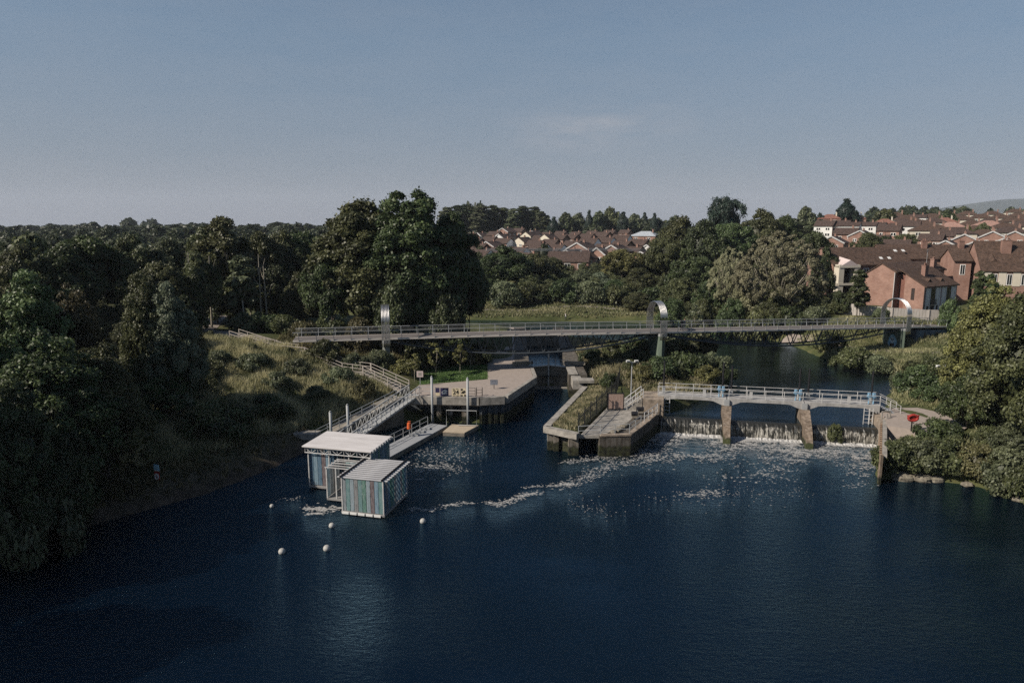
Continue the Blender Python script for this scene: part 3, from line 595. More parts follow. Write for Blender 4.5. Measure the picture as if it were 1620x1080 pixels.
IZ = 2.55
mb = MB(); mb.prism([(8.4, 139), (8.4, 103), (8.1, 95), (8.0, 94.2), (10.6, 94.2), (10.6, 139)], -2, 3.3); part(mb, 'lock_side_wall', M['tide_dark'], isl)
mb = MB(); mb.box(8.0, 9.3, 94.0, 103, 3.3, 3.42); mb.box(8.3, 9.6, 90.8, 93.9, 2.0, 3.2); mb.box(9.0, 11.2, 90.6, 92.4, 2.9, 3.25); part(mb, 'lock_coping', M['concrete'], isl)
pl = [(3.6, 71.4), (6.9, 68.8), (13.4, 85.5), (14.5, 92.5), (9.8, 92.5), (9.8, 89.4)]
mb = MB(); mb.prism([(4.0, 71.6), (6.8, 69.5), (13.2, 85.5), (14.4, 92.4), (10.1, 92.4), (10.1, 89.5)], 1.85, IZ - 0.14); part(mb, 'planter_bed', M['ground'], isl)
mb = MB()
for a, b_ in (((9.9, 90.2), (3.75, 71.5)), ((3.6, 71.5), (6.95, 68.95))):
    mb.beam((a[0], a[1], IZ - 0.3), (b_[0], b_[1], IZ - 0.3), 0.75, 0.62)
part(mb, 'concrete_capping', M['concrete'], isl)
mb = MB(); mb.prism([(4.15, 71.9), (6.0, 70.4), (9.5, 80), (10.2, 90)], -2, IZ - 0.7); part(mb, 'tip_wall', M['tide_dark'], isl)
for (x, y, s_) in ((4.15, 71.2, 0.3), (4.75, 70.75, 0.28), (6.5, 69.35, 0.52)):
    mb = MB(); mb.box(x - s_, x + s_, y - 0.1, y + 0.8, -2, IZ - 0.62); part(mb, 'column', M['tide_concrete'], isl)
mb = MB(); mb.prism([(9.2, 68.9), (12.5, 69.2), (17.3, 77.6), (17.3, 86), (13.7, 85.6), (8.8, 73.2)], -2, 2.2); part(mb, 'walkway_block', M['tide_dark'], isl)
mb = MB(); mb.prism([(7.15, 69.3), (9.6, 69.25), (13.2, 74.6), (15.4, 79.0), (15.4, 85.2), (13.5, 85.3)], 1.9, 2.215); part(mb, 'walkway_paving', M['concrete'], isl)
mb = MB(); mb.prism([(9.3, 68.85), (12.55, 69.15), (15.4, 74.1), (16.9, 77.0), (16.4, 77.3), (12.3, 69.7), (9.3, 69.4)], 2.2, 2.38); part(mb, 'stone_coping', M['pier_stone'], isl)
mb = MB(); mb.prism([(15.6, 78.6), (17.9, 78.3), (18.9, 82.6), (16.2, 82.8)], 0, 3.72); part(mb, 'abutment', M['pier_stone'], isl)
mb = MB()
for i in range(7): mb.box(14.0 + i * 0.25, 15.6, 79.4, 80.8, 2.2 + i * 0.2, 2.4 + i * 0.2)
part(mb, 'stair', M['concrete'], isl)
mb = MB()
for y in (79.4, 80.8):
    mb = MB()
    for z_ in (0.55, 1.1): mb.tube((13.8, y, 2.2 + z_), (15.7, y, 3.7 + z_), 0.045, 6)
    for f in (0, 0.33, 0.66, 1): mb.tube((13.8 + 1.9 * f, y, 2.2 + 1.5 * f), (13.8 + 1.9 * f, y, 3.3 + 1.5 * f), 0.045, 6)
    part(mb, 'stair_railing', M['white_paint'], isl)
def railing(name, label, pts, h, n_rails, spacing, r, mat, parent=None, cat='railing', gates=None, post_name='post'):
    """rails in one mesh, posts as parts"""
    root = parent or thing(name, label, cat, tuple(pts[0]))
    L0 = Vector(root.location) if not parent else Vector(parent.location)
    rl = MB()
    for a, b_ in zip(pts[:-1], pts[1:]):
        for k in range(n_rails):
            z_ = h * (k + 1) / n_rails
            rl.tube((a[0], a[1], a[2] + z_), (b_[0], b_[1], b_[2] + z_), r, 6)
    par = root
    ro = part(rl, 'rails' if not parent else name, mat, root)
    me = None
    for a, b_ in zip(pts[:-1], pts[1:]):
        a = Vector(a); b_ = Vector(b_); n = max(1, round((b_ - a).length / spacing))
        for i in range(n + (1 if b_ == Vector(pts[-1]) else 0)):
            q = a.lerp(b_, i / n)
            if me is None: me = MB().tube((0, 0, 0), (0, 0, h + 0.02), r * 1.15, 6).mesh(post_name, mat)
            o = link_mesh(post_name, me, root if not parent else ro)
            o.location = q - L0
    return root
railing('railing', 'thin pale railing around the stone end of the lock island walkway', [(7.0, 69.2, 2.2), (9.3, 69.1, 2.38), (12.4, 69.4, 2.38), (14.2, 72.6, 2.38)], 1.05, 2, 1.6, 0.03, M['galv'])
railing('railing', 'short pale railing at the weir side of the lock island by the ladder', [(14.8, 73.8, 2.38), (16.8, 77.1, 2.38), (17.2, 78.2, 2.3)], 1.05, 2, 1.5, 0.04, M['white_paint'])
# palisade fence of the island
def palisade(label, pts, h, step, bar):
    f = thing('palisade_fence', label, 'fence', tuple(pts[0]))
    mb = MB(); posts = []
    for a, b_ in zip(pts[:-1], pts[1:]):
        a = Vector(a); b_ = Vector(b_); n = int((b_ - a).length / step)
        for z_ in (0.35, h - 0.3): mb.beam(a + Vector((0, 0, z_)), b_ + Vector((0, 0, z_)), 0.05, 0.06)
        for i in range(n):
            q = a.lerp(b_, i / n); mb.box(q.x - bar, q.x + bar, q.y - bar, q.y + bar, q.z, q.z + h)
        n2 = max(1, round((b_ - a).length / 2.6))
        for i in range(n2 + 1): posts.append(a.lerp(b_, i / n2))
    part(mb, 'bars', M['dark_fence'], f)
    me = MB().box(-0.06, 0.06, -0.06, 0.06, 0, h + 0.35).mesh('post', M['dark_fence'])
    for q in posts: o = link_mesh('post', me, f); o.location = q - Vector(pts[0])
palisade('dark metal palisade fence between the island planter and its paved walkway', [(7.0, 69.3, IZ - 0.1), (13.35, 85.4, IZ), (14.6, 90.5, 2.9)], 1.9, 0.42, 0.032)
# framed mesh gate panel on the walkway
gp = thing('mesh_gate', 'square brown mesh gate in a dark frame across the island walkway', 'gate', (12.4, 79.3, 2.2))
mb = MB(); q0 = (-0.95, 0, 0)
for a, b_ in (((-0.95, 0, 0.1), (-0.95, 0, 2.1)), ((0.95, 0, 0.1), (0.95, 0, 2.1)), ((-1.0, 0, 0.12), (1.0, 0, 0.12)), ((-1.0, 0, 2.1), (1.0, 0, 2.1))): mb.beam(a, b_, 0.1, 0.1, (0, 1, 0))
mb.build('frame', M['black_metal'], gp)
mb = MB().box(-0.9, 0.9, -0.02, 0.02, 0.2, 2.0); mb.build('panel', pm('mesh_panel', (0.2, 0.13, 0.1), 0.8, scale=6, col2=(0.36, 0.27, 0.23)), gp)
# machinery and clutter on the walkway
for (x, y, lab, sx) in ((14.0, 75.6, 'dark winch block lying on the stone walkway edge nearest the river', 0.8), (15.0, 77.6, 'dark winch block beside the white stair of the island', 1.0)):
    wb = thing('winch', lab, 'winch', (x, y, 2.36))
    MB().box(-0.35 * sx, 0.35 * sx, -0.3, 0.3, 0, 0.22).build('base', M['concrete_dark'], wb)
    MB().tube((-0.4 * sx, 0, 0.45), (0.4 * sx, 0, 0.45), 0.28, 12).build('drum', M['black_metal'], wb)
    MB().beam((0.45 * sx, 0, 0.3), (0.45 * sx, 0, 0.85), 0.06, 0.06).build('handle', M['galv'], wb)
rk = [(12.6, 72.7), (12.2, 72.1), (11.7, 71.3), (11.3, 70.6), (10.8, 70.2)]
for i, (x, y) in enumerate(rk):
    mb = MB().ball((0, 0, 0.15), 0.34 + 0.05 * (i % 2), 9, 6, 0.7); rr = random.Random(i)
    mb.v = [(v[0] * rr.uniform(.85, 1.2), v[1] * rr.uniform(.85, 1.2), max(-0.02, v[2])) for v in mb.v]
    o = mb.build('rubble_stone', M['rock'] if i % 2 else M['concrete_dark']); o.location = (x, y, 2.22)
    tag(o, 'loose stone in the low row across the island walkway paving', 'stone', 'loose stones on the island walkway')
def light_mast(x, y, z, top, label, n_l):
    r_ = thing('light_mast', label, 'light', (x, y, z))
    MB().tube((0, 0, 0), (0, 0, top - z), 0.09, 8, 0.06).build('mast', M['galv'], r_)
    MB().beam((-0.75, 0, top - z), (0.75, 0, top - z), 0.1, 0.08).build('crossarm', M['galv'], r_)
    for s_ in (-0.5, 0.5):
        f_ = MB().box(s_ - 0.22, s_ + 0.22, -0.35, 0.05, top - z + 0.06, top - z + 0.26).build('floodlight', M['white'], r_)
        MB().box(s_ - 0.17, s_ + 0.17, -0.37, -0.34, top - z + 0.09, top - z + 0.23).build('lens', M['glass'], f_)
light_mast(14.5, 80.9, 2.2, 7.75, 'tall grey floodlight mast on the lock island walkway', 2)
light_mast(54.6, 85, 2.9, 6.3, 'grey floodlight mast rising from the bushes on the right bank', 2)

# ------------------------------------------------------------ the weir
e_ = Vector((0.9796, -0.2009, 0)); m_ = Vector((0.27, 0.963, 0)).normalized()
W0v = Vector((17.3, 77.6, 0))
def wp(t, o, z): q = W0v + e_ * t + m_ * o; return Vector((q.x, q.y, z))
M['weir_concrete'] = pm('pale_concrete', (0.29, 0.285, 0.275), 0.8, var=0.35, scale=1.3, stretch=(1, 1, .35))
weir = thing('weir', 'three bay river weir with white arched walkway and stone piers', 'weir', (29, 76, 0))
DZ = 3.85; BAYS = [(0.3, 7.0), (8.2, 15.65), (16.85, 23.7)]
mb = MB()
def arched(mb, t0, t1, o0, o1, top, th, haunch):
    ts = [t0, t0 + 0.25, t0 + 1.5, t0 + 2.2, t1 - 2.2, t1 - 1.5, t1 - 0.25, t1]; zs = [haunch, haunch, th * 1.15, th, th, th * 1.15, haunch, haunch]
    fr = [wp(t, o0, top) for t in ts] + [wp(t, o0, top - z_) for t, z_ in reversed(list(zip(ts, zs)))]
    bk = [wp(t, o1, top) for t in ts] + [wp(t, o1, top - z_) for t, z_ in reversed(list(zip(ts, zs)))]
    mb.hexa(fr, bk)
for (a, b_) in ((-0.4, 7.55), (7.65, 16.2), (16.3, 24.3)):
    mb = MB(); arched(mb, a, b_, 2.6, 4.6, DZ, 0.36, 0.95); part(mb, 'walkway_span', M['weir_concrete'], weir)
for (a, b_) in BAYS:
    mb = MB(); mb.beam(wp(a, 5.3, 2.95), wp(b_, 5.3, 2.95), 0.22, 0.24); part(mb, 'rear_beam', M['white_paint'], weir)
for k, t_ in enumerate((7.6, 16.25)):
    hw = 0.55
    prof = [(-3.0, -2), (-3.0, 0.6), (-2.0, 1.7), (2.0, 3.0), (5.2, 3.0), (5.2, -2)]
    mb = MB(); lft = [wp(t_ - (0.36 if o < -1.5 else hw), o, z_) for o, z_ in prof]; rgt = [wp(t_ + (0.36 if o < -1.5 else hw), o, z_) for o, z_ in prof]
    mb.hexa(lft, rgt); part(mb, 'pier', M['tide_pier'], weir)
    mb = MB(); lo = [(-3.03, -2), (-3.03, 0.55), (-2.2, 0.8), (-2.2, -2)]
    mb.hexa([wp(t_ - 0.39, o, z_) for o, z_ in lo], [wp(t_ + 0.39, o, z_) for o, z_ in lo]); part(mb, 'algae_band', pm('algae', (0.03, 0.038, 0.015), 0.9, scale=2, col2=(0.075, 0.085, 0.035)), weir)
    mb = MB(); mb.beam(wp(t_ - 0.3, 2.5, 3.35), wp(t_ + 0.3, 2.5, 3.35), 0.3, 0.75); part(mb, 'control_box', M['galv'], weir)
# crest gates
for (a, b_) in BAYS:
    mb = MB(); mb.hexa([wp(a, 0.25, -1), wp(b_, 0.25, -1), wp(b_, 0.9, -1), wp(a, 0.9, -1)], [wp(a, 0.25, UP_Z - 0.12), wp(b_, 0.25, UP_Z - 0.12), wp(b_, 0.9, UP_Z - 0.04), wp(a, 0.9, UP_Z - 0.04)])
    part(mb, 'crest_gate', M['concrete_dark'], weir)
# railings (two lines, posts under the rails)
for o in (2.7, 4.5):
    railing('railing', None, [wp(-0.4, o, DZ), wp(24.3, o, DZ)], 1.1, 2, 2.05, 0.032, M['white_paint'], weir)
panel_me = MB().box(-0.17, 0.17, -0.03, 0.03, 0.15, 0.9).mesh('rail_panel', M['white_paint'])
for t_ in (5.0, 10.3, 21.0):
    o = link_mesh('rail_panel', panel_me, weir); o.location = wp(t_, 2.66, DZ) - weir.location; o.rotation_euler = (0, 0, -0.2)
act = None
for t_ in (0.2, 7.1, 8.1, 15.75, 16.75, 23.6):
    mb = MB(); mb.tube(wp(t_, 3.9, DZ - 1), wp(t_, 3.9, DZ + 4.0 - (0.3 if t_ > 8 else 0)), 0.11, 8); part(mb, 'gate_stem', M['black_metal'], weir)
    mb = MB(); c = wp(t_, 3.9, DZ); mb.box(c.x - 0.16, c.x + 0.16, c.y - 0.16, c.y + 0.16, DZ, DZ + 0.75); part(mb, 'pedestal', M['galv'], weir)
for t_ in (6.7, 7.15, 15.3, 15.8, 23.2, 23.7):
    mb = MB(); c = wp(t_, 3.2, DZ); mb.box(c.x - 0.12, c.x + 0.12, c.y - 0.15, c.y + 0.15, DZ + 0.75, DZ + 1.3); mb.tube((c.x - 0.22, c.y, DZ + 0.95), (c.x + 0.3, c.y, DZ + 0.88), 0.11, 8); mb.tube((c.x, c.y, DZ), (c.x, c.y, DZ + 0.6), 0.08, 8)
    part(mb, 'actuator', M['blue_box'], weir)
def ladder(t_, o, z0, z1, wd):
    mb = MB()
    for s_ in (-wd, wd): mb.tube(wp(t_ + s_, o, z0), wp(t_ + s_, o, z1), 0.045, 6)
    z_ = z0 + 0.3
    while z_ < z1: mb.tube(wp(t_ - wd, o, z_), wp(t_ + wd, o, z_), 0.03, 6); z_ += 0.45
    part(mb, 'ladder', M['white_paint'], weir)
ladder(0.75, 2.0, 1.0, 3.8, 0.3); ladder(22.9, 2.2, 1.6, 3.6, 0.3); ladder(23.35, 2.2, 1.6, 3.6, 0.2)
# end abutment and stair at the right
mb = MB(); mb.hexa([wp(23.75, -0.5, -2), wp(25.0, -0.5, -2), wp(25.2, 5, -2), wp(23.75, 5, -2)], [wp(23.75, -0.5, 2.85), wp(25.0, -0.5, 2.85), wp(25.2, 5, 2.85), wp(23.75, 5, 2.85)]); part(mb, 'abutment', M['pier_stone'], weir)
mb = MB()
for i in range(6): a = wp(24.4 + i * 0.33, 3.0, 0); mb.beam(wp(24.4 + i * 0.33, 2.7, DZ - 0.17 * (i + 1)), wp(24.4 + i * 0.33, 4.5, DZ - 0.17 * (i + 1)), 0.33, 0.06)
part(mb, 'stair', M['galv'], weir)
for o in (2.7, 4.5):
    mb = MB()
    for z_ in (0.55, 1.1): mb.tube(wp(24.3, o, DZ + z_), wp(26.5, o, DZ - 1.05 + z_), 0.04, 6)
    for f in (0, 0.5, 1): mb.tube(wp(24.3 + 2.2 * f, o, DZ - 1.05 * f), wp(24.3 + 2.2 * f, o, DZ + 1.1 - 1.05 * f), 0.04, 6)
    part(mb, 'stair_railing', M['white_paint'], weir)
mb = MB()
for a, b_ in ((wp(24.1, 0.6, 2.85), wp(24.1, 0.6, 3.7)), (wp(25.0, 0.9, 2.85), wp(25.0, 0.9, 3.7)), (wp(24.1, 0.6, 3.7), wp(25.0, 0.9, 3.7)), (wp(24.5, 0.2, 2.85), wp(24.5, 0.2, 3.6))): mb.beam(a, b_, 0.12, 0.12)
part(mb, 'support_frame', M['concrete'], weir)
# falling water
m, t, b = new_mat('falling_water'); b.inputs['Roughness'].default_value = 0.35
tc = t.nodes.new('ShaderNodeTexCoord'); mp = t.nodes.new('ShaderNodeMapping'); mp.inputs['Scale'].default_value = (1.5, 1.5, 0.10)
n = t.nodes.new('ShaderNodeTexNoise'); n.inputs['Scale'].default_value = 5.5; n.inputs['Detail'].default_value = 6; n.inputs['Roughness'].default_value = 0.75
r = t.nodes.new('ShaderNodeValToRGB'); r.color_ramp.elements[0].position = 0.49; r.color_ramp.elements[0].color = (0.018, 0.018, 0.015, 1); r.color_ramp.elements[1].position = 0.66; r.color_ramp.elements[1].color = (0.44, 0.42, 0.37, 1)
t.links.new(tc.outputs['Object'], mp.inputs[0]); t.links.new(mp.outputs[0], n.inputs['Vector']); nb = t.nodes.new('ShaderNodeTexNoise'); nb.inputs['Scale'].default_value = 0.55; nb.inputs['Detail'].default_value = 3; t.links.new(tc.outputs['Object'], nb.inputs['Vector'])
sz = t.nodes.new('ShaderNodeSeparateXYZ'); t.links.new(tc.outputs['Object'], sz.inputs[0])
lip = t.nodes.new('ShaderNodeMapRange'); lip.inputs[1].default_value = 1.25; lip.inputs[2].default_value = 1.65; lip.inputs[3].default_value = 0.0; lip.inputs[4].default_value = -0.25; t.links.new(sz.outputs[2], lip.inputs[0])
m1 = t.nodes.new('ShaderNodeMath'); m1.operation = 'MULTIPLY_ADD'; m1.inputs[1].default_value = 0.55; t.links.new(nb.outputs[0], m1.inputs[0]); t.links.new(n.outputs[0], m1.inputs[2])
m2 = t.nodes.new('ShaderNodeMath'); m2.operation = 'ADD'; t.links.new(m1.outputs[0], m2.inputs[0]); t.links.new(lip.outputs[0], m2.inputs[1])
m3 = t.nodes.new('ShaderNodeMath'); m3.operation = 'SUBTRACT'; m3.inputs[1].default_value = 0.27; t.links.new(m2.outputs[0], m3.inputs[0])
t.links.new(m3.outputs[0], r.inputs[0]); t.links.new(r.outputs[0], b.inputs['Base Color'])
for k, (a, b_) in enumerate(BAYS):
    mb = MB(); prof = [(0.9, UP_Z + 0.03), (0.3, UP_Z + 0.0), (0.05, UP_Z - 0.25), (-0.12, 0.9), (-0.25, -0.1)]
    nn = 40; g = []
    for i in range(nn + 1):
        tt = a - 0.1 + (b_ - a + 0.2) * i / nn; wv = 0.04 * math.sin(i * 2.3) + 0.03 * math.sin(i * 5.1)
        g.append([wp(tt, o + (wv if j > 1 else 0), z_) for j, (o, z_) in enumerate(prof)])
    for i in range(nn):
        for j in range(len(prof) - 1): mb.poly([g[i][j], g[i + 1][j], g[i + 1][j + 1], g[i][j + 1]])
    o = mb.build('falling_water', m); tag(o, kind='structure')
# boiling foam ridge at the foot of each fall
for k, (a, b_) in enumerate(BAYS):
    mb = MB(); nn = 46; rr = random.Random(k); g = []
    for i in range(nn + 1):
        tt = a - 0.1 + (b_ - a + 0.2) * i / nn; h_ = rr.uniform(0.05, 0.2); wd = rr.uniform(0.2, 1.0)
        g.append([wp(tt, -0.1, 0.0), wp(tt, -0.25, h_), wp(tt, -0.25 - wd * 0.5, h_ * 0.8), wp(tt, -0.3 - wd, 0.004)])
    for i in range(nn):
        for j in range(3): mb.poly([g[i][j], g[i + 1][j], g[i + 1][j + 1], g[i][j + 1]])
    o = mb.build('churning_foam', M['foam_thick'], smooth=True); tag(o, ['white churning foam at the foot of the fall beside the lock island', 'white churning foam at the foot of the middle fall between the two piers', 'white churning foam at the foot of the fall beside the right bank'][k], kind='stuff')
# right bank: sheet pile wall and paved area beside the weir
rw = thing('river_wall', 'brown steel and concrete river wall on the right bank below the weir', 'wall', (38, 67, 0))
mb = MB(); sheet_pile(mb, (41.2, 73.4), (34.7, 61.3), -2, 2.7, 0.8, 0.2); part(mb, 'sheet_piling', pm('rusty_pile', (0.10, 0.07, 0.05), 0.9, scale=1.3, col2=(0.3, 0.22, 0.16)), rw)
mb = MB(); mb.beam((41.4, 73.3, 2.75), (34.9, 61.25, 2.75), 0.4, 0.3); part(mb, 'capping', M['concrete'], rw)
mb = MB(); mb.box(34.45, 34.68, 61.05, 61.3, -2, 2.9); part(mb, 'end_pile', M['tide_pier'], rw)
mb = MB(); mb.prism([(41.3, 73.0), (40.0, 70.2), (44.5, 66.6), (48.0, 69.5), (49.0, 75.0), (47.5, 77.5), (42.4, 77.3)], 0.5, 3.02); tag(mb.build('weir_pavement', M['paving']), kind='structure')
lb = thing('lifebuoy_station', 'red lifebuoy housing on a post beside the right end of the weir', 'lifebuoy', (41.6, 68.6, 2.9))
MB().box(-0.05, 0.05, -0.05, 0.05, 0, 1.9).build('post', M['black_metal'], lb)
mb = MB(); mb.sweep([(0.48 * math.cos(a), -0.12, 1.45 + 0.30 * math.sin(a)) for a in [math.pi * 2 * i / 20 for i in range(20)]] + [(0.48, -0.12, 1.45)], 0.14, 8); mb.box(-0.35, 0.35, -0.14, -0.08, 1.1, 1.75); mb.box(-0.62, 0.62, -0.16, -0.06, 1.62, 1.76); mb.build('lifebuoy_housing', M['red'], lb)

# ------------------------------------------------------------ the footbridge
kn = [(-29.5, 90.6, 8.45), (-17.4, 93.0, 8.42), (2.0, 96.8, 8.35), (22.4, 101.0, 8.05), (46, 108.9, 7.3), (68, 117.3, 6.4), (79, 122.2, 5.8)]
def catmull(p, n):
    out = []; q = [np.array(k_, float) for k_ in p]; q = [2 * q[0] - q[1]] + q + [2 * q[-1] - q[-2]]
    for i in range(1, len(q) - 2):
        for k in range(n):
            t_ = k / n; a, b_, c, d = q[i - 1], q[i], q[i + 1], q[i + 2]
            out.append(0.5 * (2 * b_ + (c - a) * t_ + (2 * a - 5 * b_ + 4 * c - d) * t_ ** 2 + (3 * b_ - a - 3 * c + d) * t_ ** 3))
    out.append(q[-2]); return out
cv = catmull(kn, 40); cum = [0]
for a, b_ in zip(cv[:-1], cv[1:]): cum.append(cum[-1] + np.linalg.norm(b_ - a))
cum = np.array(cum); CV = np.array(cv); BL = cum[-1]
def br(s, o=0.0, dz=0.0):
    p_ = np.array([np.interp(s, cum, CV[:, k]) for k in range(3)]); q_ = np.array([np.interp(min(s + 0.5, BL), cum, CV[:, k]) for k in range(3)]); r_ = np.array([np.interp(max(s - 0.5, 0), cum, CV[:, k]) for k in range(3)])
    d = (q_ - r_)[:2]; d /= np.linalg.norm(d)
    return Vector((p_[0] - d[1] * o, p_[1] + d[0] * o, p_[2] + dz))
def s_at(x): return float(np.interp(x, CV[:, 0], cum))
S1, S2, S3 = s_at(-17.4), s_at(22.4), s_at(68)
BW = 3.3
bridge = thing('footbridge', 'long pale footbridge on three piers with steel arches crossing the river', 'footbridge', tuple(br(S2)))
def strip(mb, s0, s1, n, o0, o1, z0, z1):
    g = []
    for i in range(n + 1):
        s_ = s0 + (s1 - s0) * i / n; g.append([br(s_, o0, z0), br(s_, o1, z0), br(s_, o1, z1), br(s_, o0, z1)])
    for i in range(n):
        for k in range(4): j = (k + 1) % 4; mb.poly([g[i][k], g[i + 1][k], g[i + 1][j], g[i][j]])
    mb.poly(g[0]); mb.poly(list(reversed(g[-1])))
mb = MB(); strip(mb, 0, BL, 70, 0.06, BW - 0.06, 0.04, 0.28); part(mb, 'deck', M['bridge_deck'], bridge)
for o0, o1 in ((-0.08, 0.05), (BW - 0.05, BW + 0.08)):
    mb = MB(); strip(mb, 0, BL, 70, o0, o1, 0.06, 0.31); part(mb, 'edge_fascia', M['deck_edge'], bridge)
mb = MB(); strip(mb, 0, BL, 70, 0.9, BW - 0.9, -0.12, 0.03); part(mb, 'spine_beam', M['chord'], bridge)
post_h = 1.08
for side, o in ((-1, 0.0), (1, BW)):
    mb = MB()
    for (dz, r_, out) in ((1.12, 0.048, 0.26), (0.86, 0.018, 0.2)):
        mb.sweep([br(BL * i / 80, o + side * out, 0.28 + dz) for i in range(81)], r_, 6)
    rl = part(mb, 'railing', M['galv'], bridge)
    n = 50; sh = None
    mesh_p = MB()
    for i in range(n):
        s_ = 0.8 + (BL - 1.6) * i / (n - 1); a = br(s_, o + side * 0.02, 0.0); b_ = br(s_, o + side * 0.27, 0.28 + post_h)
        pm_ = MB(); d = br(s_ + 0.05) - br(s_ - 0.05); pm_.beam(a, b_, 0.07, 0.07, d); part_o = MB()
        part(pm_, 'post', M['galv'], bridge).parent = rl
# fine mesh infill: thin wires
    mb = MB()
    for k in range(8): mb.sweep([br(BL * i / 60, o + side * (0.03 + 0.03 * k), 0.38 + 0.1 * k) for i in range(61)], 0.013, 4)
    part(mb, 'infill_wires', M['galv'], rl).parent = rl
for o in bridge.children_recursive: pass
M['pier_mid'] = pm('mossy_pier_concrete', (0.045, 0.065, 0.052), 0.8, scale=0.7, stretch=(1, 1, 0.3), col2=(0.12, 0.155, 0.12))
# arches
for S in (S1, S2, S3):
    mb0 = MB(); d = (br(S + 0.1) - br(S - 0.1)); d.z = 0; d.normalize(); c = br(S, BW / 2, 0)
    n_ = Vector((-d.y, d.x, 0)); hw = {S1: 2.2, S2: 2.3, S3: 2.6}[S]; TOP = {S1: 4.75, S2: 4.7, S3: 5.1}[S]
    arch_o = None
    for k in range(6):
        pts = []; sh_ = (k - 2.5) * 0.19
        for i in range(27):
            t_ = i / 26
            if t_ < 0.22: o_ = -hw; z_ = -0.9 + (TOP - hw + 0.9) * t_ / 0.22
            elif t_ > 0.78: o_ = hw; z_ = -0.9 + (TOP - hw + 0.9) * (1 - t_) / 0.22
            else: a = math.pi * (1 - (t_ - 0.22) / 0.56); o_ = hw * math.cos(a); z_ = TOP - hw + hw * math.sin(a)
            fan = 0.72 + 0.28 * max(0, min(1, (z_ + 0.9) / (TOP + 0.9)))
            pts.append(c + n_ * o_ + d * sh_ * (1.25 - 0.25 * fan) + Vector((0, 0, z_)))
        mb = MB(); mb.sweep(pts, 0.066, 8)
        if arch_o is None: arch_o = part(mb, 'arch', M['steel'], bridge, True)
        else: part(mb, 'tube', M['steel'], bridge, True).parent = arch_o
    # pier under the arch
    zb = hz(c.x, c.y) - 1.0; q = br(S, 0, 0)
    for nm, mt, (a0, a1) in (('pier', M['pier_grey'] if S == S1 else M['pier_mid'], (0.5, 0.5)),):
        def ring(z_, k_):
            w_ = 0.52 * k_; pts = []
            for (al, ac) in ((-0.15, -0.55), (w_, -0.15), (w_, BW + 0.1), (-0.15, BW + 0.5), (-w_, BW + 0.1), (-w_, -0.15)):
                v_ = br(S, ac, 0); pts.append((v_.x + d.x * al, v_.y + d.y * al, z_))
            return pts
        mb = MB(); mb.hexa(ring(zb, 0.85), ring(c.z - 0.35, 1.0)); po = part(mb, nm, mt, bridge)
        mb = MB(); mb.hexa(ring(c.z - 0.35, 1.04), ring(c.z + 0.02, 1.04)); part(mb, 'bearing_cap', M['galv'], bridge).parent = po
    if S == S3:      # pale blue painted figure on the broad side of the pier facing downstream
        v_ = br(S, 1.55, 0); out = -d * 0.50
        def gp_(u, z_): return (v_.x + n_.x * u + out.x * 1.02, v_.y + n_.y * u + out.y * 1.02, z_)
        zb0 = hz(c.x, c.y) + 0.15
        for nm, mt, pts, dz in (('painted_figure', pm('graffiti_blue', (0.20, 0.36, 0.46), 0.8, var=0.25, scale=3), [(0.85 * math.cos(a) * (1.1 if math.sin(a) < 0 else 0.85), 1.15 + 1.15 * math.sin(a)) for a in [i * 0.3927 for i in range(16)]], 0.0),
                            ('painted_face', pm('graffiti_pale', (0.45, 0.52, 0.55), 0.8, var=0.2, scale=3), [(0.42 * math.cos(a), 1.25 + 0.55 * math.sin(a)) for a in [i * 0.52 for i in range(12)]], 0.012)):
            mb = MB(); f_ = [(gp_(u, zb0 + z_)) for u, z_ in pts]; f_ = [(x - d.x * dz, y - d.y * dz, z_) for x, y, z_ in f_]
            mb.hexa(f_, [(x - d.x * 0.008, y - d.y * 0.008, z_) for x, y, z_ in f_]); part(mb, nm, mt, bridge).parent = po
        mb = MB()
        for (u, z_, w_, h_) in ((-0.18, 1.45, 0.1, 0.1), (0.18, 1.45, 0.1, 0.1), (0.0, 1.2, 0.1, 0.08), (0, 0.45, 0.42, 0.26)):
            f_ = [gp_(u + sx * w_, zb0 + z_ + sz * h_) for sx, sz in ((-1, -1), (1, -1), (1, 1), (-1, 1))]; f_ = [(x - d.x * 0.03, y - d.y * 0.03, z2) for x, y, z2 in f_]
            mb.hexa(f_, [(x - d.x * 0.008, y - d.y * 0.008, z2) for x, y, z2 in f_])
        part(mb, 'painted_mark', M['ink'], bridge).parent = po
# lens shaped trusses below the deck
for (sa, sb, sag) in ((S1 + 0.4, S2 - 0.4, 2.35), (S2 + 0.4, S3 - 0.4, 2.25)):
    def ch(f, o): return br(sa + (sb - sa) * f, o, -0.25 - sag * (1 - (2 * f - 1) ** 2))
    for o in (0.55, BW - 0.55):
        mb = MB(); mb.sweep([ch(i / 40, o) for i in range(41)], 0.13, 8); co = part(mb, 'bottom_chord', M['chord'], bridge, True)
        n = 18
        for i in range(1, n):
            f = i / n; top1 = br(sa + (sb - sa) * (f - 0.4 / n), o, 0.0); top2 = br(sa + (sb - sa) * (f + 0.4 / n), o, 0.0)
            mb = MB(); mb.tube(ch(f, o), top1, 0.075, 6); mb.tube(ch(f, o), top2, 0.075, 6); part(mb, 'strut', M['chord'], bridge).parent = co
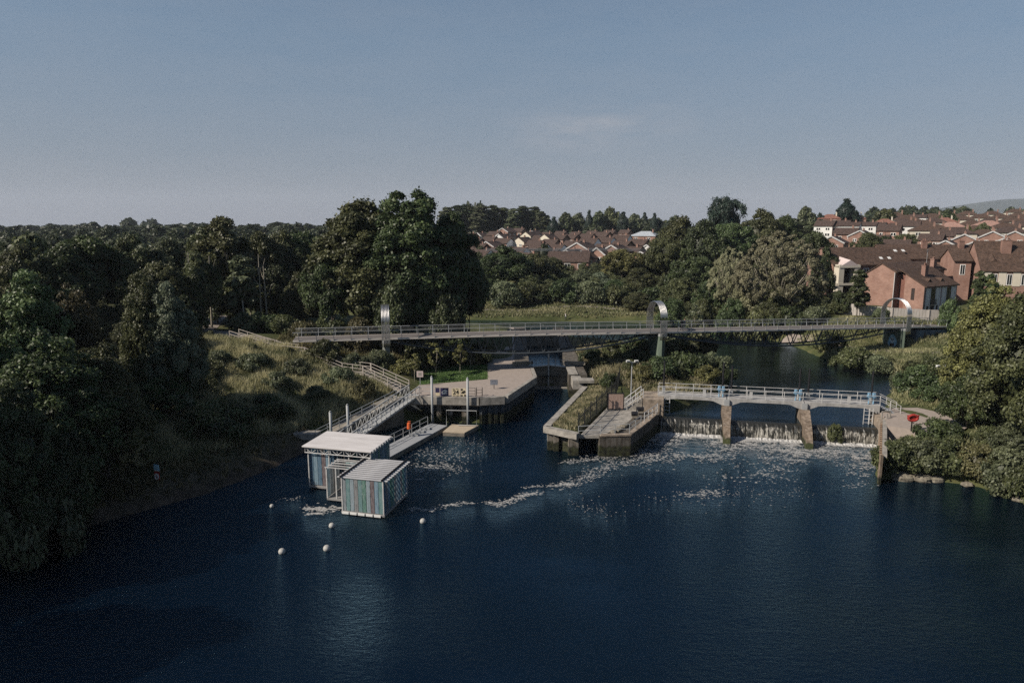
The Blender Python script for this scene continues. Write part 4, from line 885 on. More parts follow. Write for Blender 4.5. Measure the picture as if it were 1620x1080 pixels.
# abutment wall under the right end; its dark blue colour holds the bridge shade
ba = thing('bridge_abutment', 'abutment wall under the right end of the footbridge, bridge shade in its blue-grey colour', 'abutment', tuple(br(BL - 2, 0, -3)))
a, b_, c_, d_ = br(S3 + 3.5, 0.1), br(BL + 0, 0.1), br(BL, BW - 0.1), br(S3 + 3.5, BW - 0.1)
mb = MB(); mb.hexa([(p_.x, p_.y, 1.5) for p_ in (a, b_, c_, d_)], [(p_.x, p_.y, p_.z - 0.38) for p_ in (a, b_, c_, d_)]); part(mb, 'wall', pm('shade_blue_wall', (0.03, 0.05, 0.075), 0.85, scale=0.9, col2=(0.085, 0.13, 0.17)), ba)
u_ = (b_ - a).normalized(); nn_ = Vector((u_.y, -u_.x, 0)).normalized()
for (f0, f1, z0, z1) in ((2.1, 2.5, 3.6, 5.3), (2.5, 2.9, 4.3, 4.7), (5.2, 5.9, 4.0, 5.2), (5.5, 5.75, 3.4, 4.0)):
    mb = MB(); p0 = a + u_ * f0 + nn_ * 0.012; p1 = a + u_ * f1 + nn_ * 0.012; o2 = nn_ * 0.01
    mb.hexa([(p0.x, p0.y, z0), (p1.x, p1.y, z0), (p1.x, p1.y, z1), (p0.x, p0.y, z1)], [(p0.x + o2.x, p0.y + o2.y, z0), (p1.x + o2.x, p1.y + o2.y, z0), (p1.x + o2.x, p1.y + o2.y, z1), (p0.x + o2.x, p0.y + o2.y, z1)])
    part(mb, 'painted_mark', M['ink'], ba)

# ------------------------------------------------------------ people: one continuous skinned body each
def person(label, loc, rz, top, legs, hair, skin=(0.36, 0.22, 0.16)):
    pts = {'pel': (0, 0, .95), 'che': (0, .02, 1.32), 'nek': (0, .02, 1.50), 'hd': (0, 0, 1.60), 'hd2': (0, 0, 1.74), 'hL': (.09, 0, .92), 'kL': (.1, -.16, .52), 'aL': (.1, -.08, .08), 'tL': (.11, -.27, .03),
           'hR': (-.09, 0, .92), 'kR': (-.1, .1, .5), 'aR': (-.1, .30, .1), 'tR': (-.1, .14, .03), 'sL': (.19, .02, 1.42), 'eL': (.25, .12, 1.15), 'wL': (.25, .0, .92), 'sR': (-.19, .02, 1.42), 'eR': (-.25, -.04, 1.15), 'wR': (-.25, -.2, .97)}
    rad = {'pel': (.15, .12), 'che': (.16, .12), 'nek': (.06, .06), 'hd': (.09, .10), 'hd2': (.075, .085), 'hL': (.10, .1), 'kL': (.065, .065), 'aL': (.045, .045), 'tL': (.035, .03), 'hR': (.10, .1), 'kR': (.065, .065), 'aR': (.045, .045), 'tR': (.035, .03), 'sL': (.07, .07), 'eL': (.048, .048), 'wL': (.032, .03), 'sR': (.07, .07), 'eR': (.048, .048), 'wR': (.032, .03)}
    ed = [('pel', 'che'), ('che', 'nek'), ('nek', 'hd'), ('hd', 'hd2'), ('pel', 'hL'), ('hL', 'kL'), ('kL', 'aL'), ('aL', 'tL'), ('pel', 'hR'), ('hR', 'kR'), ('kR', 'aR'), ('aR', 'tR'), ('che', 'sL'), ('sL', 'eL'), ('eL', 'wL'), ('che', 'sR'), ('sR', 'eR'), ('eR', 'wR')]
    for s_, k in ((1, 'L'), (-1, 'R')):
        wv = Vector(pts['w' + k])
        for j, (dx, dy, ln) in enumerate(((.035, -.02, .06), (.018, -.01, .1), (0, 0, .105), (-.016, .01, .1), (-.03, .02, .08))):
            n1 = 'f%s%d' % (k, j); pts[n1] = tuple(wv + Vector((dx * 1.2, dy * 2.0, -.05))); pts[n1 + 'b'] = tuple(wv + Vector((dx * 1.5, dy * 2.2 - .015, -.05 - ln))); rad[n1] = rad[n1 + 'b'] = (.010, .010); ed += [('w' + k, n1), (n1, n1 + 'b')]
    ks = list(pts); me = bpy.data.meshes.new('person'); me.from_pydata([pts[k] for k in ks], [(ks.index(a), ks.index(b_)) for a, b_ in ed], [])
    o = bpy.data.objects.new('person', me); C.objects.link(o); o.location = loc; o.rotation_euler = (0, 0, rz)
    sm = o.modifiers.new('skin', 'SKIN'); sk = me.skin_vertices[0].data
    for i, k in enumerate(ks): sk[i].radius = rad[k]; sk[i].use_root = (k == 'pel')
    ss = o.modifiers.new('sub', 'SUBSURF'); ss.levels = ss.render_levels = 1
    m, t, b = new_mat('clothing'); b.inputs['Roughness'].default_value = .8
    tc = t.nodes.new('ShaderNodeTexCoord'); sp = t.nodes.new('ShaderNodeSeparateXYZ'); t.links.new(tc.outputs['Object'], sp.inputs[0])
    rp = t.nodes.new('ShaderNodeValToRGB'); rp.color_ramp.interpolation = 'CONSTANT'; mr = t.nodes.new('ShaderNodeMapRange'); mr.inputs[2].default_value = 2.0; t.links.new(sp.outputs[2], mr.inputs[0]); t.links.new(mr.outputs[0], rp.inputs[0])
    e = rp.color_ramp.elements; e[0].position = 0; e[0].color = (.02, .02, .02, 1); e[1].position = .05; e[1].color = (*legs, 1); k_ = e.new(.47); k_.color = (*top, 1); k_ = e.new(.755); k_.color = (*skin, 1)
    t.links.new(rp.outputs[0], b.inputs['Base Color']); me.materials.append(m)
    MB().ball((0, .02, 1.74), .105, 12, 8).build('hair', pm('hair', hair, .7), o, True)
    f_ = MB(); f_.beam((0, -.10, 1.66), (0, -.125, 1.63), .022, .03)
    f_.build('nose', pm('skin', skin, .6), o)
    return tag(o, label, 'person')
q = PY(1079, 520, 104.5); s_ = s_at(26.0)
person('person in a dark jacket walking on the footbridge just right of the middle arch', tuple(br(s_at(26.2), 1.0, 0.28)), R(100), (.02, .02, .025), (.015, .015, .02), (.02, .015, .01))
person('person in a grey top walking close beside the dark-jacketed walker on the footbridge', tuple(br(s_at(27.0), 1.6, 0.28)), R(100), (.16, .17, .18), (.03, .035, .05), (.05, .03, .02))
q = P(897, 503, 3.0); person('person in a pale top walking alone across the far meadow beyond the footbridge', (q.x, q.y + 4, hz(q.x, q.y + 4)), R(80), (.5, .48, .46), (.06, .06, .08), (.04, .03, .02))

# ------------------------------------------------------------ floating pavilion
pv = thing('floating_pavilion', 'floating pavilion of striped glass panels with white flat roof and slatted second module', 'pavilion', (-14.3, 54.5, 0), R(-14))
def pan(name, col):
    m, t, b = new_mat(name); b.inputs['Roughness'].default_value = 0.4
    tc = t.nodes.new('ShaderNodeTexCoord'); mp = t.nodes.new('ShaderNodeMapping'); mp.inputs['Scale'].default_value = (4.5, 4.5, 0.9)
    n = t.nodes.new('ShaderNodeTexNoise'); n.inputs['Scale'].default_value = 1.6; n.inputs['Detail'].default_value = 7; n.inputs['Roughness'].default_value = .75
    t.links.new(tc.outputs['Object'], mp.inputs[0]); t.links.new(mp.outputs[0], n.inputs['Vector'])
    r = t.nodes.new('ShaderNodeValToRGB'); r.color_ramp.elements[0].position = .32; r.color_ramp.elements[1].position = .72
    r.color_ramp.elements[0].color = (*[c * .5 for c in col], 1); r.color_ramp.elements[1].color = (*[min(1, c * .6 + .27) for c in col], 1); k_ = r.color_ramp.elements.new(.47); k_.color = (*col, 1)
    t.links.new(n.outputs[0], r.inputs[0]); t.links.new(r.outputs[0], b.inputs['Base Color'])
    tr = t.nodes.new('ShaderNodeBsdfTranslucent'); t.links.new(r.outputs[0], tr.inputs['Color']); mx = t.nodes.new('ShaderNodeMixShader'); mx.inputs[0].default_value = .45
    t.links.new(b.outputs[0], mx.inputs[1]); t.links.new(tr.outputs[0], mx.inputs[2]); t.links.new(mx.outputs[0], t.nodes['Material Output'].inputs['Surface'])
    return m
PN = [pan('panel_' + n_, c_) for n_, c_ in (('teal', (.19, .33, .33)), ('pale', (.36, .44, .48)), ('taupe', (.31, .31, .31)), ('green', (.15, .29, .24)), ('maroon', (.21, .165, .17)), ('blue', (.13, .23, .32)), ('grey', (.32, .35, .37)), ('sky', (.25, .37, .45)))]
def panel_wall(a, b_, z0, z1, seq):
    a = Vector(a); b_ = Vector(b_); n = len(seq); d = (b_ - a); u = d.normalized()
    for i, k in enumerate(seq):
        p0 = a + d * (i / n) + u * .02; p1 = a + d * ((i + 1) / n) - u * .02
        mb = MB(); mb.beam((p0.x, p0.y, (z0 + z1) / 2), (p1.x, p1.y, (z0 + z1) / 2), .03, z1 - z0); mb.build('wall_panel', PN[k], pv)
def lbox(nm, mt, *b_): mb = MB(); mb.box(*b_); return mb.build(nm, mt, pv)
WF = M['white_paint']
M['slat_grey'] = pm('grey_slats', (.30, .30, .31), .6, scale=1.5, stretch=(.5, 3, 1), col2=(.46, .46, .47))
M['pontoon_deck'] = pm('grey_boards', (.15, .15, .15), .8, scale=2, stretch=(1, 6, 1), col2=(.30, .29, .28))
# front slatted module
lbox('deck', M['pontoon_deck'], -.1, 3.85, -.1, 4.95, .12, .3)
mb = MB()
for i in range(5): mb.box(.02 + i * .73, .62 + i * .73, -.2, -.1, .1, .27)
mb.build('float_edge', M['white'], pv)
panel_wall((0, 0), (3.7, 0), .34, 3.15, [6, 0, 1, 2, 0, 3, 1, 4, 7, 0]); panel_wall((3.75, .05), (3.75, 4.85), .34, 3.1, [5, 2, 7, 3, 0, 2, 1, 7, 2, 0, 5]); panel_wall((0, 4.3), (0, .1), .34, 3.15, [6, 2, 1, 6, 0, 1]); 
for x in (0, 3.75):
    for y in (0, 2.45, 4.9):
        mb = MB(); mb.box(x - .05, x + .05, y - .05, y + .05, .3, 3.3); mb.build('frame_post', WF, pv)
    mb = MB(); mb.beam((x, -.25, 3.36), (x, 5.1, 3.36), .1, .14); mb.build('roof_rail', M['black_metal'], pv)
sl = None
for i in range(12):
    if sl is None: sl = MB().box(-.35, 4.2, -.1, .1, 0, .06).mesh('roof_slat', M['slat_grey'])
    o = link_mesh('roof_slat', sl, pv); o.location = (0, .0 + i * .43, 3.24)
for x in (-.35, 4.0):
    pass
# back module with flat roof and truss
lbox('deck', M['pontoon_deck'], -5.75, .6, 4.42, 8.45, .1, .28)
mb = MB(); mb.hexa([(-6.1, 4.1, 4.06), (.75, 4.1, 4.06), (.75, 8.7, 4.1), (-6.1, 8.7, 4.1)], [(-6.1, 4.1, 4.16), (.75, 4.1, 4.16), (.75, 8.7, 4.2), (-6.1, 8.7, 4.2)]); rf_ = mb.build('flat_roof', M['slab_roof'], pv)
mb = MB()
for i in range(9): mb.box(.76, .88, 4.3 + i * .52, 4.5 + i * .52, 3.96, 4.16)
o = mb.build('rafter_end', WF, pv); o.parent = rf_
mb = MB()
for z_ in (3.5, 3.98): mb.tube((-5.95, 4.3, z_), (.62, 4.3, z_), .045, 6)
for i in range(11):
    x = -5.9 + i * .65
    mb.tube((x, 4.3, 3.5), (x, 4.3, 3.98), .03, 6)
    if i < 10: mb.tube((x, 4.3, 3.5 if i % 2 else 3.98), (x + .65, 4.3, 3.98 if i % 2 else 3.5), .03, 6)
mb.build('roof_truss', WF, pv)
panel_wall((-5.7, 8.35), (.5, 8.35), .34, 3.95, [5, 7, 5, 2, 5, 4, 3, 5, 4, 2, 5, 3, 4, 0, 5]); panel_wall((-5.7, 4.5), (-5.7, 8.3), .34, 3.95, [5, 7, 5, 5, 2, 5, 7]); panel_wall((.55, 4.5), (.55, 8.3), .34, 3.95, [5, 0, 5, 3, 5, 7, 5, 0])
panel_wall((-5.7, 4.6), (-3.2, 4.6), .34, 3.45, [5, 7, 5, 4, 7, 5])
for x in (-5.7, -3.6, -1.6, .55):
    for y in (4.45, 8.4):
        mb = MB(); mb.box(x - .045, x + .045, y - .045, y + .045, .3, 4.02); mb.build('frame_post', WF, pv)
# low link module
lbox('deck', M['pontoon_deck'], -2.65, -.12, 2.1, 4.4, .12, .3)
panel_wall((-2.6, 4.3), (-2.6, 2.2), .34, 2.9, [6, 2, 6, 1]); panel_wall((-1.9, 4.35), (-.1, 4.35), .34, 2.9, [0, 1, 0, 6])
for x, y in ((-2.6, 2.15), (-2.6, 4.35), (-1.7, 2.15)):
    mb = MB(); mb.box(x - .05, x + .05, y - .05, y + .05, .3, 3.1); mb.build('frame_post', WF, pv)
mb = MB()
for y in (2.15, 2.7, 3.3, 3.9, 4.3): mb.beam((-2.75, y, 3.12), (0, y, 3.12), .07, .07)
mb.beam((-2.6, 2.0, 3.06), (-2.6, 4.4, 3.06), .07, .07); mb.build('top_rails', WF, pv)
# white mooring buoys
buoy_me = MB().ball((0, 0, 0), .26, 18, 12).mesh('buoy', M['buoy'], True)
for (px, py, sc_, lab) in ((446, 872, 1, 'white ball buoy farthest from the pavilion on dark water to the lower left'), (517, 867, 1.05, 'white ball buoy nearest the camera below the pavilion front'), (525, 831, .95, 'white ball buoy just off the left front corner of the pavilion'), (669, 824, .95, 'white ball buoy alone on the water right of the pavilion'), (430, 800, .7, 'small white buoy close to the dark left bank beside the pavilion')):
    o = link_mesh('buoy', buoy_me); o.location = P(px, py, .1); o.scale = (sc_,) * 3; tag(o, lab, 'buoy', 'white ball buoys round the pavilion')

M['pile_steel'] = pm('mooring_steel', (0.20, 0.22, 0.23), 0.55, scale=1.5, stretch=(1, 1, .3), col2=(0.36, 0.37, 0.37))
# ------------------------------------------------------------ gangway, pontoons, piles, ramp
gw = thing('gangway', 'sloping galvanised gangway with truss sides leading from the quay down to the pavilion', 'gangway', (-12.3, 82.0, 3.45))
ga, gb = Vector((-12.1, 82.2, 3.4)), Vector((-18.4, 71.0, .55)); gd = (gb - ga); gu = gd.normalized(); gn = Vector((gu.y, -gu.x, 0)).normalized()
mb = MB(); mb.beam(ga, gb, 1.45, .12); part(mb, 'walking_deck', M['galv'], gw)
for s_ in (-.78, .78):
    mb = MB(); mb.beam(ga + gn * s_ + Vector((0, 0, 1.15)), gb + gn * s_ + Vector((0, 0, 1.15)), .12, .1); mb.beam(ga + gn * s_, gb + gn * s_, .1, .22)
    for i in range(17):
        q = ga + gd * (i / 16) + gn * s_; mb.beam(q, q + Vector((0, 0, 1.15)), .07, .07, gu)
        if i < 16: q2 = ga + gd * ((i + 1) / 16) + gn * s_; mb.tube(q + Vector((0, 0, 1.1)), q2, .03, 5)
    part(mb, 'truss_side', M['galv'], gw)
pt = thing('pontoon', 'long grey floating pontoon running from the pavilion towards the quay', 'pontoon', (-10.5, 73, 0))
pa, pb = Vector((-12.9, 66.6, 0)), Vector((-7.7, 78.6, 0)); pu = (pb - pa).normalized(); pnn = Vector((-pu.y, pu.x, 0))
mb = MB(); q = [pa, pb, pb + pnn * 2.4, pa + pnn * 2.4]; mb.hexa([(v.x, v.y, -.3) for v in q], [(v.x, v.y, .42) for v in q]); part(mb, 'float', M['concrete_dark'], pt)
mb = MB(); q2 = [pa + pnn * .03, pb + pnn * .03, pb + pnn * 2.37, pa + pnn * 2.37]; mb.hexa([(v.x, v.y, .425) for v in q2], [(v.x, v.y, .52) for v in q2]); part(mb, 'deck', pm('grey_decking', (.17, .18, .19), .8, scale=2, stretch=(1, 6, 1), col2=(.30, .31, .32)), pt)
for i in range(3):
    mb = MB(); c = pa.lerp(pb, .62 + i * .1) + pnn * 1.6; mb.box(c.x - .5, c.x + .5, c.y - .3, c.y + .3, .53, .72); part(mb, 'hatch', M['galv'], pt)
railing('railing', 'grey railing along the pontoon edge beside the lifebuoy post', [tuple(pa.lerp(pb, .12) + pnn * 2.3 + Vector((0, 0, .5))), tuple(pa.lerp(pb, .95) + pnn * 2.3 + Vector((0, 0, .5)))], 1.05, 2, 1.7, .035, M['galv'])
p2 = thing('landing_stage', 'sunlit timber landing stage in front of the quay columns', 'landing stage', (-6, 77.6, 0))
mb = MB(); mb.prism([(-8.0, 76.2), (-5.5, 75.8), (-4.0, 78.8), (-7.2, 79.2)], -.2, .38); part(mb, 'float', M['concrete_dark'], p2)
mb = MB(); mb.prism([(-8.02, 76.18), (-5.48, 75.78), (-3.98, 78.82), (-7.22, 79.22)], .385, .5); part(mb, 'deck', M['timber'], p2)
fr = thing('tube_frame', 'pale tubular frame standing on the timber landing stage', 'frame', (-6.2, 78.6, .5))
mb = MB(); mb.sweep([(-1.6, 0, 0), (-1.6, 0, 1.9), (2.0, -.3, 1.9), (2.0, -.3, .1), (-.2, -.1, .1)], .05, 6); mb.build('tube', M['galv'], fr)
lb2 = thing('lifebuoy_post', 'orange lifebuoy case on a short post at the pontoon railing', 'lifebuoy', tuple(P(648, 690, .5)))
MB().box(-.04, .04, -.04, .04, 0, 1.0).build('post', M['galv'], lb2)
MB().sweep([(.0, -.08, .95), (.0, -.1, 1.2), (0, -.1, 1.6), (0, -.08, 1.78)], .27, 12, .2).build('lifebuoy_case', M['orange'], lb2)
for (x, y, top, lab) in ((-9.7, 80.5, 6.0, 'tall grey mooring pile beside the upper end of the gangway'), (-5.35, 80.2, 5.9, 'tall grey mooring pile in front of the yellow notice panels'), (-18.3, 73.6, 4.35, 'grey mooring pile behind the pavilion roof nearest the gangway'), (-19.8, 72.0, 4.0, 'grey mooring pile behind the pavilion roof nearest the concrete slab')):
    p_ = thing('mooring_pile', lab, 'pile', (x, y, -1), 0, 'grey steel mooring piles')
    MB().tube((0, 0, 0), (0, 0, top + 1), .15, 14).build('tube', M['pile_steel'], p_, True); MB().tube((0, 0, top + 1), (0, 0, top + 1.16), .16, 14, .04).build('cap', M['pile_steel'], p_, True)
rp_ = thing('ramp', 'concrete ramp with retaining wall rising from the water to the quay', 'ramp', (-18, 76, 0))
mb = MB(); mb.hexa([(-21.5, 71.9, -2), (-13.2, 80.8, -2), (-15.0, 82.6, -2), (-23.2, 73.8, -2)], [(-21.5, 71.9, .5), (-13.2, 80.8, 3.3), (-15.0, 82.6, 3.3), (-23.2, 73.8, .5)]); part(mb, 'retaining_wall', M['concrete_dark'], rp_)
mb = MB(); mb.beam((-21.6, 72.0, .58), (-13.3, 80.9, 3.38), .45, .25); part(mb, 'coping', M['concrete'], rp_)
railing('ramp_railing', 'grey sloping railing along the concrete ramp above the mooring piles', [(-21.6, 72.2, .7), (-17.4, 76.7, 2.1), (-14.0, 80.3, 3.25)], 1.2, 3, 1.5, .035, M['galv'])
sl_ = thing('concrete_slab', 'pale weathered concrete slab jutting from the dark bank behind the pavilion', 'slab', (-23.2, 72.6, .4))
mb = MB(); mb.box(-2.0, 1.9, -.7, .7, .5, 1.15); mb.build('slab', M['concrete'], sl_); MB().box(-1.7, 1.6, -.5, .7, -1, .5).build('support', M['concrete_dark'], sl_)

# ------------------------------------------------------------ stairway on the bank
stw = thing('stairway', 'long flight of steps with pale timber handrails zigzagging down the grassy bank', 'stairs', (-25, 90, 5.5))
runs = [((-39.6, 96.2, 8.3), (-32.0, 92.5, 6.9)), ((-32.0, 92.5, 6.9), (-27.6, 91.2, 6.8)), ((-27.6, 91.2, 6.8), (-22.0, 88.8, 5.15)), ((-22.0, 88.8, 5.15), (-19.0, 87.6, 5.05)), ((-19.0, 87.6, 5.05), (-13.6, 84.6, 3.45))]
for a, b_ in runs:
    a = Vector(a); b_ = Vector(b_); d = b_ - a; u = d.normalized(); sn = Vector((-u.y, u.x, 0)).normalized(); n = max(2, int(abs(d.z) / .17)); mb = MB()
    for i in range(n):
        p0 = a + d * (i / n); p1 = a + d * ((i + 1) / n); z_ = a.z + d.z * (i + .5) / n
        q = [p0 - sn * .75, p1 - sn * .75, p1 + sn * .75, p0 + sn * .75]; mb.hexa([(v.x, v.y, z_ - .3) for v in q], [(v.x, v.y, z_) for v in q])
    part(mb, 'flight', M['concrete'], stw)
    for s_ in (-.85, .85):
        mb = MB()
        for z_ in (.15, .6, 1.05): mb.beam(a + sn * s_ + Vector((0, 0, z_)), b_ + sn * s_ + Vector((0, 0, z_)), .05, .07)
        k = max(1, round(d.length / 1.9))
        for i in range(k + 1): q = a + d * (i / k) + sn * s_; mb.beam(q - Vector((0, 0, .3)), q + Vector((0, 0, 1.1)), .09, .09, u)
        part(mb, 'handrail', M['stair_rail'], stw)

# ------------------------------------------------------------ signs
def text(body, size, mat, parent, loc, rot):
    cu = bpy.data.curves.new('lettering', 'FONT'); cu.body = body; cu.size = size; cu.align_x = 'CENTER'; cu.align_y = 'CENTER'; cu.extrude = .006; cu.offset = .018
    to = bpy.data.objects.new('tmp', cu); C.objects.link(to); bpy.context.view_layer.update()
    me = bpy.data.meshes.new_from_object(to.evaluated_get(bpy.context.evaluated_depsgraph_get())); bpy.data.objects.remove(to)
    me.materials.clear(); me.materials.append(mat); o = link_mesh('lettering', me, parent); o.location = loc; o.rotation_euler = rot; return o
def notice(name, lab, x, y, z, w_, h_, mat, posts=True):
    n_ = thing(name, lab, 'sign', (x, y, z))
    if posts:
        for s_ in (-w_ / 2 + .06, w_ / 2 - .06): MB().box(s_ - .03, s_ + .03, .02, .08, -.1, h_ + .12).build('post', M['galv'], n_)
    MB().box(-w_ / 2, w_ / 2, -.02, .018, .1, .1 + h_).build('board', mat, n_); return n_
ys = 80.9
n_ = notice('notice_board', 'navy notice board with a white pinwheel emblem on the quay edge', -8.25, ys + .28, Q, 1.0, 1.0, M['sign_navy'])
mb = MB()
for k in range(5):
    a = k * 1.2566 + .5; c = (.2 * math.cos(a), .6 + .2 * math.sin(a)); pts = [(c[0] + .2 * math.cos(t_) * (1.15 if k % 2 else .9), c[1] + .13 * math.sin(t_ + k)) for t_ in [i * .6283 for i in range(10)]]
    mb.hexa([(x, -.024 - .002 * k, z_) for x, z_ in pts], [(x, -.03 - .002 * k, z_) for x, z_ in pts])
mb.build('emblem', M['white'], n_)
n_ = notice('notice_board', 'cream notice board reading 24 in large black figures on the quay edge', -6.85, ys + .18, Q, 1.0, 1.0, M['sign_cream'])
text('24', .74, M['ink'], n_, (0, -.028, .58), (R(90), 0, 0))
mb = MB()
for (x, z_, w_, h_) in ((-.28, 1.0, .12, .03), (.15, 1.0, .16, .03), (-.2, .19, .16, .03), (.2, .18, .14, .035)): mb.box(x - w_, x + w_, -.032, -.023, z_ - h_, z_ + h_)
mb.build('small_print', M['ink'], n_)
n_ = notice('notice_board', 'narrow cream notice board with dark emblem blocks partly behind a mooring pile', -5.95, ys + .12, Q, .62, 1.0, M['sign_cream'])
mb = MB()
for (x, z_, w_, h_) in ((-.17, .92, .11, .12), (.05, .62, .22, .08), (-.05, .5, .2, .06), (.12, .75, .1, .06), (-.18, .2, .1, .08), (.2, .22, .08, .1)): mb.box(x - w_, x + w_, -.032, -.023, z_ - h_, z_ + h_)
mb.build('emblem', M['ink'], n_)
n_ = notice('notice_board', 'small navy and yellow notice board left of the pinwheel board on the quay', -9.1, ys + .33, Q, .5, 1.0, M['sign_navy'])
MB().box(-.24, .24, -.034, -.024, .12, .5).build('lower_panel', M['sign_cream'], n_)
n_ = thing('post_sign', 'square pinkish sign on a post behind the top of the gangway', 'sign', (-12.0, 87.0, 3.3))
MB().box(-.04, .04, 0, .07, 0, 1.4).build('post', M['galv'], n_); MB().box(-.42, .42, -.03, 0, 1.25, 2.05).build('board', M['sign_pink'], n_); MB().box(-.2, .2, -.04, -.031, 1.45, 1.85).build('symbol', M['concrete'], n_)
n_ = thing('information_panel', 'dark information panel on a thin stem standing on the quay paving', 'sign', (-2.3, 85.2, Q))
MB().box(-.04, .04, -.04, .04, 0, .7).build('stem', M['black_metal'], n_); mb = MB(); mb.hexa([(-.48, -.12, .55), (.48, -.12, .55), (.48, .2, 1.15), (-.48, .2, 1.15)], [(-.48, -.16, .57), (.48, -.16, .57), (.48, .16, 1.17), (-.48, .16, 1.17)]); mb.build('panel', pm('panel_print', (.03, .035, .05), .5, scale=4, col2=(.16, .17, .19)), n_)
hp = thing('ladder_hoop', 'thin dark ladder hoop rail at the quay corner', 'ladder', (-4.0, 81.3, Q)); mb = MB()
for x in (-.35, .35): mb.sweep([(x, .5, 0), (x, .5, .9), (x, .2, 1.1), (x, -.3, .9), (x, -.42, -.6)], .03, 6)
for z_ in (.35, .7): mb.tube((-.35, .5, z_), (.35, .5, z_), .025, 6)
mb.build('hoop', M['black_metal'], hp)
railing('quay_railing', 'thin wire railing along the front edge of the quay', [(-11.2, 81.75, Q), (-9.4, 81.6, Q)], 1.1, 2, 1.6, .028, M['galv']); railing('quay_railing', 'thin dark railing of the quay edge right of the notice boards', [(-5.4, 81.2, Q), (-4.5, 81.2, Q)], 1.1, 3, .9, .025, M['black_metal'])
q = G(250, 764); n_ = thing('lifebuoy_sign', 'red lifebuoy board under a small blue sign on the dark left bank', 'lifebuoy', tuple(q), R(-18))
MB().box(-.05, .05, 0, .08, -.3, 1.75).build('post', M['black_metal'], n_); MB().box(-.27, .27, -.05, -.01, .3, 1.08).build('red_board', M['red'], n_)
MB().sweep([(.19 * math.cos(a), -.08, .62 + .24 * math.sin(a)) for a in [math.pi * 2 * i / 16 for i in range(17)]], .05, 6).build('lifebuoy', M['white'], n_); MB().box(-.025, .025, -.07, -.052, .55, .8).build('symbol', M['white'], n_)
o = MB().box(-.28, .28, -.04, 0, 1.15, 1.72).build('blue_sign', M['sign_blue'], n_); mb = MB(); mb.box(-.28, .28, -.052, -.041, 1.15, 1.21)
for z_ in (1.32, 1.42, 1.55): mb.box(-.18, .18, -.05, -.041, z_ - .015, z_ + .02)
mb.build('sign_text', M['white'], o); 
q = G(1517, 578); n_ = thing('grit_bin', 'red-orange upright box beside the riverside path near the right trees', 'box', tuple(q)); MB().box(-.22, .22, -.25, .25, 0, 1.7).build('case', M['orange'], n_); MB().box(-.25, .25, -.28, .28, 1.7, 1.8).build('lid', M['red'], n_)
q = G(1505, 575); n_ = thing('utility_cabinet', 'green utility cabinet beside the red-orange box on the riverside path', 'cabinet', (q.x - .3, q.y + .5, q.z)); MB().box(-.45, .45, -.25, .25, 0, 1.75).build('case', M['pier_green'], n_); MB().box(-.4, .4, -.27, -.251, .1, 1.6).build('door', M['pier_green'], n_)
# parked white car seen through the left trees
q = G(176, 534); cr_ = thing('parked_car', 'white car parked on the path behind the left trees', 'car', (q.x, q.y, q.z), R(8))
mb = MB(); mb.hexa([(-2.1, -.85, .35), (2.1, -.85, .35), (2.1, .85, .35), (-2.1, .85, .35)], [(-2.05, -.82, .92), (1.95, -.82, .82), (1.95, .82, .82), (-2.05, .82, .92)]); mb.hexa([(-1.9, -.8, .9), (1.0, -.8, .88), (1.0, .8, .88), (-1.9, .8, .9)], [(-1.4, -.65, 1.45), (.3, -.65, 1.45), (.3, .65, 1.45), (-1.4, .65, 1.45)]); mb.build('body', M['car_white'], cr_)
MB().hexa([(-1.6, -.79, .98), (.8, -.79, .96), (.8, -.81, .96), (-1.6, -.81, .98)], [(-1.3, -.68, 1.38), (.28, -.68, 1.38), (.28, -.70, 1.38), (-1.3, -.70, 1.38)]).build('side_window', M['glass'], cr_)
for x in (-1.35, 1.3):
    for y in (-.8, .8): w_ = MB().tube((x, y - .12, .33), (x, y + .12, .33), .33, 14).build('wheel', M['rubber'], cr_); MB().tube((x, y - .14 if y < 0 else y + .14, .33), (x, y, .33), .2, 10).build('rim', M['galv'], w_)
# boulders at the foot of the right bank
for (px, py, s_, lab) in ((1428, 755, .85, 'flat pale boulder at the waterline nearest the river wall'), (1440, 748, .6, 'pale boulder behind the flat one on the right waterline'), (1458, 757, .75, 'pale blocky boulder in the middle of the right waterline row'), (1480, 758, .6, 'mossy rounded boulder at the right end of the waterline row'), (1578, 776, .4, 'small pale stone at the waterline under the right bushes'), (1530, 766, .42, 'small grey stone half hidden under the right bank bushes'), (1612, 790, .4, 'small pale stone at the waterline by the right picture edge')):
    mb = MB().ball((0, 0, 0), s_, 12, 8, .62); rr = random.Random(px); mb.v = [(v[0] * rr.uniform(.82, 1.18) * 1.35, v[1] * rr.uniform(.85, 1.15), v[2] * rr.uniform(.85, 1.1)) for v in mb.v]
    o = mb.build('boulder', M['rock']); o.location = P(px, py, .15); tag(o, lab, 'boulder', 'boulders along the right bank')

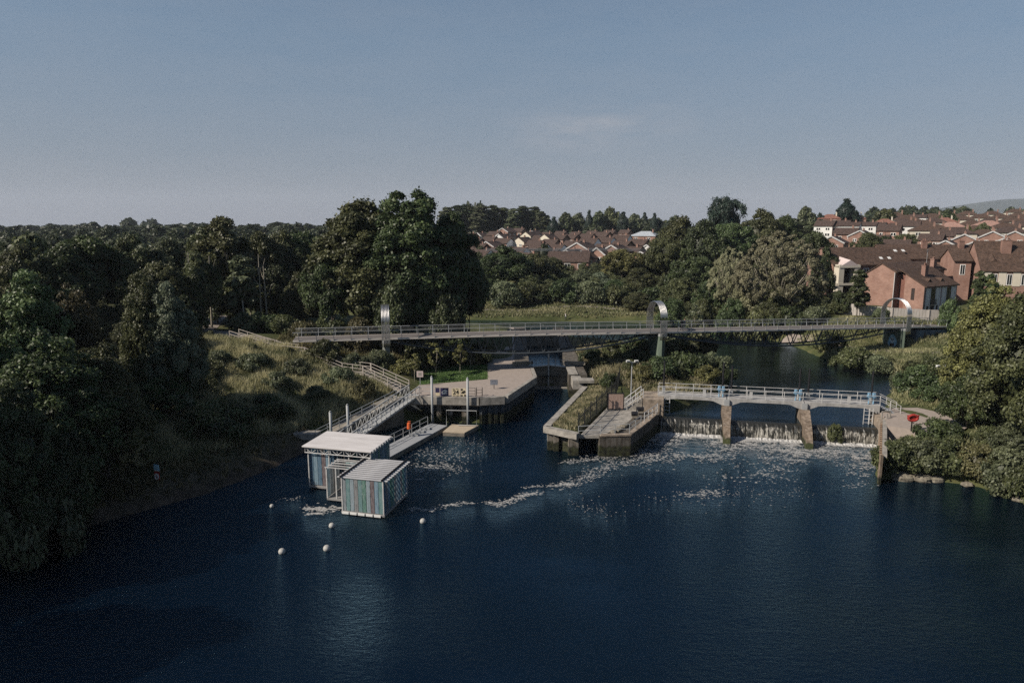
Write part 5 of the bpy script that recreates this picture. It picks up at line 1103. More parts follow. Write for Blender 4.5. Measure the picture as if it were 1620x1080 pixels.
# ------------------------------------------------------------ paths draped on the ground
def drape(name, pts, wd, mat, dz=.05):
    P_ = [np.array(p_, float) for p_ in pts]; fine = []
    for a, b_ in zip(P_[:-1], P_[1:]):
        n = max(1, int(np.linalg.norm(b_ - a) / .8)); fine += [a + (b_ - a) * i / n for i in range(n)]
    fine.append(P_[-1]); fine = np.array(fine); d = np.gradient(fine, axis=0); d /= np.linalg.norm(d, axis=1)[:, None]; nn = np.column_stack([-d[:, 1], d[:, 0]])
    V = []; k = 5
    for j in range(k):
        o = (j / (k - 1) - .5) * wd; xy = fine + nn * o; V.append(np.column_stack([xy, hgt(xy[:, 0], xy[:, 1]) + dz + .04 * (1 - abs(j - 2) / 2)]))
    V = np.array(V); m_ = len(fine); F = [(j * m_ + i, j * m_ + i + 1, (j + 1) * m_ + i + 1, (j + 1) * m_ + i) for j in range(k - 1) for i in range(m_ - 1)]
    o = link_mesh(name, np_mesh(name, V.reshape(-1, 3), F, mat)); tag(o, kind='structure'); return o
drape('riverside_path', [(53, 131), (57, 121.5), (62, 115.8), (68, 112.8), (74, 110), (79, 106), (90, 98)], 2.6, M['path'])
drape('woodland_path', [(-29.5, 91.5), (-34, 96.5), (-42, 99.5), (-47, 103), (-51, 115), (-56, 130)], 2.6, M['path'])
drape('car_park', [(-47, 99.5), (-60, 96), (-72, 95)], 5, M['path'], .04)
drape('meadow_path', [(-20, 172), (5, 171.5), (25, 170.5), (45, 166)], 1.6, M['path'])

# ------------------------------------------------------------ houses
def house_proto(kind):
    Lh, Wh, he = 7.4, 6.8, 4.9
    wall, roof, hip, gable = M['brick2'], M['tile'], False, None
    if kind[0] == 'W' : wall = M['render_white']
    if kind == 'Wg': wall = M['clad_green']
    if kind in ('Hr', 'Hp', 'Hb', 'Hc'): hip = True; roof = {'Hr': M['tile_red'], 'Hp': M['tile_pink'], 'Hb': M['tile2'], 'Hc': M['tile']}[kind]; Lh, Wh = 10.5, 8.6; wall = M['render_cream'] if kind != 'Hr' else M['brick2']
    if kind == 'Ap': roof = M['tile_pale']; hip = True; Lh, Wh = 13, 9
    if kind == 'Bs': Lh, Wh = 6.5, 5.6
    if kind == 'Bk': Lh, Wh = 8.6, 8.0
    if kind == 'Bc': wall = M['render_cream']
    if kind == 'Bw': wall = M['render_white']
    if kind == 'Wb': Lh, Wh = 8.0, 6.5; he = 5.6; wall = M['render_white']
    if kind == 'Wg': Lh, Wh = 6.0, 6.5; he = 5.6
    root = thing('house', None, 'house', (0, 0, -500))
    a, b_ = Lh / 2, Wh / 2; hr = HH
    mb = MB()
    if hip: mb.box(-a, a, -b_, b_, -3, he)
    else:
        pf = [(-b_, -3), (b_, -3), (b_, he), (0, hr - .12), (-b_, he)]; mb.hexa([(-a, y, z_) for y, z_ in pf], [(a, y, z_) for y, z_ in pf])
    mb.build('wall', wall, root)
    mb = MB(); ov = .4; sl = (hr - he) / b_; zo = he - sl * ov
    if hip:
        A = [(-a - ov, -b_ - ov, zo), (a + ov, -b_ - ov, zo), (a + ov, b_ + ov, zo), (-a - ov, b_ + ov, zo)]; r1, r2 = (-a + b_ * .92, 0, hr), (a - b_ * .92, 0, hr)
        mb.poly([A[0], A[1], r2, r1]); mb.poly([A[2], A[3], r1, r2]); mb.poly([A[1], A[2], r2]); mb.poly([A[3], A[0], r1]); mb.poly(A[::-1])
    else:
        for s_ in (-1, 1):
            q = [(-a - .25, s_ * (b_ + ov), zo), (a + .25, s_ * (b_ + ov), zo), (a + .25, 0, hr), (-a - .25, 0, hr)]; mb.hexa(q, [(x, y, z_ + .16) for x, y, z_ in q])
    rf = mb.build('roof', roof, root)
    mb = MB(); cx = a * .55 if kind[0] != 'B' else a * .2; mb.box(cx - .3, cx + .3, -.42, .18, hr - 1, hr + .75); mb.box(cx - .35, cx + .35, -.47, .23, hr + .75, hr + .87); mb.tube((cx - .1, -.12, hr + .87), (cx - .1, -.12, hr + 1.15), .11, 8)
    mb.build('chimney', M['brick2'] if kind != 'Hr' else M['render_cream'], rf)
    if kind == 'Aw':
        pf = [(-b_ + .04, 0), (b_ - .04, 0), (b_ - .04, he - .05), (0, hr - .3), (-b_ + .04, he - .05)]; mb = MB(); mb.hexa([(a + .005, y, z_) for y, z_ in pf], [(a + .07, y, z_) for y, z_ in pf]); mb.build('gable_cladding', M['clad_white'], root)
    if kind[0] == 'B' or kind in ('Wa', 'Ak'):
        e0 = -1 if kind[0] == 'B' else 1; mb = MB()
        if kind != 'Bc':
            for s_ in (-1, 1): mb.beam((e0 * (a + .3), s_ * (b_ + ov), zo + .05), (e0 * (a + .3), 0, hr + .05), .1, .42)
            mb.build('barge_board', M['white_paint'] if kind[0] == 'B' else M['tile'], rf)
    if kind in ('Wa',):
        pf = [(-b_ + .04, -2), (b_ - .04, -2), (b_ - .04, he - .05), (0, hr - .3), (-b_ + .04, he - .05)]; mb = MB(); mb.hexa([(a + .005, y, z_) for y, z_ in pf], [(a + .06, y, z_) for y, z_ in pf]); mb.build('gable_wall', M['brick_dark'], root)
    def win(pos, axis_, w_, h_):
        x, y, z_ = pos; fm = MB(); gm = MB()
        if axis_ == 'y':
            fm.box(x - w_ / 2, x + w_ / 2, y - .05, y + .02, z_ - h_ / 2, z_ + h_ / 2)
            for k in (-1, 1): gm.box(x + k * w_ / 4 - w_ / 4 + .1, x + k * w_ / 4 + w_ / 4 - .1, y - .07, y - .045, z_ - h_ / 2 + .12, z_ + h_ / 2 - .12)
        else:
            sgn = -1 if x < 0 else 1; xo = x + sgn * .05
            fm.box(min(x - sgn * .02, xo), max(x - sgn * .02, xo), y - w_ / 2, y + w_ / 2, z_ - h_ / 2, z_ + h_ / 2)
            for k in (-1, 1): gm.box(min(xo - sgn * .005, xo + sgn * .02), max(xo - sgn * .005, xo + sgn * .02), y + k * w_ / 4 - w_ / 4 + .1, y + k * w_ / 4 + w_ / 4 - .1, z_ - h_ / 2 + .12, z_ + h_ / 2 - .12)
        f_ = fm.build('window', M['frame_white'], root); gm.build('pane', M['glass'], f_)
    yf = -b_; xg = a + .08
    for x in (-a * .5, a * .5):
        win((x, yf, 3.55 if he < 5 else 4.2), 'y', 1.7, 1.15); win((x, yf, 1.2), 'y', 1.9, 1.3)
    if kind[0] == 'A' and not hip: win((xg, -b_ * .35, 3.3), 'x', 1.3, 1.2); win((xg, b_ * .4, 3.3), 'x', 1.1, 1.2)
    if kind[0] == 'B': win((-a, -b_ * .4, 3.5), 'x', 1.4, 1.2); win((-a, b_ * .4, 3.5), 'x', 1.2, 1.2); win((-a, -b_ * .2, 1.1), 'x', 2.2, 1.4)
    if kind == 'Wa': win((xg, 0, 3.2), 'x', 1.2, 1.3)
    remember(root); return root
PROTO = {}
LOOK = {'Ak': 'brown roofed brick house with a dark brick end wall', 'Aw': 'brown roofed brick house with a white clad end gable', 'Bk': 'brick house with a white edged gable facing the river', 'Bs': 'narrow brick house with a white edged gable', 'Bw': 'white gabled house', 'Bc': 'cream gabled house',
        'Ap': 'pale slate hipped roof house', 'Hr': 'red hipped roof house', 'Hp': 'pink hipped roof house', 'Hb': 'warm brown hipped roof house', 'Hc': 'dark brown hipped roof house', 'Wa': 'white walled house with dark brick gable', 'Wb': 'white two storey box-like house', 'Wg': 'green clad two storey house'}
used_labels = {}
def where(px, y, Y, side):
    if side == 'c':
        row = 'in the front row above the trees' if Y < 240 else 'in the second row of the hillside estate' if Y < 280 else 'in the middle rows of the hillside estate' if Y < 320 else 'in the upper rows of the hillside estate' if Y < 400 else 'in the topmost row below the tall trees'
        col = 'behind the big central tree' if px < 780 else 'left of centre' if px < 850 else 'at the centre' if px < 930 else 'right of centre' if px < 990 else 'by the right hand trees'
    else:
        row = 'near the brick flats' if Y < 240 else 'halfway up the right slope' if Y < 300 else 'on the upper right slope' if Y < 345 else 'along the right skyline'
        col = 'near the spreading cedar' if px < 1380 else 'between the cedar and the middle slope' if px < 1480 else 'toward the far right' if px < 1560 else 'at the right picture edge'
    return row + ', ' + col
def put_houses(lst, side):
    rr = random.Random(4); cnt = {}
    labs = [LOOK[h_[3]] + ' ' + where(h_[0], h_[1], h_[2], side) for h_ in lst]
    seen = {}
    for i, l_ in enumerate(labs): seen.setdefault(l_, []).append(i)
    words_ = {2: ['lower', 'upper'], 3: ['lower', 'middle', 'upper'], 4: ['lowest', 'lower', 'upper', 'highest']}
    for l_, ids in seen.items():
        if len(ids) > 1:
            for side_rank, i in enumerate(sorted(ids, key=lambda i: lst[i][0])):
                nm = {2: ['left', 'right'], 3: ['left', 'middle', 'right'], 4: ['leftmost', 'centre left', 'centre right', 'rightmost']}.get(len(ids), ['leftmost', 'second from left', 'third from left', 'fourth from left', 'rightmost', 'x'])
                labs[i] = nm[side_rank] + ' ' + labs[i]
    for i, (px, y, Y, k) in enumerate(lst):
        if k not in PROTO: PROTO[k] = house_proto(k); first = True
        else: first = False
        q = house_base(px, y, Y); rz = R(-37 if k[0] in 'AW' else 53 if k[0] == 'B' else -25) + rr.uniform(-.09, .09)
        sc_ = rr.uniform(.95, 1.06)
        g = 'houses of the hillside estate behind the meadow' if side == 'c' else 'houses on the right hand slope'
        lab = ' '.join(labs[i].replace(',', ' ').split()[:16])
        if first:
            o = PROTO[k]; o.location = q; o.rotation_euler = (0, 0, rz); o.scale = (sc_,) * 3; o['label'] = lab; o['group'] = g
        else: dup(PROTO[k], q, rz, lab, g, (sc_,) * 3)
put_houses(CEN, 'c'); put_houses(RIG, 'r')

def block(label, loc, rz, Lh, prof, roofs, wallm, roofm, cat='house', name='brick_house'):
    """building with its ridge along local x; prof = (y, z) outline of the gable, roofs = list of eave-to-ridge lines"""
    r_ = thing(name, label, cat, loc, rz)
    mb = MB(); mb.hexa([(0, y, z_) for y, z_ in prof], [(Lh, y, z_) for y, z_ in prof]); mb.build('wall', wallm, r_)
    rf = None
    for (y0, z0, y1, z1) in roofs:
        mb = MB(); d = Vector((0, y1 - y0, z1 - z0)).normalized() * .45; a = (y0 - d.y, z0 - d.z)
        q = [(-.2, a[0], a[1] + .04), (Lh + .2, a[0], a[1] + .04), (Lh + .2, y1, z1 + .04), (-.2, y1, z1 + .04)]; mb.hexa(q, [(x, y, z_ + .2) for x, y, z_ in q]); rf = mb.build('roof', roofm, r_)
    return r_, rf
def chimney(par, x, y, z0, z1, w_=.55):
    mb = MB(); mb.box(x - w_, x + w_, y - .4, y + .4, z0, z1); mb.box(x - w_ - .06, x + w_ + .06, y - .46, y + .46, z1, z1 + .15)
    for k in (-.25, .2): mb.tube((x + k, y, z1 + .15), (x + k, y, z1 + .6), .13, 8)
    mb.build('chimney', M['brick'], par)
def pwin(par, x0, x1, y, z0, z1, frame, rail=False):
    f_ = MB().box(x0, x1, y - .06, y + .02, z0, z1).build('window', frame, par)
    gm = MB(); xm = (x0 + x1) / 2; gm.box(x0 + .12, xm - .05, y - .085, y - .055, z0 + .12, z1 - .12); gm.box(xm + .05, x1 - .12, y - .085, y - .055, z0 + .12, z1 - .12); gm.build('pane', M['glass'], f_)
    if rail:
        rm = MB()
        for z_ in (z0 + .25, z0 + .6, z0 + .95): rm.beam((x0, y - .45, z_), (x1, y - .45, z_), .05, .05)
        for i in range(9): x = x0 + (x1 - x0) * i / 8; rm.beam((x, y - .45, z0), (x, y - .45, z0 + .95), .035, .035, (1, 0, 0))
        rm.box(x0, x1, y - .5, y - .09, z0 - .1, z0); rm.build('balcony_rail', M['black_metal'], f_)
# the big brick flats by the fence: gable turned to the river, white framed front to its right
RZ = math.atan2(.5, .866); Qc = PY(1460, 489, 132); bz = Qc.z
h1, rf = block('large brick house with plain gable and white framed bays behind the timber fence', (Qc.x, Qc.y, bz), RZ, 11.5, [(0, -2.5), (4.0, -2.5), (4.0, 6.6), (0, 4.35)], [(0, 4.35, 5.4, 7.4)], M['brick2'], M['tile2'])
mb = MB(); pf = [(5.7, -2.5), (12.2, -2.5), (12.2, 6.0), (8.6, 8.35), (5.7, 6.9)]; mb.hexa([(-.6, y, z_) for y, z_ in pf], [(17, y, z_) for y, z_ in pf]); mb.build('gable_wall', M['brick2'], h1)
for (y0, z0, y1, z1) in ((5.3, 6.72, 8.6, 8.4), (12.6, 5.75, 8.6, 8.4)):
    mb = MB(); q = [(-.8, y0, z0), (17.2, y0, z0), (17.2, y1, z1), (-.8, y1, z1)]; mb.hexa(q, [(x, y, z_ + .2) for x, y, z_ in q]); rf2 = mb.build('roof', M['tile2'], h1)
mb = MB(); mb.box(1.2, 11, 4.0, 5.7, -2.5, 6.5); mb.build('recess_wall', M['brick_dark'], h1); MB().box(-.7, -.6, 5.72, 5.84, -2, 6.8).build('downpipe', M['white_paint'], h1); MB().box(-.1, .0, -.1, .03, -2, 4.3).build('downpipe', M['black_metal'], h1)  # recess wall's darker brick stands for the shade there
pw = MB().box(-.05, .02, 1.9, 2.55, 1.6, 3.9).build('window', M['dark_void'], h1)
chimney(rf, 4.6, 2.9, 5.0, 8.1); chimney(rf, 13.5, 6.2, 6.5, 9.0)
for x in (3.2, 7.6):
    mb = MB(); mb.hexa([(x - .9, .9, 4.95), (x + .9, .9, 4.95), (x, .9, 5.75)], [(x - .9, 2.6, 5.9), (x + .9, 2.6, 5.9), (x, 2.6, 5.95)]); mb.build('dormer', M['tile2'], rf)
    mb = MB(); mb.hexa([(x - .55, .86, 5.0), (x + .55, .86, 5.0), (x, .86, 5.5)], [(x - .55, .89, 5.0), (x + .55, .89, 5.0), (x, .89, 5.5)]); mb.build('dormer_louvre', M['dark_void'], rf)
for x0 in (.4, 5.9):
    f_ = MB()
    for x in (x0, x0 + 1.3, x0 + 3.3, x0 + 4.6): f_.box(x, x + .5 if x != x0 + 1.3 else x + .35, -.12, 0, -2.4, 4.1)
    f_.box(x0, x0 + 5.1, -.13, -.005, .55, .85); fo = f_.build('bay_frame', M['frame_shaded'], h1)
    MB().box(x0 + .5, x0 + 1.3, -.05, .0, .9, 4.0).build('bay_panel', M['render_white'], fo); MB().box(x0 + 3.8, x0 + 4.6, -.05, .0, .9, 4.0).build('bay_panel', M['render_white'], fo)
    pwin(h1, x0 + 1.65, x0 + 3.3, -.03, .85, 3.9, M['black_metal'], True)
    MB().box(x0 + .5, x0 + 4.6, -.04, .0, -2.4, .5).build('carport_shade_sheet', M['dark_void'], h1)  # dark sheet on the wall stands for shade inside the carport
ae = MB().tube((4.9, 2.9, 8.2), (4.9, 2.9, 11.4), .035, 6)
for k in range(5): ae.beam((4.3 + k * .1, 2.9, 11.3 - .12 * k), (5.6 - k * .1, 2.9, 11.3 - .12 * k), .03, .03)
ae.build('aerial', M['galv'], rf)
# left flats with white balcony tower
q0 = PY(1357, 478, 150); h0, rf = block('brick flats with white framed stacked balconies and long brown roof behind the tall dark tree', (q0.x - 6, q0.y, q0.z), R(8), 19, [(0, -2), (10, -2), (10, 8.2), (5, 11.6), (0, 8.2)], [(0, 8.2, 5, 11.6), (10, 8.2, 5, 11.6)], M['brick2'], M['tile2'])
bt = MB()
for x in (.2, 3.9): bt.box(x, x + 1.2, -1.9, -.05, -2, 8.3)
for z_ in (1.0, 4.3, 8.1): bt.box(.2, 5.1, -2.0, -.02, z_ - .45, z_)
bo = bt.build('balcony_tower', M['render_cream'], h0)
MB().box(1.4, 3.9, -.06, -.01, 1.2, 7.8).build('balcony_shade_sheet', M['dark_void'], bo)  # flat dark sheet gives the balconies their inner shade
rm = MB()
for z0 in (1.0, 4.3):
    for k in range(5): rm.beam((1.4, -1.9, z0 + .25 * (k + 1)), (3.9, -1.9, z0 + .25 * (k + 1)), .04, .04)
rm.build('balcony_rail', M['black_metal'], bo); mb = MB(); mb.hexa([(.6, -2, 8.1), (4.7, -2, 8.1), (2.65, -2, 9.3)], [(.6, 1.0, 8.1), (4.7, 1.0, 8.1), (2.65, 2.2, 9.9)]); mb.build('tower_roof', M['sign_pink'], bo)
for (x, z_) in ((7.2, 6.6), (9.6, 6.6)): pwin(h0, x, x + 1.3, -.01, z_ - .7, z_ + .8, M['frame_white'])
for x, f in ((12, .25), (14, .25), (17, .7), (19, .7)):
    mb = MB(); y = 5 * f; z_ = 8.2 + 3.4 * f + .26; mb.hexa([(x, y, z_), (x + .7, y, z_), (x + .7, y + .6, z_ + .41), (x, y + .6, z_ + .41)], [(x, y, z_ + .06), (x + .7, y, z_ + .06), (x + .7, y + .6, z_ + .47), (x, y + .6, z_ + .47)]); mb.build('roof_light', M['white'], rf)
q1 = PY(1480, 470, 150); h2, rf = block('long brown tiled brick terrace behind the large gabled house', (q1.x - 9, q1.y + 6, q1.z), R(-6), 24, [(0, -2), (9, -2), (9, 8.2), (4.5, 11.0), (0, 8.2)], [(0, 8.2, 4.5, 11.0), (9, 8.2, 4.5, 11.0)], M['brick2'], M['tile2'])
chimney(rf, 10, 3.4, 9.5, 12); chimney(rf, 18, 3.4, 9.5, 12)
q2 = PY(1548, 470, 142); h3, rf = block('brick terrace with rooftop chimney and pale panels at the right picture edge', (q2.x, q2.y, q2.z), R(-14), 12, [(0, -2), (9.5, -2), (9.5, 6), (5.2, 11.3), (0, 5.6)], [(0, 5.6, 5.2, 11.3), (9.5, 6, 5.2, 11.3)], M['brick2'], M['tile2'])
chimney(rf, 5.2, 3.2, 8.5, 11.6, .9)
for x in (2.6, 8.2):
    mb = MB(); mb.hexa([(x - .9, 1.2, 7.0), (x + .9, 1.2, 7.0), (x, 1.2, 7.8)], [(x - .9, 3, 8.9), (x + .9, 3, 8.9), (x, 3, 9.1)]); mb.build('dormer', M['tile2'], rf)
for x in (.5, 3.2, 5.8, 8.6): MB().box(x, x + 1.4, -.1, .0, 2.4, 5.3).build('wall_panel', M['render_cream'], h3)
for x in (2.0, 4.7, 7.3): pwin(h3, x, x + 1.0, -.02, 2.6, 4.9, M['frame_white'])
h4, rf = block('brick side wing with narrow window left of the right edge terrace', (q2.x - 3.3, q2.y + 4, q2.z), R(-14), 3.3, [(0, -2), (8, -2), (8, 7.4), (4, 9.6), (0, 7.4)], [(0, 7.4, 4, 9.6), (8, 7.4, 4, 9.6)], M['brick2'], M['tile2']); pwin(h4, 1.2, 2.2, -.02, 4.4, 6.6, M['frame_white'])
q3 = PY(1620, 470, 148); h5, rf = block('brick house with shade in its dark wall colour, cut by the right picture edge', (q3.x + .2, q3.y - 2, q3.z), R(-14), 8, [(0, -2), (8, -2), (8, 8), (4, 11), (0, 8)], [(0, 8, 4, 11), (8, 8, 4, 11)], M['brick_dark'], M['tile2']); pwin(h5, 1, 2.4, -.02, 4.6, 6.4, M['frame_white'])
q4 = PY(902, 440, 222); h6, rf = block('brick house with three upper windows standing in front of the hillside estate', (q4.x - 7.6, q4.y + 1.5, q4.z), R(-14), 13.6, [(0, -2), (8, -2), (8, 5.4), (4, 8.3), (0, 5.4)], [(0, 5.4, 4, 8.3), (8, 5.4, 4, 8.3)], M['brick2'], M['tile'])
for x in (1.2, 5.2, 9.6): pwin(h6, x + .6, x + (2.6 if x < 9 else 2.2), -.02, 3.3, 4.8, M['frame_white'])
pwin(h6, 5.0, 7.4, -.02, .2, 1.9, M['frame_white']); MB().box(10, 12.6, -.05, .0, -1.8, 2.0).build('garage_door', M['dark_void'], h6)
# timber fence along the top of the right bank
fn_ = thing('timber_fence', 'long weathered timber fence between the brick houses and the river slope', 'fence', tuple(PY(1400, 500, 128)))
fa = [PY(1296, 474, 137), PY(1360, 482, 131), PY(1412, 487, 128), PY(1470, 490, 126.5), PY(1518, 492, 126)]
for a, b_ in zip(fa[:-1], fa[1:]):
    mb = MB(); n = int((b_ - a).length / .5)
    for i in range(n):
        p0 = a.lerp(b_, i / n); p1 = a.lerp(b_, (i + .92) / n); z_ = p0.z + .04 * math.sin(i * 7.3); mb.beam((p0.x, p0.y, z_ - 1.15), (p1.x, p1.y, z_ - 1.15), .04, 2.3)
    part(mb, 'board_panel', M['fence_timber'], fn_)
    mb = MB(); mb.box(b_.x - .07, b_.x + .07, b_.y - .16, b_.y - .03, b_.z - 2.4, b_.z + .06); part(mb, 'post', M['fence_timber'], fn_)

# ------------------------------------------------------------ trees
def cards(cen, nrm, size, rs, aspect=.62, bend=None):
    n = len(cen); t_ = rs.normal(size=(n, 3)); t_ -= (t_ * nrm).sum(1)[:, None] * nrm; t_ /= np.linalg.norm(t_, axis=1)[:, None] + 1e-9
    b_ = np.cross(nrm, t_); s = size[:, None]
    V = np.stack([cen - t_ * s, cen - b_ * s * aspect + t_ * s * .15, cen + t_ * s, cen + b_ * s * aspect - t_ * s * .1], 1).reshape(-1, 3)
    return V, np.arange(4 * n).reshape(n, 4)
def norm(a): return a / (np.linalg.norm(a, axis=1)[:, None] + 1e-9)
def crown_pts(rs, R0, z0, z1, nl, lr, n, shape, up, kmin=.45):
    """lobes spread through a crown envelope, leaves on and inside the lobes"""
    zc, hz_ = (z0 + z1) / 2, (z1 - z0) / 2; lob = []
    while len(lob) < nl:
        d = rs.normal(size=3); d /= np.linalg.norm(d)
        if d[2] < -.75: continue
        k = rs.uniform(kmin, .95) ** .7; f = (d[2] + 1) / 2
        rad = R0 * shape(f) / max(.25, math.sqrt(max(.06, 1 - d[2] ** 2)))
        p_ = np.array([d[0] * rad * k, d[1] * rad * k, zc + d[2] * hz_ * rs.uniform(.55, .95)])
        r_ = rs.uniform(*lr)
        hh = math.hypot(p_[0], p_[1]); mxr = R0 * shape(min(1, max(0, (p_[2] - z0) / (z1 - z0))))
        if hh > mxr * .95: p_[:2] *= mxr * .95 / hh
        lob.append((*p_, r_, rs.rand()))
    lob = np.array(lob); w_ = lob[:, 3] ** 2; w_ /= w_.sum()
    k = rs.choice(nl, n, p=w_); d = norm(rs.normal(size=(n, 3)))
    out = lob[k, :3] - np.array([0, 0, zc - hz_ * .3]); on = norm(out)
    flip = (d * on).sum(1) < -.25; d[flip] *= -1
    rr = lob[k, 3] * rs.uniform(.5, 1.12, n) * np.where(rs.rand(n) < .12, rs.uniform(1.05, 1.45, n), 1)
    c = lob[k, :3] + d * rr[:, None] * np.array([1, 1, .82])
    tint = np.clip(.05 + .5 * lob[k, 4] + .6 * rs.rand(n) ** 2, 0, 1)
    nr = norm(d * .7 + rs.normal(size=(n, 3)) * .62 + np.array([0, 0, up]))
    return c, nr, tint, lob
SH = {'round': lambda f: math.sqrt(max(.02, 1 - (2 * f - 1) ** 2)) * (1.0), 'bush': lambda f: math.sqrt(max(.03, 1 - f ** 2.2)) * (.78 + .22 * min(1, f * 4)), 'egg': lambda f: max(.12, math.sin(math.pi * min(1, f * .85 + .14)) ** .8), 'tall': lambda f: max(.15, math.sin(math.pi * min(1, .1 + f * .88)) ** .6),
      'cone': lambda f: max(.05, (1 - f) ** .75), 'dome': lambda f: math.sqrt(max(.02, 1 - (max(0, f - .25) / .75) ** 2)) * (.55 + .45 * min(1, f * 3)), 'umbrella': lambda f: (.35 + .65 * min(1, f * 1.7)) * math.sqrt(max(.04, 1 - max(0, (f - .55) / .45) ** 2))}
def make_tree(key, seed, R0, z0, z1, nl, lr, n, size, shape, up=.25, trunk=.22, asp=.62, limbs=7, fill=.12, tmat='bark', twig=0, kmin=.45):
    rs = np.random.RandomState(seed)
    c, nr, ti, lob = crown_pts(rs, R0, z0, z1, nl, lr, n, SH[shape], up, kmin)
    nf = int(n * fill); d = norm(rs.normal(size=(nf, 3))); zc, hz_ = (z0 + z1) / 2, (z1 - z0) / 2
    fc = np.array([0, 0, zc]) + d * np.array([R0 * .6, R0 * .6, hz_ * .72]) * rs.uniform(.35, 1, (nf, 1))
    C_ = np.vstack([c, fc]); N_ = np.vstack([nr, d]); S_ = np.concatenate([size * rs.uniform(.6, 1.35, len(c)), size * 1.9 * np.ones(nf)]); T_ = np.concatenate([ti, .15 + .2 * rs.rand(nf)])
    V, F = cards(C_, N_, S_, rs, asp)
    me = np_mesh('crown_' + key, V, F, L['green'], T_)
    tb = MB(); lean = rs.uniform(-.25, .25, 2); top = (lean[0], lean[1], z0 + (z1 - z0) * .6)
    tb.sweep([(0, 0, -1.2), (lean[0] * .3, lean[1] * .3, z0 * .6 + .3), top], trunk, 8, trunk * .3)
    order = lob[np.argsort(-lob[:, 3])][:limbs]
    for l_ in order:
        s_ = z0 * .7 + (l_[2] - z0) * .25; s_ = max(.3, s_); a = Vector((lean[0] * .4, lean[1] * .4, s_)); b_ = Vector(l_[:3]); mid = a.lerp(b_, .5) + Vector((0, 0, -.06 * (b_ - a).length))
        tb.sweep([a, mid, b_], trunk * .42, 6, trunk * .1)
    if twig:
        for l_ in lob[:twig]:
            b_ = Vector(l_[:3]); a = Vector((lean[0] * .3, lean[1] * .3, z0 + .1 * (z1 - z0))) ; a = a.lerp(Vector((b_.x * .35, b_.y * .35, z0 + (b_.z - z0) * .3)), .7)
            tb.sweep([a, a.lerp(b_, .55) + Vector((0, 0, .1)), b_ - (b_ - a) * .06], trunk * .2, 5, trunk * .06)
    return dict(crown=me, trunk=tb.mesh('trunk_' + key, M[tmat], True), R=R0, H=z1)
AR = {}
for s_ in (1, 2, 3):
    AR['broad%d' % s_] = make_tree('broad%d' % s_, s_, 5, 1.6, 10, 90, (.42, 1.3), 23000, .165, 'egg')
    AR['bushy%d' % s_] = make_tree('bushy%d' % s_, 10 + s_, 5, .1, 8, 90, (.4, 1.2), 22000, .165, 'bush', trunk=.18)
    AR['shrub%d' % s_] = make_tree('shrub%d' % s_, 20 + s_, 1.7, -.1, 2.0, 18, (.35, .7), 4200, .10, 'bush', trunk=.05, limbs=4)
for s_ in (1, 2, 3):
    AR['oak%d' % s_] = make_tree('oak%d' % s_, 100 + s_, 5, .3, 16, 190, (.38, 1.15), 46000, .145, 'bush', up=.35, trunk=.3, limbs=9)
for s_ in (1, 2):
    AR['tall%d' % s_] = make_tree('tall%d' % s_, 30 + s_, 3.4, 3, 14, 42, (.7, 1.4), 12000, .22, 'tall', tmat='bark_pale', trunk=.2, fill=.05)
    AR['slim%d' % s_] = make_tree('slim%d' % s_, 40 + s_, 2.2, .8, 16, 44, (.5, 1.0), 9000, .26, 'tall', trunk=.2)
    AR['far%d' % s_] = make_tree('far%d' % s_, 50 + s_, 5, .5, 9, 26, (1.0, 2.0), 3200, .46, 'egg', trunk=.25, limbs=3)
    AR['sapling%d' % s_] = make_tree('sapling%d' % s_, 60 + s_, 1.2, 1.4, 6, 16, (.25, .5), 900, .15, 'egg', trunk=.06, tmat='bark_pale', fill=0, limbs=5)
AR['big1'] = make_tree('big1', 71, 9, 1.0, 24, 190, (.8, 1.9), 74000, .26, 'bush', kmin=.62, trunk=.7, limbs=12)
AR['big2'] = make_tree('big2', 72, 9, 1.0, 25, 190, (.8, 1.9), 74000, .26, 'bush', kmin=.62, trunk=.7, limbs=12)
AR['dome1'] = make_tree('dome1', 81, 8, .6, 14, 320, (.35, .62), 58000, .155, 'dome', up=.4, kmin=.8, trunk=.3, asp=.4, tmat='bark_pale', limbs=10, fill=.05, twig=90)
AR['pine1'] = make_tree('pine1', 91, 5.5, 4, 12, 34, (.8, 1.6), 9000, .30, 'umbrella', up=.5, trunk=.3, asp=.35)
AR['cedar1'] = make_tree('cedar1', 92, 6.5, .6, 15, 80, (.6, 1.25), 15000, .30, 'cone', up=.7, trunk=.4, asp=.4, fill=.2)
def tree(px, ytop, Y, wpx, arch, leaf, label, cat='tree', group=None, rz=None, dz=0, name=None, H=None):
    a = AR[arch]; q = PY(px, ytop, Y); x = q.x; z0 = hz(x, Y) + dz; W_ = wpx * mpp(px, ytop, Y); Ht = max(W_ * (.62 if arch[:5] in ('shrub', 'bushy') else .85 if arch != 'dome1' else .7), q.z - z0)
    rr = random.Random(int(px * 13 + ytop * 7 + Y))
    nm = name or ('shrub' if arch.startswith('shrub') or cat in ('bush', 'shrub') else 'tree')
    r_ = thing(nm, label, cat, (x, Y, z0), rr.uniform(0, 6.28) if rz is None else rz, group)
    r_.scale = (W_ / 2 / a['R'], W_ / 2 / a['R'], Ht / a['H'])
    c = link_mesh('crown', a['crown'], r_); c.material_slots[0].link = 'OBJECT'; c.material_slots[0].material = L[leaf]
    link_mesh('trunk', a['trunk'], r_); return r_
T = tree
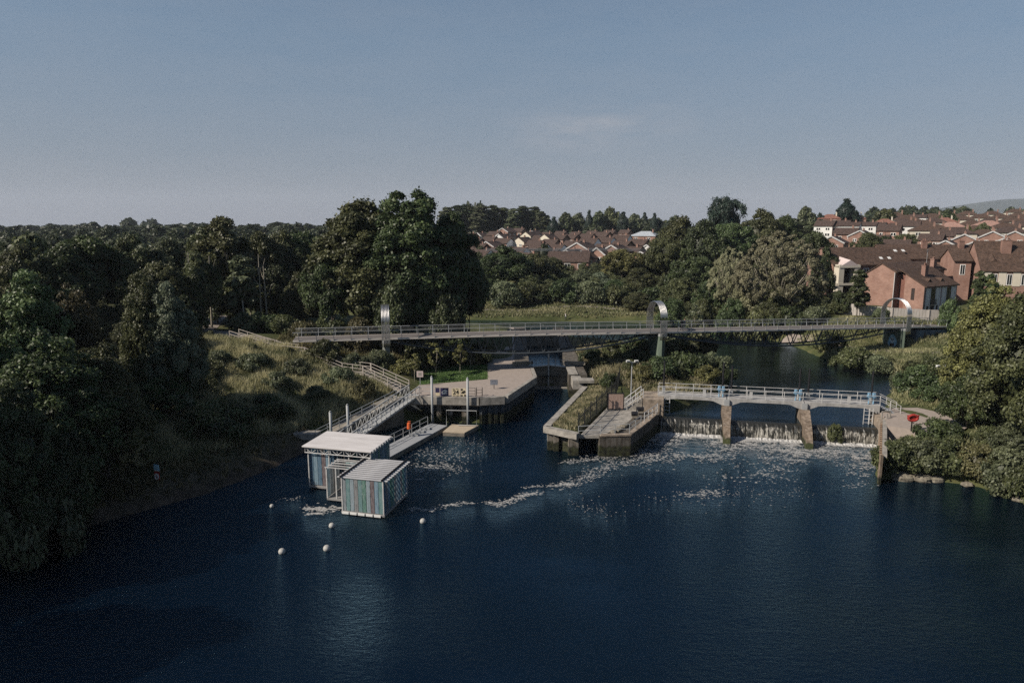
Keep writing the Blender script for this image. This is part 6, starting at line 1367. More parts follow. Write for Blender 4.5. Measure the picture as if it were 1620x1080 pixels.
# foreground woodland on the left bank
T(28,430,62,165,'oak1','bright','bright green bushy tree at the left picture edge above the dark bank')
T(106,446,66,112,'oak2','brown','brownish round topped tree beside the bright green one on the left')
T(226,428,72,88,'oak3','olive','olive dome shaped tree in the middle of the left bank woodland')
T(268,447,72,92,'oak1','silver','silvery green leafy tree at the right end of the left woodland')
T(70,520,54,190,'oak2','green','dark green wide bushy tree low on the left bank under the bright green tree')
T(150,540,58,140,'oak3','olive','olive bushy tree low on the left bank above the lifebuoy sign')
T(255,565,71,95,'oak2','green','green bushy tree standing at the edge of the tall grass')
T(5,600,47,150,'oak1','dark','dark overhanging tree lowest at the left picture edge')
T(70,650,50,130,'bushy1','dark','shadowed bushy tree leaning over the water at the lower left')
T(35,720,47,120,'shrub1','sage','sage green shrub overhanging the dark water at far left','bush'); T(95,760,50,70,'shrub2','dark','dark shrub on the waterline below the left trees','bush')

T(360,690,70,80,'shrub2','dark','dark shrub at the foot of the tall grass bank','bush'); T(425,668,74,60,'shrub3','dark','dark shrub beside the pale concrete slab','bush')
T(330,650,70,80,'shrub1','olive','olive shrub in the shade below the tall grass','bush'); T(195,735,56,40,'shrub2','brown','brown dry shrub close to the left of the lifebuoy sign','bush')
for i, (x, Y, h_) in enumerate(((-46, 40, 20), (-51, 52, 20), (-44, 28, 19), (-58, 62, 19))):
    a = AR['oak%d' % (i % 3 + 1)]; r_ = thing('tree', 'tall dark woodland tree outside the left picture edge seen only by its reflection', 'tree', (x, Y, hz(x, Y)), i * 1.3, 'trees beyond the left picture edge'); k = 1.25; r_.scale = (k, k, h_ / 16)
    c = link_mesh('crown', a['crown'], r_); c.material_slots[0].link = 'OBJECT'; c.material_slots[0].material = L['dark']; link_mesh('trunk', a['trunk'], r_)
for i, (x, Y, h_) in enumerate(((55, 57, 24), (55, 47, 24), (54, 38, 24), (53, 28, 22))):  # unseen trees, added tall to darken the lower right reflection
    a = AR['oak%d' % (i % 3 + 1)]; r_ = thing('tree', 'bushy riverside tree added unseen beyond the right picture edge to darken the water reflection', 'tree', (x, Y, hz(x, Y)), i * 1.7, 'trees beyond the right picture edge'); k = 1.0; r_.scale = (k, k, h_ / 16)
    c = link_mesh('crown', a['crown'], r_); c.material_slots[0].link = 'OBJECT'; c.material_slots[0].material = L['olive']; link_mesh('trunk', a['trunk'], r_)
# middle woodland on the left
T(30,392,92,110,'broad1','olive','olive tree behind the bright green tree at the left edge'); T(95,396,96,115,'broad3','green','green tree behind the brownish one in the left woodland')
T(130,366,112,135,'broad2','green','broad green crown on the left skyline above the brownish trees'); T(45,376,118,90,'far1','olive','small olive crown on the left skyline at the picture edge'); T(205,374,116,100,'broad1','olive','olive crown on the left skyline right of the broad green one')
T(262,382,120,85,'broad3','sage','sage coloured crown on the left skyline before the tall birches'); T(248,408,100,90,'broad2','olive','olive crown between the silvery tree and the left skyline'); T(310,402,104,70,'broad1','olive','olive crown just behind the silvery green tree')
T(318,362,122,62,'tall1','olive','slim pale stemmed tree left of the tallest birch'); T(352,347,118,84,'tall2','olive','tallest birch like tree on the left skyline'); T(378,400,108,48,'slim1','sage','ivy covered slim trunk standing before the dark wood')
T(412,372,126,80,'broad3','olive','olive rounded tree between the birches and the big central tree'); T(447,367,130,86,'broad1','olive','olive tree directly left of the big central tree'); T(482,360,134,80,'broad2','green','green tree partly hidden by the big central tree')
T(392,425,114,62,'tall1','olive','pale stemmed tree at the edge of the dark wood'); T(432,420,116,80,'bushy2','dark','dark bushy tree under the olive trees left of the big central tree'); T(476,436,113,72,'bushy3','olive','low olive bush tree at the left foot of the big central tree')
T(340,450,115,80,'bushy1','dark','dark bush tree at the end of the woodland path'); T(290,470,98,70,'bushy3','dark','dark bush tree on the left side of the woodland path')
for (px, yt, Y, w_, lf, lab) in ((386,502,104,44,'sage','blue green shrub nearest the woodland path'), (415,494,105,52,'green','rounded green shrub in the middle of the path side row'), (450,500,103,46,'olive','olive shrub at the left end of the footbridge'), (478,506,99,40,'brown','dry brown shrub behind the left end of the footbridge'), (520,502,102,60,'olive','olive shrub behind the footbridge left of the first pier'), (570,506,101,55,'brown','dry brown shrub behind the footbridge beside the first pier')):
    T(px, yt, Y, w_, 'shrub%d' % (px % 3 + 1), lf, lab, 'bush')
# the big central trees; dark leaf colour carries the shade low and right
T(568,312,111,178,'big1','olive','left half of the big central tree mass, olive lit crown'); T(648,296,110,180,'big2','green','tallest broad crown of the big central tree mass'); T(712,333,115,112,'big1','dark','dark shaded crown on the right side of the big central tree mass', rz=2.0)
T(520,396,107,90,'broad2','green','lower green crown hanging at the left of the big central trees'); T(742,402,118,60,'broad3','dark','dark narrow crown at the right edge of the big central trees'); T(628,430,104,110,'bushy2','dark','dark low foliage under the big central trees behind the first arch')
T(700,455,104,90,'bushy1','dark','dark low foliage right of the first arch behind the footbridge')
# bank plants near the steps and quay
for (px, yt, Y, lab) in ((688, 540, 92.5, 'young yellow leaved tree with thin trunk on the quay lawn nearest the mooring pile'), (727, 541, 95, 'young yellow leaved tree on the quay lawn beside the paving'), (655, 556, 89, 'small young tree between the steps and the quay lawn'), (745, 546, 98, 'young tree at the back of the quay lawn below the footbridge')):
    T(px, yt, Y, 22, 'sapling%d' % (px % 2 + 1), 'yellow', lab, 'sapling', 'young trees on the quay lawn')
for (px, yt, Y, w_, lf, lab) in ((640,572,91,40,'yellow','yellow green bush behind the lower steps'), (600,556,92,46,'sage','olive bush at the foot of the first bridge pier'), (560,565,90,44,'sage','green bush below the deck left of the first pier'), (515,560,90.5,50,'olive','olive bush under the left end of the deck'), (535,590,84,44,'sage','round green bush in the middle of the tall grass bank'), (470,585,86,40,'sage','olive bush in the tall grass below the upper steps'), (400,580,86,44,'sage','green bush in the tall grass left of the steps'), (345,566,86,40,'sage','sage bush at the left end of the tall grass'),
        (575,600,82,36,'brown','brown dry bush near the lower landing of the steps'), (440,612,81,40,'sage','low green bush near the shadow line of the bank'), (500,622,79.5,36,'sage','sage bush near the shadow line above the mooring piles'), (720,560,100,60,'green','dark green hedge bush under the footbridge beside the lock'), (670,548,98,60,'olive','olive bush under the footbridge behind the young trees'), (760,556,104,50,'dark','dark bush under the footbridge at the lock side')):
    T(px, yt, Y, w_, 'shrub%d' % (px % 3 + 1), lf, lab, 'bush')
# far side of the river: meadow edge and slope
for (px, yt, Y, w_, ar, lf, lab) in ((796,400,190,86,'broad1','green','large green tree right of the big central trees below the houses'), (846,418,198,66,'broad2','olive','olive tree left of the front brick house'), (876,432,206,46,'broad3','olive','smaller olive tree under the front brick house'), (860,386,238,32,'broad1','dark','dark green tree rising between the estate roofs'), (985,398,198,68,'broad2','yellow','yellow green tree in front of the white edged gables'),
        (1040,424,204,66,'broad3','olive','olive tree under the large white edged gable'), (922,446,196,46,'bushy1','sage','sage bush tree below the front brick house'), (948,450,194,44,'bushy2','silver','silvery bush tree beside the yellow green tree'), (1012,448,188,56,'bushy3','olive','olive bush tree under the yellow green tree'), (836,456,186,54,'bushy1','olive','olive bush tree on the slope behind the meadow'), (775,462,182,50,'bushy2','green','green bush tree at the left end of the meadow'), (898,462,188,46,'bushy3','green','green bush tree in the middle of the meadow slope'), (975,462,184,50,'bushy1','green','green bush tree on the slope below the yellow green tree'),
        (1055,372,192,70,'broad2','olive','olive tree at the left of the tall right hand wood'), (1080,345,198,92,'broad1','olive','tall olive tree on the skyline left of the dark pine'), (1112,352,190,80,'broad3','dark','dark shaded tree at the middle of the right hand wood'), (1160,348,200,86,'broad2','green','green tree below the dark pine'), (1149,310,238,60,'pine1','conifer','dark pine standing above the right hand wood'), (1206,333,208,84,'broad1','olive','olive tree on the skyline right of the dark pine'), (1244,346,210,60,'broad3','green','green tree on the skyline above the pale dome tree'),
        (1290,360,166,64,'broad2','dark','dark green tree right of the pale dome tree'), (1308,392,152,44,'broad1','dark','dark tree touching the balcony flats'), (1238,361,140,150,'dome1','pale','large pale olive dome shaped tree with visible branches'), (1158,388,152,72,'dome1','pale','smaller pale olive feathery tree left of the dome tree'), (1098,402,172,82,'broad2','green','green tree with sunlit top below the dark shaded one'), (1078,440,164,76,'bushy2','olive','olive bush tree above the middle arch'), (1128,446,156,70,'bushy3','green','green bush tree right of the middle arch'), (1180,455,146,60,'bushy1','pale','pale bush tree at the foot of the feathery tree'),
        (1282,452,138,58,'bushy2','olive','olive bush tree at the foot of the dome tree by the fence'), (1225,462,136,60,'bushy3','olive','olive bush tree under the pale dome tree'), (1066,472,150,54,'bushy1','green','green bush just behind the middle arch'), (1112,474,144,52,'bushy2','olive','olive bush behind the footbridge right of the walkers'), (1160,476,140,54,'bushy3','green','green bush behind the footbridge midway to the right arch'), (1008,474,166,50,'bushy1','olive','olive bush left of the middle arch on the meadow edge'),
        (1275,329,310,30,'far1','sage','spiky grey green tree on the skyline left of the cedar'), (1298,339,330,14,'far2','conifer','tiny dark round tree on the skyline left of the cedar'), (1341,313,332,50,'cedar1','conifer','dark spreading cedar on the right skyline'), (1400,341,340,34,'far1','olive','low tree on the skyline just right of the cedar'), (1376,372,214,52,'broad3','olive','olive garden tree among the houses under the cedar'), (1400,374,222,40,'broad1','dark','dark garden tree right of the olive garden tree'), (1432,368,226,44,'broad2','olive','olive garden tree in front of the grey roofed house'),
        (1500,336,340,30,'far2','dark','dark garden tree among the hipped roofs on the right slope'), (1468,385,176,40,'bushy1','dark','dark tree beside the dark roofed house above the flats'), (1556,354,270,24,'far1','olive','olive garden tree among the pink roofed houses'), (1530,360,262,22,'far2','yellow','yellow green garden tree on the right slope'), (1445,350,290,22,'far1','olive','small garden tree between white houses on the right slope')):
    T(px, yt, Y, w_, ar, lf, lab, 'bush' if 'bush' in lab and 'tree' not in lab else 'tree')
for (px, yt, Y, lab) in ((853, 470, 176, 'pale stemmed young birch at the left of the meadow edge'), (929, 467, 176, 'pale stemmed young birch at the middle of the meadow edge'), (944, 464, 177, 'pale stemmed young birch right beside the middle one on the meadow edge'), (1099, 476, 132, 'pale stemmed young birch behind the walkers on the footbridge')):
    T(px, yt, Y, 24, 'sapling%d' % (px % 2 + 1), 'sage', lab, 'sapling', 'young birches on the meadow edge')
for i, (px, yt, Y, w_) in enumerate(((800,484,176,60), (845,482,178,54), (890,480,177,56), (935,482,176,54), (982,482,175,56), (1030,482,170,54), (1068,490,150,40), (1200,488,135,60), (1250,488,133,60), (1290,492,130,44))):
    T(px, yt, Y, w_, 'shrub%d' % (i % 3 + 1), ('sage', 'olive', 'green')[i % 3], ('low %s shrub in the hedge along the meadow, ' % ('sage', 'olive', 'green')[i % 3]) + ['at its left end', 'below the olive bush tree', 'below the front brick house', 'behind the young birches', 'under the yellow green tree', 'under the large white gable', 'beside the middle arch', 'under the feathery tree', 'under the dome tree', 'at the fence'][i], 'bush', 'shrubs of the meadow hedge')
# tall row on the hill behind the central estate
tops = [(708,326,34),(726,322,36),(745,324,32),(762,321,34),(780,323,34),(797,326,30),(812,328,28),(828,323,34),(845,325,30),(858,332,24)]
for i, (px, yt, w_) in enumerate(tops):
    T(px, yt, 485 + (i % 3) * 8, w_, 'slim%d' % (i % 2 + 1), ('sage', 'dark', 'olive')[i % 3], 'tall ' + ('grey green', 'dark', 'olive')[i % 3] + ' poplar in the row behind the estate, ' + ['leftmost behind the big central tree', 'second from the left', 'third from the left', 'fourth from the left', 'fifth from the left', 'at its middle', 'fourth from the right', 'third from the right', 'second from the right', 'at its right end'][i], 'tree', 'tall row of trees behind the estate')
tops = [(876,342,30,'conifer'),(895,338,28,'dark'),(914,340,30,'sage'),(932,331,22,'conifer'),(948,336,26,'dark'),(966,332,34,'olive'),(986,334,34,'conifer'),(1004,340,28,'sage'),(1020,335,24,'conifer'),(1036,336,24,'conifer'),(1052,350,30,'olive')]
for i, (px, yt, w_, lf) in enumerate(tops):
    T(px, yt, 478 + (i % 3) * 9, w_, ('slim1', 'far1', 'far2')[i % 3] if lf != 'conifer' else 'cedar1', lf, {'conifer': 'dark conifer', 'dark': 'dark rounded tree', 'sage': 'grey green tree', 'olive': 'olive rounded tree'}[lf] + ' in the mixed trees behind the estate, ' + ['next to the poplar row', 'second from the poplar row', 'third from the poplar row', 'with the sharpest tip', 'right of the sharpest tip', 'at the middle', 'right of the middle', 'fourth from the right', 'third from the right', 'second from the right', 'at the right end'][i], 'tree', 'mixed trees behind the estate')
# right bank
for (px, yt, Y, w_, ar, lf, lab) in ((1575,440,73,125,'oak2','yellow','large yellow olive crown at the right edge below the brick terrace'), (1630,452,63,150,'oak3','olive','olive tree with bare dead branches cut by the right picture edge'), (1545,515,92,90,'oak1','olive','olive bushy tree beside the red-orange box'), (1602,540,78,120,'oak2','dark','dark bushy tree in the middle of the right edge foliage'), (1538,590,70,92,'bushy1','green','glossy green bushy tree right of the weir pavement'), (1592,600,68,112,'bushy2','dark','dark bushy tree behind the glossy green one'), (1622,670,61,100,'bushy3','sage','sage bushy tree low at the right picture edge'),
        (1553,425,119,24,'slim1','green','left one of two dark green columnar conifers before the brick terrace'), (1571,428,118,22,'slim2','green','right one of two dark green columnar conifers before the brick terrace'), (1362,424,130,30,'slim1','dark','tall dark columnar tree against the plain brick gable'), (1330,460,134,40,'bushy1','dark','dark bush below the white balcony tower')):
    T(px, yt, Y, w_, ar, lf, lab)
for (px, yt, Y, w_, lf, lab) in ((1418,702,63.5,64,'olive','olive bush overhanging the river wall nearest the weir'), (1460,706,63.5,66,'sage','pale bush above the flat boulders'), (1505,704,63,70,'olive','olive bush behind the middle boulders'), (1548,708,61.5,64,'brown','reddish brown bush above the right waterline'), (1590,716,59.5,70,'sage','sage bush at the right waterline'), (1486,672,67,60,'green','green bush at the edge of the weir pavement'), (1622,740,57.5,60,'olive','olive bush lowest at the right picture edge'),
        (1350,560,107,60,'olive','olive bush on the right bank under the footbridge truss'), (1392,576,103,44,'sage','green bush on the right bank below the right arch pier'), (1436,594,97,40,'olive','olive bush at the right bank inlet'), (1425,612,89,36,'sage','sage bush at the water edge behind the weir stair'), (1446,614,86,60,'green','green bush beside the right floodlight mast'), (1475,592,92,60,'olive','olive bush on the slope above the right floodlight mast'), (1478,640,80,60,'green','green bush behind the weir pavement'), (1310,558,117,44,'olive','olive bush at the far end of the riverside path bank'), (1505,475,123,30,'bright','bright green bush in front of the white framed bays'), (1395,488,126,26,'sage','grey climbing bush on the timber fence')):
    T(px, yt, Y, w_, 'shrub%d' % (px % 3 + 1), lf, lab, 'bush')
# island scrub
for (px, yt, Y, w_, lf, lab) in ((1008,568,105,56,'green','green bush on the island left of the middle pier'), (1062,560,107,60,'sage','grey green bush on the island crest right of the middle pier'), (1104,552,109,64,'olive','olive bush on the island crest near the upper river'), (1084,586,95,64,'green','dark green bush on the island behind the white weir walkway'), (1046,590,93,56,'green','green bush on the island beside the dark gate pole'), (1132,574,98,48,'sage','silvery bush at the east tip of the island'), (1150,590,96,34,'dark','dark bush on the island shore by the upper water'), (972,558,106,44,'olive','olive bush on the island below the footbridge'), (936,560,104,36,'dark','dark bush beside the lock wall of the island'), (964,588,90,26,'green','dark green bush in the island planter'), (1118,596,92,40,'yellow','yellow green bush at the island shore behind the first weir bay'), (1016,600,92,40,'yellow','dry yellow bush behind the floodlight mast of the island')):
    T(px, yt, Y, w_, 'shrub%d' % (px % 3 + 1), lf, lab, 'bush')
q = wp(19.3, -.1, 0); r_ = thing('shrub', 'dark mossy plant clump growing on the sill of the right weir bay', 'bush', (q.x, q.y, .1)); r_.scale = (.5, .4, .95); c = link_mesh('crown', AR['shrub1']['crown'], r_); c.material_slots[0].link = 'OBJECT'; c.material_slots[0].material = L['olive']; link_mesh('trunk', AR['shrub1']['trunk'], r_)
for px, yt, yb, Y, lab in ((297, 398, 462, 106, 'thin pale forked trunk standing before the dark wood at the woodland path'), (327, 405, 470, 108, 'thin pale bare trunk right of the forked one at the woodland path'), (407, 402, 476, 110, 'tall straight pale trunk before the dark wood left of the big central tree'), (418, 420, 474, 111, 'short pale trunk close beside the tall straight one'), (382, 425, 478, 107, 'leaning pale trunk between the ivy covered one and the straight one')):
    q = PY(px, yt, Y); z0 = hz(q.x, Y) - .4; h_ = q.z - z0; bt = thing('bare_tree', lab, 'tree', (q.x, Y, z0)); rr = random.Random(px); mb = MB(); l0 = rr.uniform(-.5, .5)
    mb.sweep([(0, 0, 0), (l0 * .4, 0, h_ * .5), (l0, 0, h_)], .17, 7, .05)
    mb.build('trunk', M['bark_pale'], bt); mb = MB()
    for k in range(4): a = rr.uniform(0, 6.28); f = rr.uniform(.45, .85); mb.sweep([(l0 * f, 0, h_ * f), (l0 * f + math.cos(a) * .7, math.sin(a) * .5, h_ * f + .9), (l0 * f + math.cos(a) * 1.1, math.sin(a) * .8, h_ * f + 2.1)], .06, 5, .02)
    mb.build('limb', M['bark_pale'], bt)
db = thing('dead_branch', 'bare pale dead branches among the foliage at the right picture edge', 'branch', tuple(PY(1600, 545, 74))); mb = MB()
for (dx, dy, dz_, l_) in ((-2.2, -1.5, 4.2, 1), (-.6, -1.8, 4.8, 1), (.8, -1.4, 3.4, 1), (-3.2, -1.2, 3.0, 1), (-1.0, -2.2, 2.4, 1)): mb.sweep([(0, 0, 0), (dx * .5, dy * .6, dz_ * .5), (dx * .8, dy, dz_ * .85)], .07, 6, .02); mb.sweep([(dx * .5, dy * .6, dz_ * .55), (dx * .4 - .8, dy * .8, dz_ * .85)], .06, 5, .02)
mb.build('branch', M['bark_pale'], db)

L['wood2'] = leaf_mat('leaf_scrub', (.022, .030, .012), (.155, .17, .078))
L['weeds'] = leaf_mat('leaf_weeds', (.03, .038, .016), (.23, .235, .115))
# far woodland: one mass
rs = np.random.RandomState(77); VV = []; TT = []
base_c = AR['far1']['crown'], AR['far2']['crown']
def crown_np(me):
    v = np.zeros(len(me.vertices) * 3, np.float32); me.vertices.foreach_get('co', v); t_ = np.zeros(len(me.polygons), np.float32); me.attributes['tint'].data.foreach_get('value', t_); return v.reshape(-1, 3), t_
CN = [crown_np(m_) for m_ in base_c]
def add_mass(x, y, s_, hgt_):
    v, t_ = CN[rs.randint(2)]; k = rs.choice(len(t_), int(len(t_) * (.62 if y < 300 else .3)), replace=False); vv_ = v.reshape(-1, 4, 3)[k]; cc = vv_.mean(1, keepdims=True); vv_ = cc + (vv_ - cc) * (1.25 if y < 300 else 1.9)
    a = rs.rand() * 6.28; R_ = np.array([[math.cos(a), -math.sin(a), 0], [math.sin(a), math.cos(a), 0], [0, 0, 1]]); q = (vv_.reshape(-1, 3) * np.array([s_, s_, hgt_ / 9])) @ R_.T
    VV.append(q + np.array([x, y, hz(x, y)])); TT.append(np.clip(t_[k] * .8 + rs.uniform(-.15, .25), 0, 1))
n_ok = 0
while n_ok < 230:
    Y = 140 * math.exp(rs.uniform(0, 2.1)); px = rs.uniform(-60, 520)
    d = ray(px, 400); x = d.x / d.y * Y
    if Y < 175 and px > 420: continue
    add_mass(x, Y, rs.uniform(.8, 1.5) * (1 if Y < 400 else 1.7), rs.uniform(8, 12.5) if Y < 600 else rs.uniform(10, 14)); n_ok += 1
for px in np.arange(-20, 560, 9):
    Y = rs.uniform(750, 1050); d = ray(px, 362); add_mass(d.x / d.y * Y, Y, rs.uniform(1.6, 3.2), rs.uniform(9, 15) + (7 if px in (205, 241) else 0))
for (px, yt, w_) in ((22, 360, 3.0), (206, 358, 4.5), (238, 357, 5), (255, 359, 3), (280, 361, 3.5), (445, 360, 2.5), (462, 361, 1.8)):
    q = PY(px, yt, 520); add_mass(q.x, 520, w_ * .55, q.z - hz(q.x, 520))
for (px0, px1, yt, Y, n_) in ((1380, 1640, 334, 560, 34), (640, 760, 330, 520, 8), (860, 1060, 352, 500, 16), (1040, 1320, 350, 330, 22)):
    for _ in range(n_):
        px = rs.uniform(px0, px1); y_ = Y + rs.uniform(-30, 30); q = PY(px, yt + rs.uniform(-6, 8) - (max(0, px - 1520) * .03), y_); add_mass(q.x, y_, rs.uniform(.9, 1.8), max(4, q.z - hz(q.x, y_)))
VV = np.vstack(VV); o = link_mesh('far_woodland', np_mesh('far_woodland', VV, np.arange(len(VV)).reshape(-1, 4), L['dark'], np.concatenate(TT)))
L['wood'] = leaf_mat('leaf_far_wood', (.012, .020, .010), (.085, .100, .050)); o.data.materials[0] = L['wood']
tag(o, 'distant mixed woodland covering the flat land to the skyline', kind='stuff')

# scrub thickets that read as one mass
def thicket(name, label, spots, mat, keep=.5, card=1.0):
    global VV, TT
    V0 = []; T0 = []; SC = [crown_np(AR['bushy%d' % k]['crown']) for k in (1, 2, 3)]
    for (x, y, s_, h_) in spots:
        v, t_ = SC[rs.randint(3)]; k = rs.choice(len(t_), int(len(t_) * keep), replace=False); q = v.reshape(-1, 4, 3)[k]; cc = q.mean(1, keepdims=True); q = cc * np.array([s_ / 5, s_ / 5, h_ / 8]) + (q - cc) * card
        a = rs.rand() * 6.28; R_ = np.array([[math.cos(a), -math.sin(a), 0], [math.sin(a), math.cos(a), 0], [0, 0, 1]]); V0.append(q.reshape(-1, 3) @ R_.T + np.array([x, y, hz(x, y)])); T0.append(np.clip(t_[k] + rs.uniform(-.2, .2), 0, 1))
    V0 = np.vstack(V0); o = link_mesh(name, np_mesh(name, V0, np.arange(len(V0)).reshape(-1, 4), mat, np.concatenate(T0))); tag(o, label, kind='stuff'); return o
def spots_px(x0, x1, Y0, Y1, n, s_, h_, zmin=2.2):
    out = []
    while len(out) < n:
        Y = rs.uniform(Y0, Y1); d = ray(rs.uniform(x0, x1), 450); x = d.x / d.y * Y
        if poly_sd(np.array([x]), np.array([Y]), UPP)[0] < 2 or poly_sd(np.array([x]), np.array([Y]), LOW)[0] < 1: continue
        out.append((x, Y, rs.uniform(*s_), rs.uniform(*h_)))
    return out
thicket('undergrowth', 'dense mixed scrub on the slope between the far meadow and the estate', spots_px(745, 1075, 184, 214, 95, (1.8, 3.4), (2.4, 4.6)), L['wood2'], .16, .75)
thicket('undergrowth', 'scrub and young trees on the hillside hidden behind the big central trees', spots_px(640, 762, 185, 330, 45, (2, 4), (3, 7)), L['wood2'], .12, 1.0)
thicket('undergrowth', 'dense scrub and saplings at the foot of the right hand wood behind the footbridge', spots_px(1050, 1330, 134, 172, 60, (1.8, 3.4), (2.4, 4.8)), L['wood2'], .2, .65)
thicket('undergrowth', 'garden hedges and small trees between the houses of the right slope', spots_px(1290, 1640, 190, 320, 60, (1.2, 2.6), (1.8, 3.6)), L['wood2'], .09, 1.1)
thicket('undergrowth', 'dark undergrowth filling the gaps under the left bank woodland', [(rs.uniform(-58, -30) - 4, rs.uniform(62, 112), rs.uniform(2, 3.5), rs.uniform(2, 4)) for _ in range(1)] + spots_px(-20, 300, 74, 112, 50, (2, 3.5), (2.5, 5)), L['wood2'], .25, .6)
thicket('undergrowth', 'brambles and bushes crowding the right bank below and beside the weir', [(x + rs.uniform(-.6, .6), y + rs.uniform(-.5, .8), rs.uniform(1.0, 1.7), rs.uniform(1.3, 2.2)) for x, y in ((36.8, 63.6), (38.2, 63.3), (39.6, 63.0), (41, 62.9), (42.3, 62.4), (43.5, 61.8), (44.6, 60.8), (45.6, 59.6), (46.2, 58.3), (46.8, 56.5), (38, 65), (40, 65), (42, 64.5), (44, 64), (46, 62), (47.5, 60), (47, 65), (49, 63), (50, 60), (48.5, 57))], L['wood2'], .3, .32)
thicket('undergrowth', 'low bushes along the upper right bank between the water and the riverside path', [(x + rs.uniform(-1, 1), y + rs.uniform(-.8, .8), rs.uniform(.8, 1.5), rs.uniform(.7, 1.4)) for x, y in ((57.5, 108), (58.5, 105), (60, 101), (60.5, 98), (58, 95), (58, 110), (60, 105), (62, 101), (62, 97), (59, 93), (56, 89), (53, 86), (51, 82), (64, 103), (66, 99), (64, 94))], L['wood2'], .25, .36)
thicket('undergrowth', 'low dark bushes covering the crest of the lock island round the middle pier', [(x + rs.uniform(-1, 1), y + rs.uniform(-.8, .8), rs.uniform(1.0, 1.9), rs.uniform(1.0, 1.9)) for x, y in ((14, 101), (16, 104), (18, 99), (20, 103), (22, 98), (25, 101), (27, 97), (30, 101), (29, 105), (24, 106), (20, 108), (16, 110), (27, 93), (23, 92), (31, 97), (26, 110), (21, 94))], L['wood2'], .25, .36)

# ------------------------------------------------------------ grass and rough growth
def grass(name, pts, h_, wd, blades, mat, label, tint_scale=4.0, seed=1, zoff=None, lean=.35):
    rs = np.random.RandomState(seed); n = len(pts); z = hgt(pts[:, 0], pts[:, 1]) if zoff is None else zoff
    k = np.repeat(np.arange(n), blades); m_ = len(k); b0 = np.column_stack([pts[k, 0] + rs.normal(0, .14, m_), pts[k, 1] + rs.normal(0, .14, m_), (z[k] if np.ndim(z) else np.full(m_, z)) - .05])
    cl = vn(pts[:, 0], pts[:, 1], tint_scale, seed + 9); hh = h_ * rs.uniform(.55, 1.25, m_) * (1 + .28 * cl[k]); a = rs.rand(m_) * 6.28
    wv = np.column_stack([np.cos(a), np.sin(a), 0 * a]) * (wd * rs.uniform(.6, 1.4, m_))[:, None]; tp = b0 + np.column_stack([rs.normal(0, lean, m_) * hh, rs.normal(0, lean, m_) * hh, hh])
    V = np.stack([b0 - wv, b0 + wv, tp], 1).reshape(-1, 3); t_ = np.clip(.45 + .38 * cl[k] + rs.normal(0, .17, m_), 0, 1)
    o = link_mesh(name, np_mesh(name, V, np.arange(3 * m_).reshape(-1, 3), mat, t_, 3)); tag(o, label, kind='stuff'); return o
def scatter(poly, dens, seed, lo=None):
    rs = np.random.RandomState(seed); p_ = np.array(poly, float); x0, y0 = p_.min(0); x1, y1 = p_.max(0); n = int((x1 - x0) * (y1 - y0) * dens)
    q = np.column_stack([rs.uniform(x0, x1, n), rs.uniform(y0, y1, n)]); ok = (poly_sd(q[:, 0], q[:, 1], p_) < 0) & (poly_sd(q[:, 0], q[:, 1], LOW) > .9) & (poly_sd(q[:, 0], q[:, 1], UPP) > .4); return q[ok]
bank = scatter([(-50, 62), (-34, 62), (-27, 70), (-22, 75), (-15, 83), (-16, 86), (-24, 90.5), (-33, 93.5), (-48, 99), (-58, 90)], 13, 1)
thicket('undergrowth', 'mixed green weeds and brambles scattered through the tall grass of the left bank', [(p_[0], p_[1], rs.uniform(.4, .95), rs.uniform(.6, 1.3)) for p_ in bank[rs.choice(len(bank), 75, replace=False)]], L['weeds'], .16, .36)
grass('tall_grass', bank, .9, .06, 7, L['hay'], 'tall mixed green and straw coloured grass on the left bank', 3.2)
grass('tall_grass', scatter([(-34, 94), (-16, 90.5), (-13.5, 98), (-4.2, 102), (-4.2, 112), (-34, 106)], 8, 2), .8, .06, 5, L['reed'], 'rough dark grass and reeds below and behind the left end of the footbridge', 3, 3)
grass('lawn', scatter([(-12.2, 87.6), (-3.4, 91), (-3.8, 101), (-13.5, 98)], 40, 3), .17, .05, 4, L['lawn'], 'short green lawn beside the quay paving', 2, 5, zoff=Q - .02)
isl_p = scatter([(8.6, 92.8), (14, 92.6), (17, 83.5), (24, 84), (34, 98), (33, 108), (28, 117), (16, 126), (10.8, 126), (10.8, 103)], 9, 4); grass('tall_grass', isl_p, .75, .07, 5, L['hay'], 'straw and green rough grass covering the lock island', 3, 7)
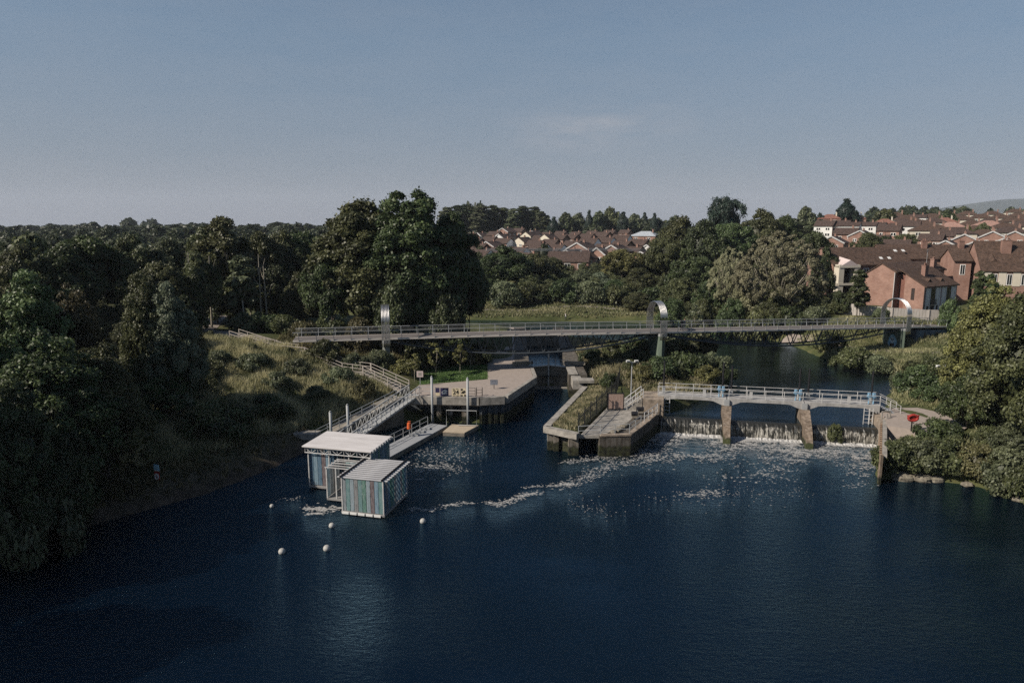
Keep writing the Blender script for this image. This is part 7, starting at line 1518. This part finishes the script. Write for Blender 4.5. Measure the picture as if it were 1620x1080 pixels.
rs = np.random.RandomState(9); pp = np.array([(4.3, 72.2), (6.7, 69.9), (13, 85.4), (14.2, 92.2), (10.4, 92), (10.3, 89.4)]); q = np.column_stack([rs.uniform(3, 15, 6000), rs.uniform(69, 93, 6000)]); q = q[poly_sd(q[:, 0], q[:, 1], pp) < -.15]
grass('tall_grass', q, .36, .05, 6, L['hay'], 'grass and weeds filling the concrete planter of the lock island', 1.8, 8, zoff=IZ - .15)
grass('meadow_grass', scatter([(-34, 166.5), (0, 162), (26, 160), (46, 151), (56, 138), (70, 140), (62, 178), (30, 184), (-30, 182)], 3.2, 5), .55, .16, 4, L['meadow'], 'pale green meadow grass on the far bank behind the footbridge', 9, 10)
grass('tall_grass', scatter([(53.5, 113), (56, 104), (58, 98), (50, 89), (46, 81), (49, 77), (60, 84), (78, 100), (90, 116), (90, 128), (76, 127), (58, 128), (54, 128)], 7, 6), .5, .08, 5, L['meadow'], 'rough straw and green grass on the right bank slope', 4, 11)
grass('undergrowth', scatter([(36, 62.5), (44, 59.5), (50, 56), (62, 60), (62, 84), (50, 79), (49, 69), (44.5, 66), (41, 69)], 7, 7), .75, .09, 6, L['meadow'], 'leafy undergrowth on the right bank below the weir', 2.5, 12)
grass('undergrowth', scatter([(46.5, 57), (49, 40), (49, 12), (68, 12), (66, 60)], 4, 14), .7, .12, 5, L['meadow'], 'leafy undergrowth on the right bank nearer the camera', 3, 15)
grass('undergrowth', scatter([(-60, 40), (-37, 44), (-35, 52), (-27.5, 60), (-23, 69), (-22.5, 74), (-36, 64), (-60, 62)], 3.5, 8), .5, .08, 5, L['reed'], 'dark rough undergrowth and dead stems on the shaded left shore', 3, 13)

# ------------------------------------------------------------ the air
hm = bpy.data.materials.new('haze'); hm.use_nodes = True; ht = hm.node_tree; ht.nodes.clear()
pv_ = ht.nodes.new('ShaderNodeVolumePrincipled'); pv_.inputs['Color'].default_value = (0.80, 0.88, 1.0, 1); pv_.inputs['Density'].default_value = 0.00007; pv_.inputs['Anisotropy'].default_value = 0.0
ho = ht.nodes.new('ShaderNodeOutputMaterial'); ht.links.new(pv_.outputs[0], ho.inputs['Volume'])
o = MB().box(-7600, 7600, -400, 9400, -4, 420).build('haze', hm); tag(o, kind='stuff')
